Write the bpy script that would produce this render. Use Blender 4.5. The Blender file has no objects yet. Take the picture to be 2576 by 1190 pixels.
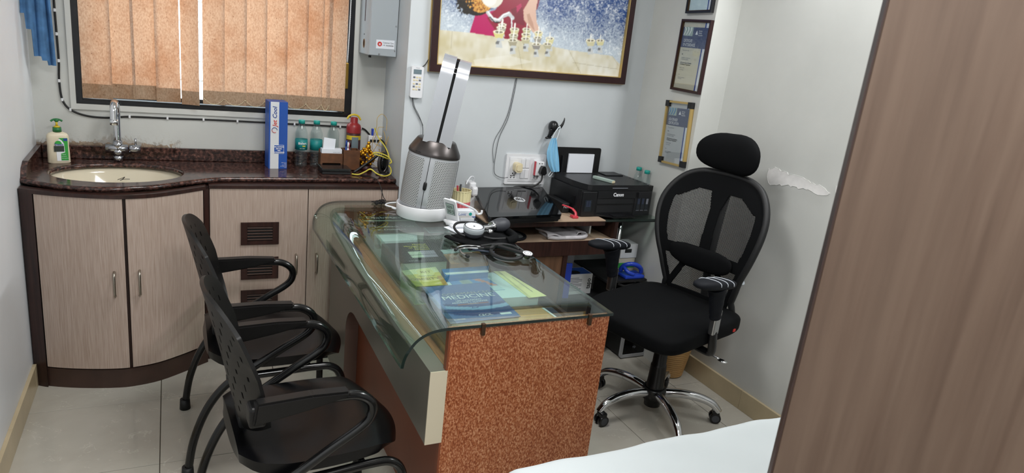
import bpy, bmesh, math, random
import numpy as np
from mathutils import Vector, Matrix
SC = bpy.context.scene
COL = SC.collection
random.seed(7)
PI = math.pi

# ------------------------------------------------------------------ camera
CAM_F = 1725.41                       # focal length in pixels of a 2576 px wide frame
cam = bpy.data.cameras.new('camera')
cam_o = bpy.data.objects.new('camera', cam); COL.objects.link(cam_o)
cam.sensor_fit = 'HORIZONTAL'; cam.sensor_width = 36.0; cam.lens = CAM_F / 2576 * 36
cam.clip_start = 0.05; cam.clip_end = 60
r_, d_, f_ = ((0.89737567, -0.42769039, 0.1086178), (-0.02446236, -0.29398792, -0.95549605), (0.4405888, 0.85478186, -0.27427993))
cam_o.matrix_world = Matrix(((r_[0], -d_[0], -f_[0], 0), (r_[1], -d_[1], -f_[1], 0), (r_[2], -d_[2], -f_[2], 1.65), (0, 0, 0, 1)))
cam.dof.use_dof = True; cam.dof.focus_distance = 2.7; cam.dof.aperture_fstop = 9.0
SC.camera = cam_o

# ------------------------------------------------------------------ sky, lamps, exposure
w = bpy.data.worlds.new('world'); SC.world = w; w.use_nodes = True
bg = w.node_tree.nodes['Background']
bg.inputs['Color'].default_value = (0.86, 0.93, 1.0, 1); bg.inputs['Strength'].default_value = 4.9

def area_lamp(name, loc, rot, sx, sy, power, color):
    l = bpy.data.lights.new(name, 'AREA'); l.shape = 'RECTANGLE'; l.size = sx; l.size_y = sy
    l.energy = power; l.color = color
    o = bpy.data.objects.new(name, l); COL.objects.link(o); o.location = loc; o.rotation_euler = rot
    return o
# two unseen ceiling panels added for fill light, and the tube on the right wall (their housings are built further down)
area_lamp('ceiling_fill_light', (0.45, -0.15, 2.685), (0, 0, 0), 0.56, 0.56, 31, (0.97, 0.985, 1.0))
area_lamp('desk_fill_light', (0.70, 2.20, 2.685), (0, 0, 0), 0.56, 0.56, 12, (0.97, 0.985, 1.0))
area_lamp('tube_lamp_light', (2.455, 1.80, 2.235), (0, math.radians(62), 0), 0.05, 1.15, 14.5, (0.97, 0.99, 1.0))
SC.view_settings.view_transform = 'Standard'; SC.view_settings.look = 'None'
SC.view_settings.gamma = 1.0; SC.view_settings.use_curve_mapping = False
SC.view_settings.exposure = 0.68

# ------------------------------------------------------------------ colours and materials
def lin(c):
    return c / 12.92 if c <= 0.04045 else ((c + 0.055) / 1.055) ** 2.4
def C(h):
    h = h.lstrip('#'); return tuple(lin(int(h[i:i + 2], 16) / 255) for i in (0, 2, 4)) + (1.0,)
MATS = {}
def _new(name):
    m = bpy.data.materials.new(name); m.use_nodes = True
    nt = m.node_tree; b = nt.nodes['Principled BSDF']; MATS[name] = m
    return m, nt, b
def N(nt, t, **kw):
    n = nt.nodes.new(t)
    for k, v in kw.items():
        if k in n.inputs: n.inputs[k].default_value = v
        else: setattr(n, k, v)
    return n
def coords(nt, kind='Object', scale=(1, 1, 1), rot=(0, 0, 0)):
    mp = N(nt, 'ShaderNodeMapping'); mp.inputs['Scale'].default_value = scale; mp.inputs['Rotation'].default_value = rot
    if kind == 'World':
        g = N(nt, 'ShaderNodeNewGeometry'); nt.links.new(g.outputs['Position'], mp.inputs['Vector'])
    else:
        tc = N(nt, 'ShaderNodeTexCoord'); nt.links.new(tc.outputs[kind], mp.inputs['Vector'])
    return mp.outputs['Vector']
def ramp(nt, fac, stops):
    r = N(nt, 'ShaderNodeValToRGB'); e = r.color_ramp.elements
    while len(e) < len(stops): e.new(0.5)
    for el, (p, c) in zip(e, stops): el.position = p; el.color = c if not isinstance(c, str) else C(c)
    nt.links.new(fac, r.inputs['Fac']); return r.outputs['Color']
def noise(nt, vec, scale=5, detail=3, rough=0.5, dist=0):
    n = N(nt, 'ShaderNodeTexNoise'); n.inputs['Scale'].default_value = scale; n.inputs['Detail'].default_value = detail
    n.inputs['Roughness'].default_value = rough; n.inputs['Distortion'].default_value = dist
    nt.links.new(vec, n.inputs['Vector']); return n.outputs['Fac']
def bump(nt, b, fac, strength=0.2, dist=0.002):
    n = N(nt, 'ShaderNodeBump'); n.inputs['Strength'].default_value = strength; n.inputs['Distance'].default_value = dist
    nt.links.new(fac, n.inputs['Height']); nt.links.new(n.outputs['Normal'], b.inputs['Normal'])
def mat(name, col, rough=0.5, metal=0.0, var=0.0, scale=20, bmp=0.0, coat=0.0, spec=0.5, emit=None, es=1.0, alpha=1.0):
    if name in MATS: return MATS[name]
    m, nt, b = _new(name)
    b.inputs['Base Color'].default_value = C(col); b.inputs['Roughness'].default_value = rough; b.inputs['Metallic'].default_value = metal
    b.inputs['Coat Weight'].default_value = coat; b.inputs['Specular IOR Level'].default_value = spec; b.inputs['Alpha'].default_value = alpha
    if emit: b.inputs['Emission Color'].default_value = C(emit); b.inputs['Emission Strength'].default_value = es
    if var or bmp:
        f = noise(nt, coords(nt), scale, 4)
        if var:
            c = C(col); lo = tuple(max(0, x * (1 - var)) for x in c[:3]) + (1,); hi = tuple(min(1, x * (1 + var)) for x in c[:3]) + (1,)
            nt.links.new(ramp(nt, f, [(0.3, lo), (0.7, hi)]), b.inputs['Base Color'])
        if bmp: bump(nt, b, f, bmp)
    return m
def grain_mat(name, c1, c2, sc=(55, 55, 1.2), rough=0.4, c3=None, bmp=0.05, contrast=(0.35, 0.68), fine=2.2):
    m, nt, b = _new(name); v = coords(nt, 'Object', sc); f = noise(nt, v, 2.0, 6, 0.62, 0.25)
    stops = [(contrast[0], c1), (contrast[1], c2)]
    col = ramp(nt, f, stops)
    if c3:
        f2 = noise(nt, coords(nt, 'Object', (sc[0] * fine, sc[1] * fine, sc[2] * 3)), 1.5, 3)
        mx = N(nt, 'ShaderNodeMix', data_type='RGBA', blend_type='MULTIPLY'); mx.inputs[0].default_value = 0.55
        nt.links.new(col, mx.inputs[6]); nt.links.new(ramp(nt, f2, [(0.3, c3), (0.62, '#ffffff')]), mx.inputs[7]); col = mx.outputs[2]
    nt.links.new(col, b.inputs['Base Color']); b.inputs['Roughness'].default_value = rough
    if bmp: bump(nt, b, f, bmp, 0.001)
    return m
def pane_mat(name, tint, ior=1.5, rough=0.0, body=None, bw=0.0):
    m, nt, b = _new(name); nt.nodes.remove(b); out = nt.nodes['Material Output']
    tr = N(nt, 'ShaderNodeBsdfTransparent'); tr.inputs['Color'].default_value = C(tint)
    gl = N(nt, 'ShaderNodeBsdfGlossy'); gl.inputs['Roughness'].default_value = rough; gl.inputs['Color'].default_value = (1, 1, 1, 1)
    fr = N(nt, 'ShaderNodeFresnel'); 
    g = N(nt, 'ShaderNodeNewGeometry'); mr = N(nt, 'ShaderNodeMapRange'); mr.inputs[3].default_value = ior; mr.inputs[4].default_value = 1.0 / ior
    nt.links.new(g.outputs['Backfacing'], mr.inputs[0]); nt.links.new(mr.outputs[0], fr.inputs['IOR'])
    base = tr.outputs[0]
    if body:
        df = N(nt, 'ShaderNodeBsdfDiffuse'); df.inputs['Color'].default_value = C(body)
        m0 = N(nt, 'ShaderNodeMixShader'); m0.inputs[0].default_value = bw
        nt.links.new(base, m0.inputs[1]); nt.links.new(df.outputs[0], m0.inputs[2]); base = m0.outputs[0]
    mx = N(nt, 'ShaderNodeMixShader'); nt.links.new(fr.outputs[0], mx.inputs[0]); nt.links.new(base, mx.inputs[1]); nt.links.new(gl.outputs[0], mx.inputs[2])
    nt.links.new(mx.outputs[0], out.inputs['Surface'])
    return m
def attr_mat(name, rough=0.5, coat=0.0):
    m, nt, b = _new(name); a = N(nt, 'ShaderNodeAttribute'); a.attribute_name = 'Col'
    nt.links.new(a.outputs['Color'], b.inputs['Base Color']); b.inputs['Roughness'].default_value = rough; b.inputs['Coat Weight'].default_value = coat
    return m
def math_n(nt, op, a, b=None, c=None):
    n = N(nt, 'ShaderNodeMath', operation=op)
    for i, v in enumerate((a, b, c)):
        if v is None: continue
        if isinstance(v, (int, float)): n.inputs[i].default_value = v
        else: nt.links.new(v, n.inputs[i])
    return n.outputs[0]
def dot_field(nt, pitch):          # 1 inside the holes of a staggered hole pattern on the UV map (UV in metres)
    tc = N(nt, 'ShaderNodeTexCoord'); s = N(nt, 'ShaderNodeSeparateXYZ'); nt.links.new(tc.outputs['UV'], s.inputs[0])
    u = math_n(nt, 'DIVIDE', s.outputs[0], pitch); v = math_n(nt, 'DIVIDE', s.outputs[1], pitch * 0.866)
    row = math_n(nt, 'FLOOR', v); odd = math_n(nt, 'MULTIPLY', math_n(nt, 'MODULO', row, 2.0), 0.5)
    fu = math_n(nt, 'SUBTRACT', math_n(nt, 'FRACT', math_n(nt, 'ADD', u, odd)), 0.5)
    fv = math_n(nt, 'SUBTRACT', math_n(nt, 'FRACT', v), 0.5)
    return math_n(nt, 'ADD', math_n(nt, 'MULTIPLY', fu, fu), math_n(nt, 'MULTIPLY', fv, fv))

# ------------------------------------------------------------------ mesh helpers
def BM(): return bmesh.new()
def box(bm, x0, x1, y0, y1, z0, z1, bev=0.0, seg=2):
    b = bmesh.new() if bev else bm
    vs = [b.verts.new((x, y, z)) for x in (x0, x1) for y in (y0, y1) for z in (z0, z1)]
    for f in ((0, 1, 3, 2), (4, 6, 7, 5), (0, 4, 5, 1), (2, 3, 7, 6), (0, 2, 6, 4), (1, 5, 7, 3)): b.faces.new([vs[i] for i in f])
    if bev:
        bmesh.ops.bevel(b, geom=b.edges[:], offset=bev, segments=seg, profile=0.5, affect='EDGES')
        join(bm, b)
    return bm
def join(bm, b, M=None):
    b.verts.index_update(); vs = [bm.verts.new((M @ v.co) if M else v.co) for v in b.verts]
    for f in b.faces:
        try:
            g = bm.faces.new([vs[v.index] for v in f.verts]); g.smooth = f.smooth; g.material_index = f.material_index
        except ValueError: pass
    b.free()
def boxb(x0, x1, y0, y1, z0, z1, bev=0.0, seg=2): return box(BM(), x0, x1, y0, y1, z0, z1, bev, seg)
def frame_of(d):
    d = Vector(d).normalized(); a = Vector((0, 0, 1)) if abs(d.z) < 0.9 else Vector((1, 0, 0))
    u = d.cross(a).normalized(); return u, d.cross(u).normalized()
def cyl(bm, p0, p1, r0, r1=None, n=20, cap=True):
    p0 = Vector(p0); p1 = Vector(p1); r1 = r0 if r1 is None else r1; u, v = frame_of(p1 - p0)
    ra = [bm.verts.new(p0 + (u * math.cos(2 * PI * i / n) + v * math.sin(2 * PI * i / n)) * r0) for i in range(n)]
    rb = [bm.verts.new(p1 + (u * math.cos(2 * PI * i / n) + v * math.sin(2 * PI * i / n)) * r1) for i in range(n)]
    for i in range(n): bm.faces.new((ra[i], ra[(i + 1) % n], rb[(i + 1) % n], rb[i])).smooth = True
    if cap: bm.faces.new(ra[::-1]); bm.faces.new(rb)
    return bm
def lathe(bm, prof, n=28, c=(0, 0, 0), sx=1, sy=1, uv=False, a0=0.0, a1=2 * PI, M=None):
    full = abs(a1 - a0 - 2 * PI) < 1e-6; k = n if full else n + 1; rings = []
    for r, z in prof:
        ring = []
        for i in range(k):
            a = a0 + (a1 - a0) * i / n; p = Vector((r * math.cos(a) * sx, r * math.sin(a) * sy, z)) + Vector(c)
            ring.append(bm.verts.new(M @ p if M else p))
        rings.append(ring)
    lay = bm.loops.layers.uv.verify() if uv else None; L = 0
    for j in range(len(rings) - 1):
        dl = math.hypot(prof[j + 1][0] - prof[j][0], prof[j + 1][1] - prof[j][1])
        for i in range(n):
            i2 = (i + 1) % k
            try: f = bm.faces.new((rings[j][i], rings[j][i2], rings[j + 1][i2], rings[j + 1][i]))
            except ValueError: continue
            f.smooth = True
            if uv:
                R = max(p[0] for p in prof); s = (a1 - a0) / n * R
                for lp, q in zip(f.loops, ((i * s, L), ((i + 1) * s, L), ((i + 1) * s, L + dl), (i * s, L + dl))): lp[lay].uv = q
        L += dl
    return bm
def cr(pts, per=6, closed=False):
    P = [Vector(p) for p in pts]; n = len(P); out = []
    for i in range(n if closed else n - 1):
        g = (lambda k: P[k % n]) if closed else (lambda k: P[min(max(k, 0), n - 1)])
        a, b, c, d = g(i - 1), g(i), g(i + 1), g(i + 2)
        for t in range(per):
            t /= per
            out.append(0.5 * ((2 * b) + (c - a) * t + (2 * a - 5 * b + 4 * c - d) * t * t + (3 * b - a - 3 * c + d) * t ** 3))
    if not closed: out.append(P[-1])
    return out
def tube(bm, pts, r, n=10, per=6, closed=False, raw=False, rad=None, flat=1.0):
    P = [Vector(p) for p in pts] if raw else cr(pts, per, closed); m = len(P); rings = []; u = None
    for i, p in enumerate(P):
        a = P[(i - 1) % m] if closed else P[max(i - 1, 0)]; b = P[(i + 1) % m] if closed else P[min(i + 1, m - 1)]
        d = (b - a)
        if d.length < 1e-9: d = Vector((0, 0, 1))
        d.normalize()
        if u is None: u, v = frame_of(d)
        else:
            u = (u - d * u.dot(d)); u = u.normalized() if u.length > 1e-6 else frame_of(d)[0]; v = d.cross(u)
        rr = r if rad is None else rad(i / (m - 1))
        rings.append([bm.verts.new(p + u * math.cos(2 * PI * k / n) * rr + v * math.sin(2 * PI * k / n) * rr * flat) for k in range(n)])
    for i in range(m if closed else m - 1):
        A, B = rings[i], rings[(i + 1) % m]
        for k in range(n): bm.faces.new((A[k], A[(k + 1) % n], B[(k + 1) % n], B[k])).smooth = True
    if not closed: bm.faces.new(rings[0][::-1]); bm.faces.new(rings[-1])
    return bm
def prism(bm, poly, lo, hi, axis='z', holes=()):
    """extrude a 2D polygon (with holes) along an axis; poly in (x,y) for z, (x,z) for y, (y,z) for x"""
    def P3(p, t): return {'z': (p[0], p[1], t), 'y': (p[0], t, p[1]), 'x': (t, p[0], p[1])}[axis]
    loops = [list(poly)] + [list(h) for h in holes]; top = []; bot = []
    for L in loops: top.append([bm.verts.new(P3(p, hi)) for p in L]); bot.append([bm.verts.new(P3(p, lo)) for p in L])
    for lay in (top, bot):
        if len(loops) == 1: bm.faces.new(lay[0])
        else:
            ed = []
            for L in lay:
                for i in range(len(L)): ed.append(bm.edges.new((L[i], L[(i + 1) % len(L)])))
            bmesh.ops.triangle_fill(bm, use_beauty=True, use_dissolve=False, edges=ed)
    for A, B in zip(top, bot):
        for i in range(len(A)):
            j = (i + 1) % len(A)
            try: bm.faces.new((A[i], A[j], B[j], B[i]))
            except ValueError: pass
    bmesh.ops.recalc_face_normals(bm, faces=bm.faces[:])
    return bm
def ell(cx, cy, rx, ry, n=32, p=2.0):
    out = []
    for i in range(n):
        a = 2 * PI * i / n; c, s = math.cos(a), math.sin(a)
        out.append((cx + rx * math.copysign(abs(c) ** (2 / p), c), cy + ry * math.copysign(abs(s) ** (2 / p), s)))
    return out
def rrect(x0, x1, y0, y1, r, n=5):
    out = []
    for cx, cy, a in ((x1 - r, y1 - r, 0), (x0 + r, y1 - r, 90), (x0 + r, y0 + r, 180), (x1 - r, y0 + r, 270)):
        for i in range(n + 1):
            t = math.radians(a + 90 * i / n); out.append((cx + r * math.cos(t), cy + r * math.sin(t)))
    return out
def grid(bm, f, nu, nv, smooth=True, uvf=None, skip=None):
    vs = [[bm.verts.new(f(i / nu, j / nv)) for j in range(nv + 1)] for i in range(nu + 1)]
    lay = bm.loops.layers.uv.verify() if uvf else None
    for i in range(nu):
        for j in range(nv):
            if skip and skip((i + 0.5) / nu, (j + 0.5) / nv): continue
            q = bm.faces.new((vs[i][j], vs[i + 1][j], vs[i + 1][j + 1], vs[i][j + 1])); q.smooth = smooth
            if uvf:
                for lp, (a, b) in zip(q.loops, ((i, j), (i + 1, j), (i + 1, j + 1), (i, j + 1))): lp[lay].uv = uvf(a / nu, b / nv)
    return bm
def blob(bm, c, rx, ry, rz, p=2.0, nu=20, nv=12, M=None):
    def e(v): return math.copysign(abs(v) ** (2 / p), v)
    b = BM()
    def f(u, v):
        a = 2 * PI * u; t = PI * (v - 0.5)
        return Vector((c[0] + rx * e(math.cos(t)) * e(math.cos(a)), c[1] + ry * e(math.cos(t)) * e(math.sin(a)), c[2] + rz * e(math.sin(t))))
    grid(b, f, nu, nv); bmesh.ops.remove_doubles(b, verts=b.verts[:], dist=1e-5); join(bm, b, M); return bm
def thick(bm, t):
    """give an open surface a thickness"""
    bmesh.ops.recalc_face_normals(bm, faces=bm.faces[:]); bmesh.ops.solidify(bm, geom=bm.faces[:], thickness=t); return bm

WM = {}
def reg(o, M): WM[o.name] = M.copy(); return o
def tag(o, label=None, cat=None, group=None, kind=None):
    for k, v in (('label', label), ('category', cat), ('group', group), ('kind', kind)):
        if v: o[k] = v
    return o
def thing(name, label, cat, loc=(0, 0, 0), rotz=0.0, group=None, M=None):
    o = bpy.data.objects.new(name, None); COL.objects.link(o); o.empty_display_size = 0.05
    M = M if M is not None else Matrix.Translation(loc) @ Matrix.Rotation(rotz, 4, 'Z')
    o.matrix_world = M; reg(o, M); return tag(o, label, cat, group)
def part(name, bm, m, parent=None, label=None, world=True, smooth=None, cat=None, group=None, kind=None, extra=()):
    """one mesh object; vertices are in world space (or in the parent's space when world=False)"""
    M = WM[parent.name] if parent else Matrix.Identity(4)
    if parent and world: bmesh.ops.transform(bm, matrix=M.inverted(), verts=bm.verts[:])
    T = Matrix.Identity(4)
    if not parent and len(bm.verts):
        xs = [v.co for v in bm.verts]
        c = Vector(((min(p.x for p in xs) + max(p.x for p in xs)) / 2, (min(p.y for p in xs) + max(p.y for p in xs)) / 2, min(p.z for p in xs)))
        T = Matrix.Translation(c); bmesh.ops.transform(bm, matrix=T.inverted(), verts=bm.verts[:])
    bmesh.ops.recalc_face_normals(bm, faces=bm.faces[:])
    if smooth is not None:
        for f in bm.faces: f.smooth = smooth
    me = bpy.data.meshes.new(name); bm.to_mesh(me); bm.free()
    if smooth: me.set_sharp_from_angle(angle=math.radians(40))
    for k in (m,) + tuple(extra): me.materials.append(MATS[k] if isinstance(k, str) else k)
    o = bpy.data.objects.new(name, me); COL.objects.link(o)
    if parent: o.parent = parent; reg(o, M)
    else: o.matrix_world = T; reg(o, T)
    return tag(o, label, cat, group, kind)
def copy_tree(o, parent=None):
    c = o.copy(); COL.objects.link(c); c.parent = parent
    for ch in [q for q in bpy.data.objects if q.parent == o]: copy_tree(ch, c)
    return c
FONT_OBJS = []
def text(name, s, size, m, parent, org, right, up, align='LEFT', sx=1.0, lift=0.0006, bold=0.0, spacing=1.0, shear=0.0):
    """flat lettering as a mesh part of its thing; org/right/up in world space"""
    cu = bpy.data.curves.new(name, 'FONT'); cu.body = s; cu.size = size; cu.align_x = align; cu.resolution_u = 2
    cu.offset = bold; cu.space_character = spacing; cu.shear = shear
    o = bpy.data.objects.new('tmp_' + name, cu); COL.objects.link(o)
    R = Vector(right).normalized(); U = Vector(up); U = (U - R * U.dot(R)).normalized(); Nn = R.cross(U)
    M = Matrix.Identity(4)
    for i in range(3): M[i][0] = R[i] * sx; M[i][1] = U[i]; M[i][2] = Nn[i]; M[i][3] = Vector(org)[i] + Nn[i] * lift
    FONT_OBJS.append((o, name, m, parent, M))
def flush_text():
    bpy.context.view_layer.update(); dg = bpy.context.evaluated_depsgraph_get()
    for o, name, m, parent, M in FONT_OBJS:
        me = bpy.data.meshes.new_from_object(o.evaluated_get(dg)); me.transform(WM[parent.name].inverted() @ M)
        me.name = name; me.materials.clear(); me.materials.append(MATS[m] if isinstance(m, str) else m)
        q = bpy.data.objects.new(name, me); COL.objects.link(q); q.parent = parent
        cu = o.data; bpy.data.objects.remove(o); bpy.data.curves.remove(cu)
    FONT_OBJS.clear()

# --- flat print: a colour raster computed here and carried by a vertex-coloured sheet
class Ras:
    def __init__(s, w, h, nx, ny, base='#ffffff'):
        s.w, s.h, s.nx, s.ny = w, h, nx, ny
        s.X, s.Y = np.meshgrid(np.linspace(0, w, nx), np.linspace(0, h, ny)); s.im = np.zeros((ny, nx, 3)) + np.array(C(base)[:3])
        s.rng = np.random.default_rng(3)
    def put(s, mask, col, a=1.0):
        col = np.array(C(col)[:3]) if isinstance(col, str) else col
        k = (mask.astype(float) * a)[..., None]; s.im = s.im * (1 - k) + col * k
    def poly(s, pts, col, a=1.0): s.put(s.inside(pts), col, a)
    def inside(s, pts):
        ins = np.zeros(s.X.shape, bool); n = len(pts)
        for i in range(n):
            (x0, y0), (x1, y1) = pts[i], pts[(i + 1) % n]
            if y0 == y1: continue
            c = ((y0 > s.Y) != (y1 > s.Y)) & (s.X < (x1 - x0) * (s.Y - y0) / (y1 - y0) + x0); ins ^= c
        return ins
    def rect(s, x0, x1, y0, y1, col, a=1.0): s.put((s.X >= x0) & (s.X <= x1) & (s.Y >= y0) & (s.Y <= y1), col, a)
    def ellipse(s, cx, cy, rx, ry, col, a=1.0): s.put(((s.X - cx) / rx) ** 2 + ((s.Y - cy) / ry) ** 2 <= 1, col, a)
    def line(s, pts, wd, col, a=1.0):
        d = np.full(s.X.shape, 9.0)
        for (x0, y0), (x1, y1) in zip(pts[:-1], pts[1:]):
            L = (x1 - x0) ** 2 + (y1 - y0) ** 2 + 1e-12; t = np.clip(((s.X - x0) * (x1 - x0) + (s.Y - y0) * (y1 - y0)) / L, 0, 1)
            d = np.minimum(d, np.hypot(s.X - x0 - t * (x1 - x0), s.Y - y0 - t * (y1 - y0)))
        s.put(d <= wd / 2, col, a)
    def vnoise(s, cx, cy):
        g = s.rng.random((int(cy) + 2, int(cx) + 2)); u = s.X / s.w * cx; v = s.Y / s.h * cy
        i = np.clip(u.astype(int), 0, int(cx)); j = np.clip(v.astype(int), 0, int(cy)); a = u - i; b = v - j
        a = a * a * (3 - 2 * a); b = b * b * (3 - 2 * b)
        return g[j, i] * (1 - a) * (1 - b) + g[j, i + 1] * a * (1 - b) + g[j + 1, i] * (1 - a) * b + g[j + 1, i + 1] * a * b
    def sheet(s, name, m, parent, org, right, up, label=None, lift=0.0, bend=None):
        bm = BM(); R = Vector(right).normalized(); U = Vector(up).normalized(); O = Vector(org) + R.cross(U) * lift
        lay = bm.verts.layers.float_color.new('Col'); vs = []
        for j in range(s.ny):
            row = []
            for i in range(s.nx):
                p = O + R * s.X[j, i] + U * s.Y[j, i]
                if bend: p = p + R.cross(U) * bend(s.X[j, i] / s.w, s.Y[j, i] / s.h)
                v = bm.verts.new(p); c = np.clip(s.im[j, i], 0, 1); v[lay] = (c[0], c[1], c[2], 1); row.append(v)
            vs.append(row)
        for j in range(s.ny - 1):
            for i in range(s.nx - 1): bm.faces.new((vs[j][i], vs[j][i + 1], vs[j + 1][i + 1], vs[j + 1][i]))
        return part(name, bm, m, parent, label)

# ------------------------------------------------------------------ named materials
def wall_mat(name, c1, c2, dirt=None):
    m, nt, b = _new(name); v = coords(nt, 'World'); f = noise(nt, v, 1.6, 5, 0.6)
    col = ramp(nt, f, [(0.32, c1), (0.68, c2)])
    if dirt:                                  # damp stain and flaking along the worktop by the tap: a stain with its own outline
        sp = N(nt, 'ShaderNodeSeparateXYZ'); g = N(nt, 'ShaderNodeNewGeometry'); nt.links.new(g.outputs['Position'], sp.inputs[0])
        n1 = noise(nt, coords(nt, 'World', (1, 1, 1)), 9, 6, 0.7, 0.6)
        n2 = noise(nt, coords(nt, 'World', (1, 1, 1)), 34, 4, 0.6, 1.2)
        def band(s, a, b_):
            r = N(nt, 'ShaderNodeMapRange', interpolation_type='SMOOTHSTEP'); r.inputs[1].default_value = a; r.inputs[2].default_value = b_
            nt.links.new(s, r.inputs[0]); return r.outputs[0]
        low = math_n(nt, 'MULTIPLY', band(sp.outputs[2], 1.075, 0.955), band(sp.outputs[0], 0.16, -0.05))
        edge = math_n(nt, 'MULTIPLY', band(sp.outputs[2], 0.99, 0.955), band(sp.outputs[0], 0.10, -0.08))
        k1 = band(math_n(nt, 'ADD', math_n(nt, 'MULTIPLY', low, 0.30), n1), 0.72, 0.80)
        k2 = band(math_n(nt, 'ADD', math_n(nt, 'MULTIPLY', edge, 0.42), n2), 0.70, 0.80)
        k3 = math_n(nt, 'MULTIPLY', band(math_n(nt, 'ABSOLUTE', math_n(nt, 'SUBTRACT', n2, 0.56)), 0.018, 0.004), low)
        k = math_n(nt, 'MINIMUM', math_n(nt, 'ADD', math_n(nt, 'MULTIPLY', k1, 0.45), math_n(nt, 'ADD', math_n(nt, 'MULTIPLY', k2, 0.9), math_n(nt, 'MULTIPLY', k3, 0.25))), 1.0)
        mx = N(nt, 'ShaderNodeMix', data_type='RGBA'); nt.links.new(k, mx.inputs[0]); nt.links.new(col, mx.inputs[6])
        nt.links.new(ramp(nt, n2, [(0.35, '#5d4a3e'), (0.65, '#a5927c')]), mx.inputs[7]); col = mx.outputs[2]
        bump(nt, b, math_n(nt, 'ADD', math_n(nt, 'MULTIPLY', n2, low), math_n(nt, 'MULTIPLY', k1, -0.6)), 0.22, 0.004)
    else:
        bump(nt, b, noise(nt, v, 60, 3), 0.08, 0.002)
    nt.links.new(col, b.inputs['Base Color']); b.inputs['Roughness'].default_value = 0.45
    return m
wall_mat('wall_paint', '#c0c1bd', '#cacbc7')
wall_mat('wall_paint_damp', '#c2c3bf', '#cdcec9', dirt=True)
wall_mat('wall_paint_picture', '#bdc2c5', '#c6cbce')
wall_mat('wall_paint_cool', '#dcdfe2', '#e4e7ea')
mat('ceiling_paint', '#e4e2dc', 0.8)
mat('plaster_white', '#e6e4e2', 0.9, var=0.06, scale=30, bmp=0.4)
def tile_mat():
    m, nt, b = _new('floor_tile'); v = coords(nt, 'World'); f = noise(nt, v, 2.2, 6, 0.6, 0.5)
    col = ramp(nt, f, [(0.3, '#a8a398'), (0.7, '#bab6ac')])
    n2 = noise(nt, v, 7, 5, 0.6, 1.8); vein = N(nt, 'ShaderNodeMapRange'); vein.inputs[1].default_value = 0.012; vein.inputs[2].default_value = 0.0
    nt.links.new(math_n(nt, 'ABSOLUTE', math_n(nt, 'SUBTRACT', n2, 0.62)), vein.inputs[0])
    mx = N(nt, 'ShaderNodeMix', data_type='RGBA'); nt.links.new(math_n(nt, 'MULTIPLY', vein.outputs[0], 0.35), mx.inputs[0]); nt.links.new(col, mx.inputs[6]); mx.inputs[7].default_value = C('#e0dcd0')
    nt.links.new(mx.outputs[2], b.inputs['Base Color']); b.inputs['Roughness'].default_value = 0.12
tile_mat()
mat('grout', '#4a4236', 0.9)
mat('skirting_tile', '#b9a98a', 0.3, var=0.12, scale=6)
grain_mat('beige_laminate', '#aa978a', '#bcaba0', (150, 150, 2.2), 0.42, '#c4b3a4', contrast=(0.28, 0.72))
grain_mat('dark_brown_wood', '#20100d', '#3a211b', (30, 30, 1.5), 0.38)
mat('brown_ply', '#3d2a22', 0.55, var=0.15, scale=12)
grain_mat('door_laminate', '#524135', '#604e41', (16, 16, 0.7), 0.5, '#c0aea2', bmp=0.03, contrast=(0.25, 0.75))
mat('dark_edge_band', '#2e1d18', 0.45)
def granite():
    m, nt, b = _new('granite'); v = coords(nt, 'World')
    vo = N(nt, 'ShaderNodeTexVoronoi'); vo.inputs['Scale'].default_value = 95; nt.links.new(v, vo.inputs['Vector'])
    f = noise(nt, v, 60, 4, 0.6); col = ramp(nt, f, [(0.36, '#2a1c1a'), (0.52, '#523a35'), (0.70, '#8a685e')])
    mx = N(nt, 'ShaderNodeMix', data_type='RGBA', blend_type='MULTIPLY'); mx.inputs[0].default_value = 0.75; nt.links.new(col, mx.inputs[6])
    nt.links.new(ramp(nt, vo.outputs['Color'], [(0.2, '#5a4440'), (0.8, '#f2dcd2')]), mx.inputs[7])
    nt.links.new(mx.outputs[2], b.inputs['Base Color']); b.inputs['Roughness'].default_value = 0.12
granite()
def lacewood():
    m, nt, b = _new('lacewood_veneer'); v = coords(nt, 'Object', (205, 205, 115), (0, math.radians(16), 0)); f = noise(nt, v, 1.0, 2, 0.5, 0.6)
    f2 = noise(nt, coords(nt, 'Object', (14, 14, 0.8)), 1, 3)
    col = ramp(nt, f, [(0.36, '#854322'), (0.5, '#a8633c'), (0.64, '#cd9772')])
    mx = N(nt, 'ShaderNodeMix', data_type='RGBA', blend_type='MULTIPLY'); mx.inputs[0].default_value = 0.6; nt.links.new(col, mx.inputs[6])
    nt.links.new(ramp(nt, f2, [(0.3, '#d8b8a6'), (0.7, '#ffffff')]), mx.inputs[7]); nt.links.new(mx.outputs[2], b.inputs['Base Color'])
    b.inputs['Roughness'].default_value = 0.36; bump(nt, b, f, 0.25, 0.0012)
lacewood()
mat('panel_brown', '#7a3f25', 0.4, var=0.12, scale=5)
mat('desk_laminate_shaded', '#6c675e', 0.32, var=0.04, scale=4)  # side of the cream laminate, its shade put into the colour
mat('desk_laminate_lit', '#c9bfa8', 0.5)  # same laminate in its lit tone, for the end face
grain_mat('tray_wood', '#5e3d28', '#a87f5a', (16, 1.2, 16), 0.35, '#7d5a40', bmp=0.02)
mat('black_frame', '#15161b', 0.28, var=0.3, scale=25)
mat('black_plastic', '#0c0c0e', 0.32); mat('black_matt', '#111214', 0.55); mat('black_gloss', '#08090b', 0.06, spec=0.35)
mat('printer_black', '#121316', 0.38, var=0.08, scale=60)
mat('rubber_grey', '#3a3c42', 0.5); mat('tube_black', '#09090a', 0.2)
mat('chair_shell', '#100f0f', 0.42, var=0.1, scale=40, spec=0.32); mat('seat_vinyl', '#070709', 0.3, bmp=0.03, scale=90, spec=0.28)
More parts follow.
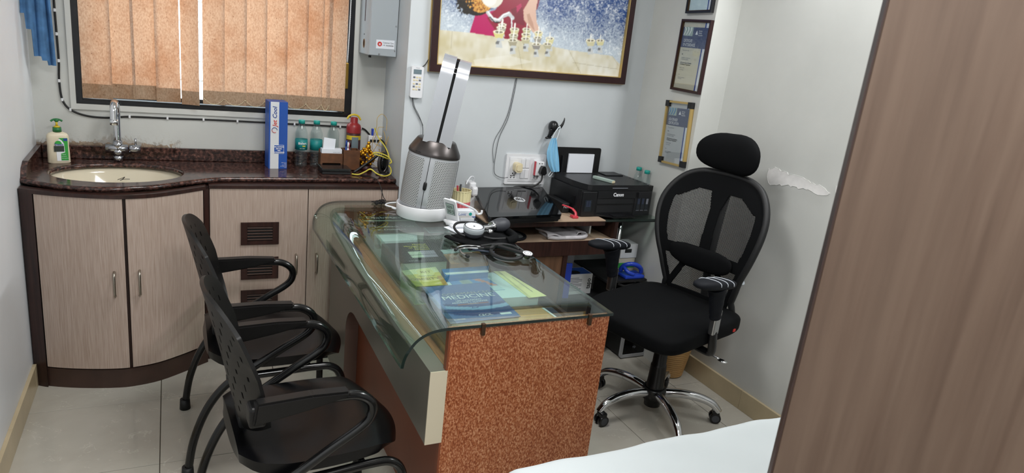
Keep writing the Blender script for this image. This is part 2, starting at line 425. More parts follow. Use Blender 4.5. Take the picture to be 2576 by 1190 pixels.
mat('fabric_black', '#050608', 0.8, var=0.12, scale=60, bmp=0.06, spec=0.15); mat('sleeve_navy', '#0b0e15', 0.7, bmp=0.3, scale=30, spec=0.25)
mat('stripe_silver', '#b9bec6', 0.5)
mat('chrome', '#d8dade', 0.07, metal=1.0); mat('chrome_worn', '#a9abb0', 0.2, metal=1.0, var=0.12, scale=30); mat('steel', '#b2b3b4', 0.3, metal=1.0); mat('handle_steel', '#a8a196', 0.28, metal=1.0)
mat('brass', '#b08d45', 0.3, metal=1.0); mat('bronze_clip', '#4a3625', 0.45, metal=0.6)
mat('gold', '#d6a02e', 0.25, metal=0.9); mat('gold_trim', '#c2a668', 0.35, metal=0.5)
mat('white_plastic', '#dcdde0', 0.32); mat('white_matt', '#e4e6ea', 0.6); mat('cream_plastic', '#d9ccaa', 0.4); mat('cream_ceramic', '#d8cfb8', 0.08, coat=0.4)
mat('paper_white', '#dfe3ea', 0.7); mat('paper_bluish', '#cfe0e6', 0.7); mat('paper_yellow', '#e2dd9a', 0.7); mat('paper_cream', '#c9c3b2', 0.7)
mat('silver_plastic', '#b4b7bb', 0.32, metal=0.25); mat('silver_loop', '#bfc2c8', 0.24, metal=0.6); mat('nickel_dark', '#4f4b4a', 0.34, metal=0.9)
mat('stabiliser_grey', '#a6adb2', 0.4); mat('ink_black', '#131417', 0.6); mat('ink_white', '#e8eaee', 0.6); mat('ink_blue', '#1c3f8f', 0.6); mat('ink_red', '#c6332c', 0.6); mat('ink_yellow', '#d8cf3a', 0.6)
mat('ink_grey', '#6d7078', 0.6); mat('ink_gold', '#9d8a55', 0.6); mat('ink_dark_slate', '#232b3d', 0.5)
mat('cardboard_blue', '#1d4fa3', 0.45, var=0.06, scale=8); mat('cardboard_white', '#d6d8da', 0.6, var=0.03, scale=8); mat('box_grey', '#b9babc', 0.6)
mat('cap_teal', '#1f9d92', 0.4); mat('label_teal', '#12807f', 0.45); mat('green_plastic', '#1b6a36', 0.4); mat('label_green', '#2f9a3c', 0.5)
mat('soap_cream', '#d8cdb4', 0.35); mat('label_dark', '#2f3733', 0.5)
mat('red_metal', '#8e1f22', 0.35); mat('dark_red', '#3a1416', 0.4); mat('yellow_plastic', '#cfb52c', 0.45); mat('yellow_cable', '#cdbf4a', 0.5); mat('yellow_thin', '#c9a33a', 0.5); mat('black_cable', '#0b0b0c', 0.5); mat('grey_cable', '#3c3d40', 0.5)
mat('red_plastic', '#c23b48', 0.35); mat('blue_plastic', '#1f3fae', 0.3); mat('teak_small', '#5f3b22', 0.5, var=0.3, scale=30); mat('cloth_blue', '#46709c', 0.9, var=0.25, scale=26, bmp=0.25)
mat('mask_blue', '#86bfe0', 0.8, bmp=0.1, scale=80); mat('mask_strap', '#d5dde2', 0.8); mat('cloth_grey', '#b4b1b4', 0.9, var=0.12, scale=40); mat('sheet_white', '#c3cacc', 0.85, bmp=0.15, scale=14); mat('pouch_dark', '#232327', 0.7)
mat('mattress_blue', '#3c4c66', 0.7); mat('bin_tan', '#c49a63', 0.5, var=0.08, scale=30); mat('picture_wood', '#2a1113', 0.3, var=0.2, scale=30)
mat('lcd_grey', '#6f7f86', 0.2); mat('lcd_pale', '#9fb0a8', 0.25); mat('screen_dark', '#101820', 0.1, coat=0.5)
mat('orange_paper', '#c88f5c', 0.6); mat('blue_paper', '#3f7fc0', 0.55); mat('skin_card', '#c79b72', 0.6)
mat('lamp_glow', '#ffffff', 0.5, emit='#fff6e8', es=3.0)
mat('book_pages', '#d8dccf', 0.8)
attr_mat('print_gloss', 0.35, 0.0); attr_mat('print_matt', 0.6)
pane_mat('clear_glass', '#f4f8f8'); pane_mat('desk_glass', '#e9f4ef', 1.5); pane_mat('bottle_plastic', '#f3f8f8', 1.45, 0.02, '#c9d6d8', 0.025)
pane_mat('clear_box', '#e0e8ea', 1.45, 0.02, '#aeb8bc', 0.12); pane_mat('smoke_plastic', '#8a8a8c', 1.45, 0.08, '#2a2a2c', 0.45); pane_mat('frame_glass', '#f6f8f8', 1.5)
mat('glass_edge', '#14231f', 0.08, coat=0.5)
def blind_fabric(name, c1, c2, thru, frac):
    m, nt, b = _new(name); nt.nodes.remove(b); out = nt.nodes['Material Output']; v = coords(nt, 'World')
    f = noise(nt, coords(nt, 'World', (160, 160, 90)), 1.0, 3); big = noise(nt, v, 4.5, 5, 0.65)
    sp = noise(nt, coords(nt, 'World', (190, 190, 150)), 1.0, 2)
    col = ramp(nt, f, [(0.3, c1), (0.7, c2)])
    mx = N(nt, 'ShaderNodeMix', data_type='RGBA', blend_type='MULTIPLY'); mx.inputs[0].default_value = 0.8; nt.links.new(col, mx.inputs[6])
    nt.links.new(ramp(nt, big, [(0.25, '#d8b08e'), (0.55, '#ffffff')]), mx.inputs[7])
    m2 = N(nt, 'ShaderNodeMix', data_type='RGBA', blend_type='MULTIPLY'); m2.inputs[0].default_value = 0.8; nt.links.new(mx.outputs[2], m2.inputs[6])
    nt.links.new(ramp(nt, sp, [(0.26, '#8a5d42'), (0.34, '#ffffff')]), m2.inputs[7])
    df = N(nt, 'ShaderNodeBsdfDiffuse'); tl = N(nt, 'ShaderNodeBsdfTranslucent'); nt.links.new(m2.outputs[2], df.inputs[0])
    m3 = N(nt, 'ShaderNodeMix', data_type='RGBA', blend_type='MULTIPLY'); m3.inputs[0].default_value = 1.0; nt.links.new(m2.outputs[2], m3.inputs[6]); m3.inputs[7].default_value = C(thru); nt.links.new(m3.outputs[2], tl.inputs[0])
    ms = N(nt, 'ShaderNodeMixShader'); ms.inputs[0].default_value = frac; nt.links.new(df.outputs[0], ms.inputs[1]); nt.links.new(tl.outputs[0], ms.inputs[2]); nt.links.new(ms.outputs[0], out.inputs['Surface'])
blind_fabric('blind_fabric', '#bda28b', '#d6c2ae', '#dcab8a', 0.25)
blind_fabric('blind_pocket', '#a08870', '#bda48c', '#9a8676', 0.16)
def mesh_fabric():
    m, nt, b = _new('chair_mesh'); out = nt.nodes['Material Output']; b.inputs['Base Color'].default_value = C('#0f1012'); b.inputs['Roughness'].default_value = 0.7
    d = dot_field(nt, 0.0058); tr = N(nt, 'ShaderNodeBsdfTransparent'); ms = N(nt, 'ShaderNodeMixShader')
    nt.links.new(math_n(nt, 'LESS_THAN', d, 0.105), ms.inputs[0]); nt.links.new(b.outputs[0], ms.inputs[1]); nt.links.new(tr.outputs[0], ms.inputs[2]); nt.links.new(ms.outputs[0], out.inputs['Surface'])
mesh_fabric()
def perf_metal():
    m, nt, b = _new('perforated_silver'); b.inputs['Metallic'].default_value = 0.1; b.inputs['Roughness'].default_value = 0.35
    d = dot_field(nt, 0.0088); k = math_n(nt, 'LESS_THAN', d, 0.075); mx = N(nt, 'ShaderNodeMix', data_type='RGBA'); nt.links.new(k, mx.inputs[0])
    mx.inputs[6].default_value = C('#b0b2b2'); mx.inputs[7].default_value = C('#17181a'); nt.links.new(mx.outputs[2], b.inputs['Base Color'])
    bump(nt, b, math_n(nt, 'SUBTRACT', 1.0, k), 0.4, 0.002)
perf_metal()

# ------------------------------------------------------------------ the room
WY, PY = 3.74, 3.30                 # window wall, picture wall
LX_, RX = -0.56, 2.53               # left and right wall
def struct(name, bm, m, label=None): return part(name, bm, m, None, label, kind='structure')
fl = struct('floor', boxb(LX_ - 0.1, RX + 0.1, -1.5, WY + 0.1, -0.08, -0.004), 'grout')
tx, ty, tw, td = -0.0723, 2.981, 0.4815, 0.4870
tb = boxb(-tw / 2 + 0.0015, tw / 2 - 0.0015, -td / 2 + 0.0015, td / 2 - 0.0015, -0.004, 0.0, 0.001, 1)
t0 = part('tile', tb, 'floor_tile', fl, world=False); t0.location = (0, 0, 0)
first = True
fM = WM[fl.name].inverted()
for i in range(-2, 6):
    for j in range(-10, 3):
        cx, cy = tx + (i + 0.5) * tw, ty + (j + 0.5) * td
        if cx + tw / 2 < LX_ + 0.02 or cx - tw / 2 > RX + 0.02 or cy - td / 2 > WY or cy + td / 2 < -1.5: continue
        o = t0 if first else t0.copy()
        if not first: COL.objects.link(o); o.parent = fl
        first = False; o.location = fM @ Vector((cx, cy, 0))
struct('ceiling', boxb(LX_ - 0.15, RX + 0.15, -1.6, WY + 0.25, 2.72, 2.82), 'ceiling_paint')
struct('wall_left', boxb(LX_ - 0.12, LX_, -1.6, WY + 0.2, 0, 2.72), 'wall_paint_cool')
wr = struct('wall_right', boxb(RX, RX + 0.12, -1.6, 2.90, 0, 2.72), 'wall_paint')
struct('wall_front', boxb(LX_ - 0.12, RX + 0.12, -1.62, -1.5, 0, 2.72), 'wall_paint')
wx0, wx1, wz0, wz1 = -0.393, 0.868, 1.152, 2.16
struct('wall_back', prism(BM(), [(LX_ - 0.1, 0), (1.10, 0), (1.10, 2.72), (LX_ - 0.1, 2.72)], WY, WY + 0.18, 'y', [[(wx0, wz0), (wx1, wz0), (wx1, wz1), (wx0, wz1)]]), 'wall_paint_damp')
struct('wall_picture', prism(BM(), [(1.027, PY), (2.424, PY), (2.60, PY), (2.60, WY + 0.18), (1.047, WY + 0.18), (1.047, WY)], 0, 2.72), 'wall_paint_picture')
struct('wall_pier', prism(BM(), [(2.381, 2.739), (2.65, 2.739), (2.65, PY + 0.05), (2.424, PY + 0.05), (2.424, PY)], 0, 2.72), 'wall_paint')
# flaked paint on the right wall: raised ragged rims round a bare plaster patch
def ragged(pts, amp, seed):
    rr = random.Random(seed); out = []
    for i in range(len(pts)):
        a, b = Vector(pts[i]), Vector(pts[(i + 1) % len(pts)]); k = max(2, int((b - a).length / 0.014))
        for t in range(k): p = a.lerp(b, t / k); out.append((p.x + rr.uniform(-amp, amp), p.y + rr.uniform(-amp, amp)))
    return out
for pts, sd in (([(2.355, 1.195), (2.30, 1.215), (2.24, 1.20), (2.16, 1.205), (2.085, 1.19), (2.03, 1.185), (1.985, 1.165), (2.02, 1.145), (2.10, 1.155), (2.20, 1.15), (2.28, 1.135), (2.33, 1.13), (2.345, 1.16)], 1),
                ([(1.965, 1.20), (1.925, 1.205), (1.88, 1.21), (1.80, 1.20), (1.80, 1.12), (1.86, 1.125), (1.90, 1.14), (1.93, 1.125), (1.955, 1.16)], 2)):
    rg = ragged(pts, 0.006, sd)
    part('peeled_plaster', prism(BM(), rg, RX - 0.0015, RX, 'x'), 'plaster_white', wr, 'bare white plaster where the paint has flaked off')
    part('curled_paint_edge', tube(BM(), [(RX - 0.002, y, z) for y, z in rg], 0.0006, 5, 1, True, flat=1.3), 'wall_paint', wr)
def skirt(name, axis, at, a0, a1, pos, h=0.103):
    sb = None; k = a0; nrm = []
    while k < a1 - 0.01:
        e = min(k + td, a1); nrm.append((k, e)); k = e
    root = struct(name, boxb(*((at, at + pos * 0.006, a0, a1, 0, h - 0.002) if pos > 0 else (at + pos * 0.006, at, a0, a1, 0, h - 0.002))), 'grout')
    for k, e in nrm:
        lo, hi = (at, at + 0.014) if pos > 0 else (at - 0.014, at)
        part('skirting_tile', boxb(lo, hi, k + 0.001, e - 0.001, 0.0, h, 0.001, 1), 'skirting_tile', root)
skirt('baseboard_right', 'y', RX, -1.2, 2.735, -1)
skirt('baseboard_left', 'y', LX_, -1.2, 3.22, 1)

# window
wt = WY + 0.03
tm = struct('trim_1', prism(BM(), [(wx0 - 0.022, wz0 - 0.026), (wx1 + 0.022, wz0 - 0.026), (wx1 + 0.022, wz1 + 0.022), (wx0 - 0.022, wz1 + 0.022)], WY - 0.010, WY, 'y', [[(wx0, wz0), (wx1, wz0), (wx1, wz1), (wx0, wz1)]]), 'wall_paint')
wn = struct('window_1', prism(BM(), [(wx0, wz0), (wx1, wz0), (wx1, wz1), (wx0, wz1)], WY - 0.004, WY + 0.10, 'y', [[(wx0 + 0.028, wz0 + 0.024), (wx1 - 0.045, wz0 + 0.024), (wx1 - 0.045, wz1 - 0.03), (wx0 + 0.028, wz1 - 0.03)]]), 'black_frame')
part('inner_frame', prism(BM(), [(wx0 + 0.012, wz0 + 0.010), (wx1 - 0.016, wz0 + 0.010), (wx1 - 0.016, wz1 - 0.01), (wx0 + 0.012, wz1 - 0.01)], WY - 0.010, WY - 0.002, 'y', [[(wx0 + 0.024, wz0 + 0.020), (wx1 - 0.04, wz0 + 0.020), (wx1 - 0.04, wz1 - 0.02), (wx0 + 0.024, wz1 - 0.02)]]), 'black_frame', wn)
part('sill_rail', boxb(wx0 + 0.03, wx1 - 0.046, WY - 0.012, WY + 0.05, wz0 + 0.018, wz0 + 0.027, 0.002), 'black_frame', wn)
for a, b in ((wx0 + 0.03, 0.235), (0.235, wx1 - 0.046)):
    part('sash_frame', prism(BM(), [(a, wz0 + 0.025), (b, wz0 + 0.025), (b, wz1 - 0.03), (a, wz1 - 0.03)], WY + 0.06, WY + 0.085, 'y', [[(a + 0.012, wz0 + 0.042), (b - 0.012, wz0 + 0.042), (b - 0.012, wz1 - 0.045), (a + 0.012, wz1 - 0.045)]]), 'black_frame', wn)
    part('pane', boxb(a + 0.012, b - 0.012, WY + 0.070, WY + 0.075, wz0 + 0.042, wz1 - 0.045), 'clear_glass', wn)
for k in range(9):
    z = 1.28 + 0.095 * k
    part('grille_bar', cyl(BM(), (wx0 + 0.02, WY + 0.13, z), (wx1 - 0.02, WY + 0.13, z), 0.004, n=8), 'white_matt', wn)

# open door leaf beside the camera
da = math.radians(45); dl = 0.86; ex, ey = 0.715, 0.547
dm = Matrix.Translation((ex, ey, 0)) @ Matrix.Rotation(-da, 4, 'Z')
b = boxb(0.0, dl, 0.0, 0.032, 0.008, 2.05, 0.0012, 1); bmesh.ops.transform(b, matrix=dm, verts=b.verts[:])
dr = tag(part('door_1', b, 'door_laminate'), kind='structure')
b = boxb(-0.0022, 0.0, 0.0, 0.032, 0.008, 2.05); bmesh.ops.transform(b, matrix=dm, verts=b.verts[:])
part('edge_band', b, 'dark_edge_band', dr, 'dark brown edge band')

# wall tube, then two ceiling panels added as fill lights
tl = thing('tube_light', 'slim white tube light high on the right wall above the office chair', 'light', (2.50, 1.80, 2.20))
part('batten', boxb(2.488, 2.53, 1.18, 2.42, 2.20, 2.26, 0.006), 'white_plastic', tl)
part('tube', cyl(BM(), (2.474, 1.21, 2.235), (2.474, 2.39, 2.235), 0.013, n=14), 'lamp_glow', tl)
for (cx, cy), lab_ in (((0.45, -0.15), 'unseen square ceiling panel added for fill light above the doorway'), ((0.70, 2.20), 'unseen square ceiling panel added for fill light above the desk')):
    cl = thing('ceiling_fill_panel', lab_, 'light', (cx, cy, 2.69), group='added fill panels')
    part('housing', prism(BM(), [(cx - 0.32, cy - 0.32), (cx + 0.32, cy - 0.32), (cx + 0.32, cy + 0.32), (cx - 0.32, cy + 0.32)], 2.69, 2.72, 'z', [[(cx - 0.29, cy - 0.29), (cx + 0.29, cy - 0.29), (cx + 0.29, cy + 0.29), (cx - 0.29, cy + 0.29)]]), 'white_plastic', cl)
    part('diffuser', boxb(cx - 0.29, cx + 0.29, cy - 0.29, cy + 0.29, 2.70, 2.706), 'lamp_glow', cl)

# ------------------------------------------------------------------ cabinets and worktop under the window
CZ = 0.897
FC = cr([(-0.557, 3.302, 0), (-0.545, 3.293, 0), (-0.484, 3.239, 0), (-0.412, 3.192, 0), (-0.313, 3.158, 0), (-0.201, 3.159, 0), (-0.086, 3.193, 0), (0.020, 3.263, 0), (0.101, 3.316, 0), (0.203, 3.360, 0), (0.45, 3.372, 0), (0.734, 3.374, 0), (1.029, 3.370, 0)], 5)
CC = cr([(-0.557, 3.222, 0), (-0.50, 3.186, 0), (-0.41, 3.148, 0), (-0.313, 3.120, 0), (-0.25, 3.108, 0), (-0.189, 3.104, 0), (-0.085, 3.128, 0), (0.02, 3.192, 0), (0.10, 3.252, 0), (0.150, 3.284, 0), (0.20, 3.289, 0), (1.026, 3.289, 0)], 5)   # cabinet fronts
def fy(x):
    for a, b in zip(CC[:-1], CC[1:]):
        if a.x <= x <= b.x: return a.y + (b.y - a.y) * (x - a.x) / (b.x - a.x + 1e-9)
    return CC[-1].y if x > 1 else CC[0].y
wtp = thing('worktop', 'dark brown speckled granite worktop with curved front under the window', 'worktop', (0.25, 3.5, 0.875))
wb = prism(BM(), [(p.x, p.y) for p in FC] + [(1.032, 3.5), (1.038, WY - 0.002), (LX_ + 0.002, WY - 0.002), (LX_ + 0.002, 3.31)], CZ - 0.022, CZ, 'z', [ell(-0.22, 3.44, 0.265, 0.205, 40)])
part('slab', wb, 'granite', wtp, smooth=False)
nose = tube(BM(), [(p.x, p.y + 0.003, CZ - 0.011) for p in FC], 0.0112, 8, 1, raw=True)
part('bullnose_edge', nose, 'granite', wtp)
bs = thing('backsplash', 'dark granite upstand running along the wall behind the worktop', 'backsplash', (0.25, WY - 0.01, CZ))
part('back_strip', boxb(LX_ + 0.022, 1.034, WY - 0.022, WY - 0.001, CZ + 0.0008, CZ + 0.062, 0.003), 'granite', bs)
sb = prism(BM(), [(3.305, CZ + 0.001), (3.33, CZ + 0.035), (3.38, CZ + 0.055), (WY - 0.001, CZ + 0.062), (WY - 0.001, CZ), (3.315, CZ + 0.0005)], LX_ + 0.001, LX_ + 0.021, 'x')
part('side_strip', sb, 'granite', bs)
# rounded rim of the basin cut-out
part('cutout_rim', tube(BM(), [(x, y, CZ - 0.012) for x, y in ell(-0.22, 3.44, 0.265, 0.205, 40)], 0.011, 8, 1, True, raw=True), 'granite', wtp)

sk = thing('wash_basin', 'cream ceramic oval wash basin sunk in the granite worktop', 'sink', (-0.22, 3.44, 0.72))
bb = BM(); prof = [(0.283, 0.866), (0.272, 0.862), (0.262, 0.85), (0.24, 0.80), (0.19, 0.755), (0.12, 0.738), (0.03, 0.733), (0.026, 0.728), (0.0005, 0.728)]
lathe(bb, prof, 40, (-0.22, 3.44, 0), 1, 0.775); thick(bb, 0.006)
part('bowl', bb, 'cream_ceramic', sk, smooth=True)
part('drain', lathe(BM(), [(0.0005, 0.7365), (0.018, 0.7365), (0.024, 0.7345), (0.024, 0.731)], 18, (-0.22, 3.44, 0)), 'chrome', sk)
# small maker's flourish printed on the back of the bowl
lg = BM()
for pts in ([(-0.235, 3.598, 0.826), (-0.215, 3.600, 0.834), (-0.205, 3.599, 0.839), (-0.212, 3.600, 0.831), (-0.222, 3.598, 0.824)], [(-0.225, 3.599, 0.823), (-0.208, 3.600, 0.829), (-0.185, 3.600, 0.829)]): tube(lg, pts, 0.0014, 5, 4)
part('maker_mark', lg, 'ink_black', sk)

tp = thing('basin_tap', 'chrome swan-neck basin tap with side valve standing behind the wash basin', 'tap', (-0.232, 3.675, CZ))
t = BM(); cyl(t, (-0.232, 3.675, CZ), (-0.232, 3.675, CZ + 0.03), 0.020, 0.022); cyl(t, (-0.232, 3.675, CZ + 0.03), (-0.232, 3.675, CZ + 0.06), 0.022, 0.026)
part('base', t, 'chrome_worn', tp)
t = BM(); cyl(t, (-0.282, 3.672, CZ + 0.062), (-0.190, 3.672, CZ + 0.062), 0.0205); cyl(t, (-0.232, 3.675, CZ + 0.06), (-0.232, 3.675, CZ + 0.10), 0.024, 0.019)
part('body', t, 'chrome_worn', tp)
t = cyl(BM(), (-0.186, 3.672, CZ + 0.062), (-0.138, 3.672, CZ + 0.062), 0.0195); v = part('side_valve', t, 'chrome_worn', tp)
part('lever', cyl(BM(), (-0.158, 3.672, CZ + 0.08), (-0.158, 3.672, CZ + 0.112), 0.0045, n=10), 'chrome_worn', v)
t = tube(BM(), [(-0.232, 3.675, CZ + 0.095), (-0.232, 3.675, CZ + 0.18), (-0.231, 3.672, CZ + 0.235), (-0.232, 3.652, CZ + 0.272), (-0.234, 3.620, CZ + 0.280), (-0.236, 3.598, CZ + 0.258), (-0.237, 3.588, CZ + 0.205), (-0.237, 3.587, CZ + 0.19)], 0.0165, 14)
n = part('neck', t, 'chrome', tp)
part('spout_ring', cyl(BM(), (-0.237, 3.587, CZ + 0.187), (-0.237, 3.587, CZ + 0.212), 0.0178), 'chrome', n)

# curved cabinet
cb = thing('curved_basin_cabinet', 'bow-fronted cabinet with two beige laminate doors under the wash basin', 'cabinet', (-0.2, 3.4, 0))
def strip(bm, x0, x1, z0, z1, off, t, n=14):
    xs = [x0 + (x1 - x0) * i / n for i in range(n + 1)]
    f = [[bm.verts.new((x, fy(x) + off + d, z)) for d, z in ((0, z0), (0, z1), (t, z1), (t, z0))] for x in xs]
    for a, b in zip(f[:-1], f[1:]):
        for k in range(4): bm.faces.new((a[k], a[(k + 1) % 4], b[(k + 1) % 4], b[k]))
    bm.faces.new(f[0]); bm.faces.new(f[-1][::-1]); return bm
part('body', strip(BM(), -0.556, 0.128, 0.085, 0.866, 0.030, 0.02, 24), 'dark_brown_wood', cb)
part('top_rail', strip(BM(), -0.556, 0.128, 0.858, 0.8735, 0.002, 0.05, 24), 'dark_brown_wood', cb)
part('plinth', strip(BM(), -0.556, 0.128, 0.0, 0.088, 0.016, 0.03, 24), 'brown_ply', cb)
part('stile', strip(BM(), -0.556, -0.507, 0.0, 0.858, 0.004, 0.03, 4), 'dark_brown_wood', cb)
part('stile', strip(BM(), 0.119, 0.1405, 0.088, 0.858, 0.004, 0.03, 3), 'dark_brown_wood', cb)
part('side_panel', boxb(0.128, 0.1405, 3.32, WY - 0.004, 0, 0.865), 'dark_brown_wood', cb)
def bow_handle(bm, x, y, z0, z1, out=0.026, r=0.0052):
    return tube(bm, [(x, y, z1), (x, y - out * 0.7, z1 - 0.004), (x, y - out, z1 - 0.02), (x, y - out * 1.12, (z0 + z1) / 2), (x, y - out, z0 + 0.02), (x, y - out * 0.7, z0 + 0.004), (x, y, z0)], r, 8, 5)
for x0, x1, hx in ((-0.503, -0.1915, -0.232), (-0.179, 0.116, -0.139)):
    d = part('door', strip(BM(), x0, x1, 0.098, 0.857, 0.006, 0.018), 'beige_laminate', cb)
    part('handle', bow_handle(BM(), hx, fy(hx) + 0.006, 0.437, 0.543), 'handle_steel', d)
fc = thing('louvred_cabinet', 'straight run of beige laminate cupboard with brown louvre vents under the worktop', 'cabinet', (0.58, 3.5, 0))
part('body', boxb(0.1412, 1.024, 3.318, WY - 0.004, 0.085, 0.8595), 'dark_brown_wood', fc)
part('plinth', boxb(0.1412, 1.024, 3.335, 3.36, 0.0, 0.088), 'brown_ply', fc)
part('top_rail', boxb(0.1412, 1.024, 3.292, 3.40, 0.860, 0.8735), 'dark_brown_wood', fc)
for i, (x0, x1, hx) in enumerate(((0.1445, 0.5775, 0.5285), (0.5815, 0.9385, 0.626), (0.9425, 1.022, None))):
    d = part('door', boxb(x0, x1, 3.298, 3.317, 0.098, 0.858), 'beige_laminate', fc)
    if hx: part('handle', bow_handle(BM(), hx, 3.298, 0.43, 0.53), 'handle_steel', d)
    if i == 0:
        for z in (0.588, 0.414, 0.248):
            vt = part('louvre_vent', prism(BM(), [(0.276, z), (0.446, z), (0.446, z + 0.109), (0.276, z + 0.109)], 3.290, 3.298, 'y', [[(0.304, z + 0.018), (0.418, z + 0.018), (0.418, z + 0.088), (0.304, z + 0.088)]]), 'dark_brown_wood', d, 'dark brown louvred vent plate')
            part('vent_backing', boxb(0.302, 0.420, 3.2965, 3.2979, z + 0.016, z + 0.090), 'black_matt', vt)
            for k in range(5):
                q = BM(); zz = z + 0.022 + k * 0.0142
                box(q, 0.304, 0.418, 3.2895, 3.2962, zz, zz + 0.0062, 0.001, 1)
                part('slat', q, 'brown_ply', vt)

# ------------------------------------------------------------------ vertical blind
vb = thing('vertical_blind', 'orange fabric vertical blind covering the window', 'blind', (0.22, WY - 0.03, 1.19))
part('headrail', boxb(-0.36, 0.82, WY - 0.052, WY - 0.012, 2.10, 2.14, 0.003), 'white_plastic', vb)
sl = [(-0.364, -0.243, 1.184, 0, 1), (-0.249, -0.150, 1.190, 1, 1), (-0.161, -0.055, 1.192, 0, -1), (-0.063, 0.0405, 1.186, 1, -1), (0.0455, 0.1235, 1.178, 0, 2.2), (0.1395, 0.238, 1.186, 1, 1), (0.232, 0.336, 1.188, 0, 1), (0.328, 0.430, 1.189, 1, 1),
      (0.423, 0.528, 1.190, 0, 1), (0.521, 0.629, 1.190, 1, 1), (0.620, 0.707, 1.189, 0, 1), (0.699, 0.748, 1.188, 1, 1), (0.728, 0.823, 1.188, 0, 1)]
for k, (x0, x1, zb, dp, sg) in enumerate(sl):
    y0 = WY - 0.036 + 0.006 * sg; y1 = WY - 0.036 - 0.006 * sg
    def f(u, v, x0=x0, x1=x1, zb=zb, y0=y0, y1=y1, k=k):
        return Vector((x0 + (x1 - x0) * u + 0.0015 * math.sin(3 * v + k), y0 + (y1 - y0) * u + 0.004 * math.sin(PI * u), zb + (2.10 - zb) * v))
    s = part('slat', grid(BM(), f, 6, 10), 'blind_fabric', vb)
    def g(u, v, x0=x0, x1=x1, zb=zb, y0=y0, y1=y1, k=k):
        return Vector((x0 + (x1 - x0) * u + 0.0015 * math.sin(k), y0 + (y1 - y0) * u + 0.004 * math.sin(PI * u) - 0.0022, zb - 0.001 + 0.066 * v))
    part('hem_pocket', grid(BM(), g, 6, 2), 'blind_pocket', s)
for k in range(5, 12):                      # bead chain linking the hems
    a, b = sl[k][0] + 0.004, sl[k][1] - 0.008; q = BM()
    for i in range(17):
        t = i / 16; blob(q, (a + (b - a) * t, WY - 0.049, 1.218 - 0.026 * 4 * t * (1 - t) - 0.004), 0.0024, 0.0024, 0.0024, 2, 6, 4)
    part('bead_chain', q, 'cream_plastic', vb)
q = BM(); tube(q, [(0.838, WY - 0.03, 2.1), (0.838, WY - 0.026, 1.7), (0.834, WY - 0.024, 1.44)], 0.0022, 6); tube(q, [(0.826, WY - 0.03, 2.1), (0.826, WY - 0.026, 1.7), (0.827, WY - 0.024, 1.44)], 0.0022, 6)
part('pull_cord', q, 'white_matt', vb)
q = BM()
for i in range(60): blob(q, (0.842 - 0.008 * (i / 60) ** 4, WY - 0.022, 2.05 - i * 0.0103), 0.0022, 0.0022, 0.0022, 2, 6, 4)
part('bead_chain', q, 'steel', vb)
part('cord_weight', boxb(0.816, 0.840, WY - 0.036, WY - 0.016, 1.305, 1.44, 0.004), 'brass', vb, 'brass cord weight')

# black cable clipped along the wall
wc = thing('wall_cable', 'black cable clipped along the wall below the window', 'cable', (0, WY, 1.05))
pc = [(-0.453, 1.75), (-0.452, 1.556), (-0.451, 1.455), (-0.450, 1.339), (-0.454, 1.250), (-0.447, 1.166), (-0.418, 1.122), (-0.36, 1.098), (-0.28, 1.092), (-0.181, 1.102), (-0.02, 1.103), (0.14, 1.105), (0.297, 1.105), (0.575, 1.103), (0.813, 1.101), (0.925, 1.098), (0.965, 1.075), (0.995, 1.03), (1.005, 0.99)]
part('cable', tube(BM(), [(x, WY - 0.005, z) for x, z in pc], 0.0045, 8), 'black_cable', wc)
for x, z in pc[1:7] + pc[9:16]:
    part('clip', boxb(x - 0.0045, x + 0.0045, WY - 0.0115, WY, z - 0.007, z + 0.007, 0.002), 'white_plastic', wc)

# hanging blue cloth near the corner
cl_ = thing('hanging_cloth', 'faded blue towel hanging in the left corner beside the window', 'towel', (-0.52, 3.55, 1.33))
outl = [(-0.53, 1.78, 3.56), (-0.595, 1.62, 3.52), (-0.60, 1.545, 3.50)]
def hem(u): # ragged lower edge, folds hanging at different heights
    for a, b, z in ((0, 0.13, 1.535), (0.13, 0.32, 1.472), (0.32, 0.58, 1.362), (0.58, 0.74, 1.345), (0.74, 1.01, 1.325)):
        if a <= u < b: return z
def f(u, v):
    x = -0.552 + 0.10 * u; zb = hem(min(u, 0.999)); z = zb + (1.80 - zb) * v; fold = math.sin(u * 17) * 0.016 + math.sin(u * 31 + 1) * 0.005
    return Vector((x + 0.008 * (1 - v) * (u - 0.6) + (0.012 * (1.33 - z) if u > 0.7 else 0), WY - 0.155 + 0.05 * u + fold * (0.6 + 0.4 * v), z))
part('cloth', thick(grid(BM(), f, 48, 24), 0.004), 'cloth_blue', cl_, smooth=True)
part('hook', tube(BM(), [(-0.56, 3.62, 1.84), (-0.535, 3.62, 1.835), (-0.52, 3.615, 1.82), (-0.515, 3.612, 1.80), (-0.51, 3.61, 1.815)], 0.004, 8), 'steel', cl_)
# corner of a small frame on the left wall
lf = thing('left_wall_frame', 'white-edged picture frame on the left wall at the photo edge', 'picture frame', (LX_, 2.83, 1.36))
part('frame', prism(BM(), [(2.58, 1.335), (2.915, 1.335), (2.915, 1.78), (2.58, 1.78)], LX_, LX_ + 0.014, 'x', [[(2.60, 1.355), (2.895, 1.355), (2.895, 1.76), (2.60, 1.76)]]), 'steel', lf)
part('print', boxb(LX_ + 0.001, LX_ + 0.006, 2.60, 2.895, 1.355, 1.76), 'paper_white', lf)

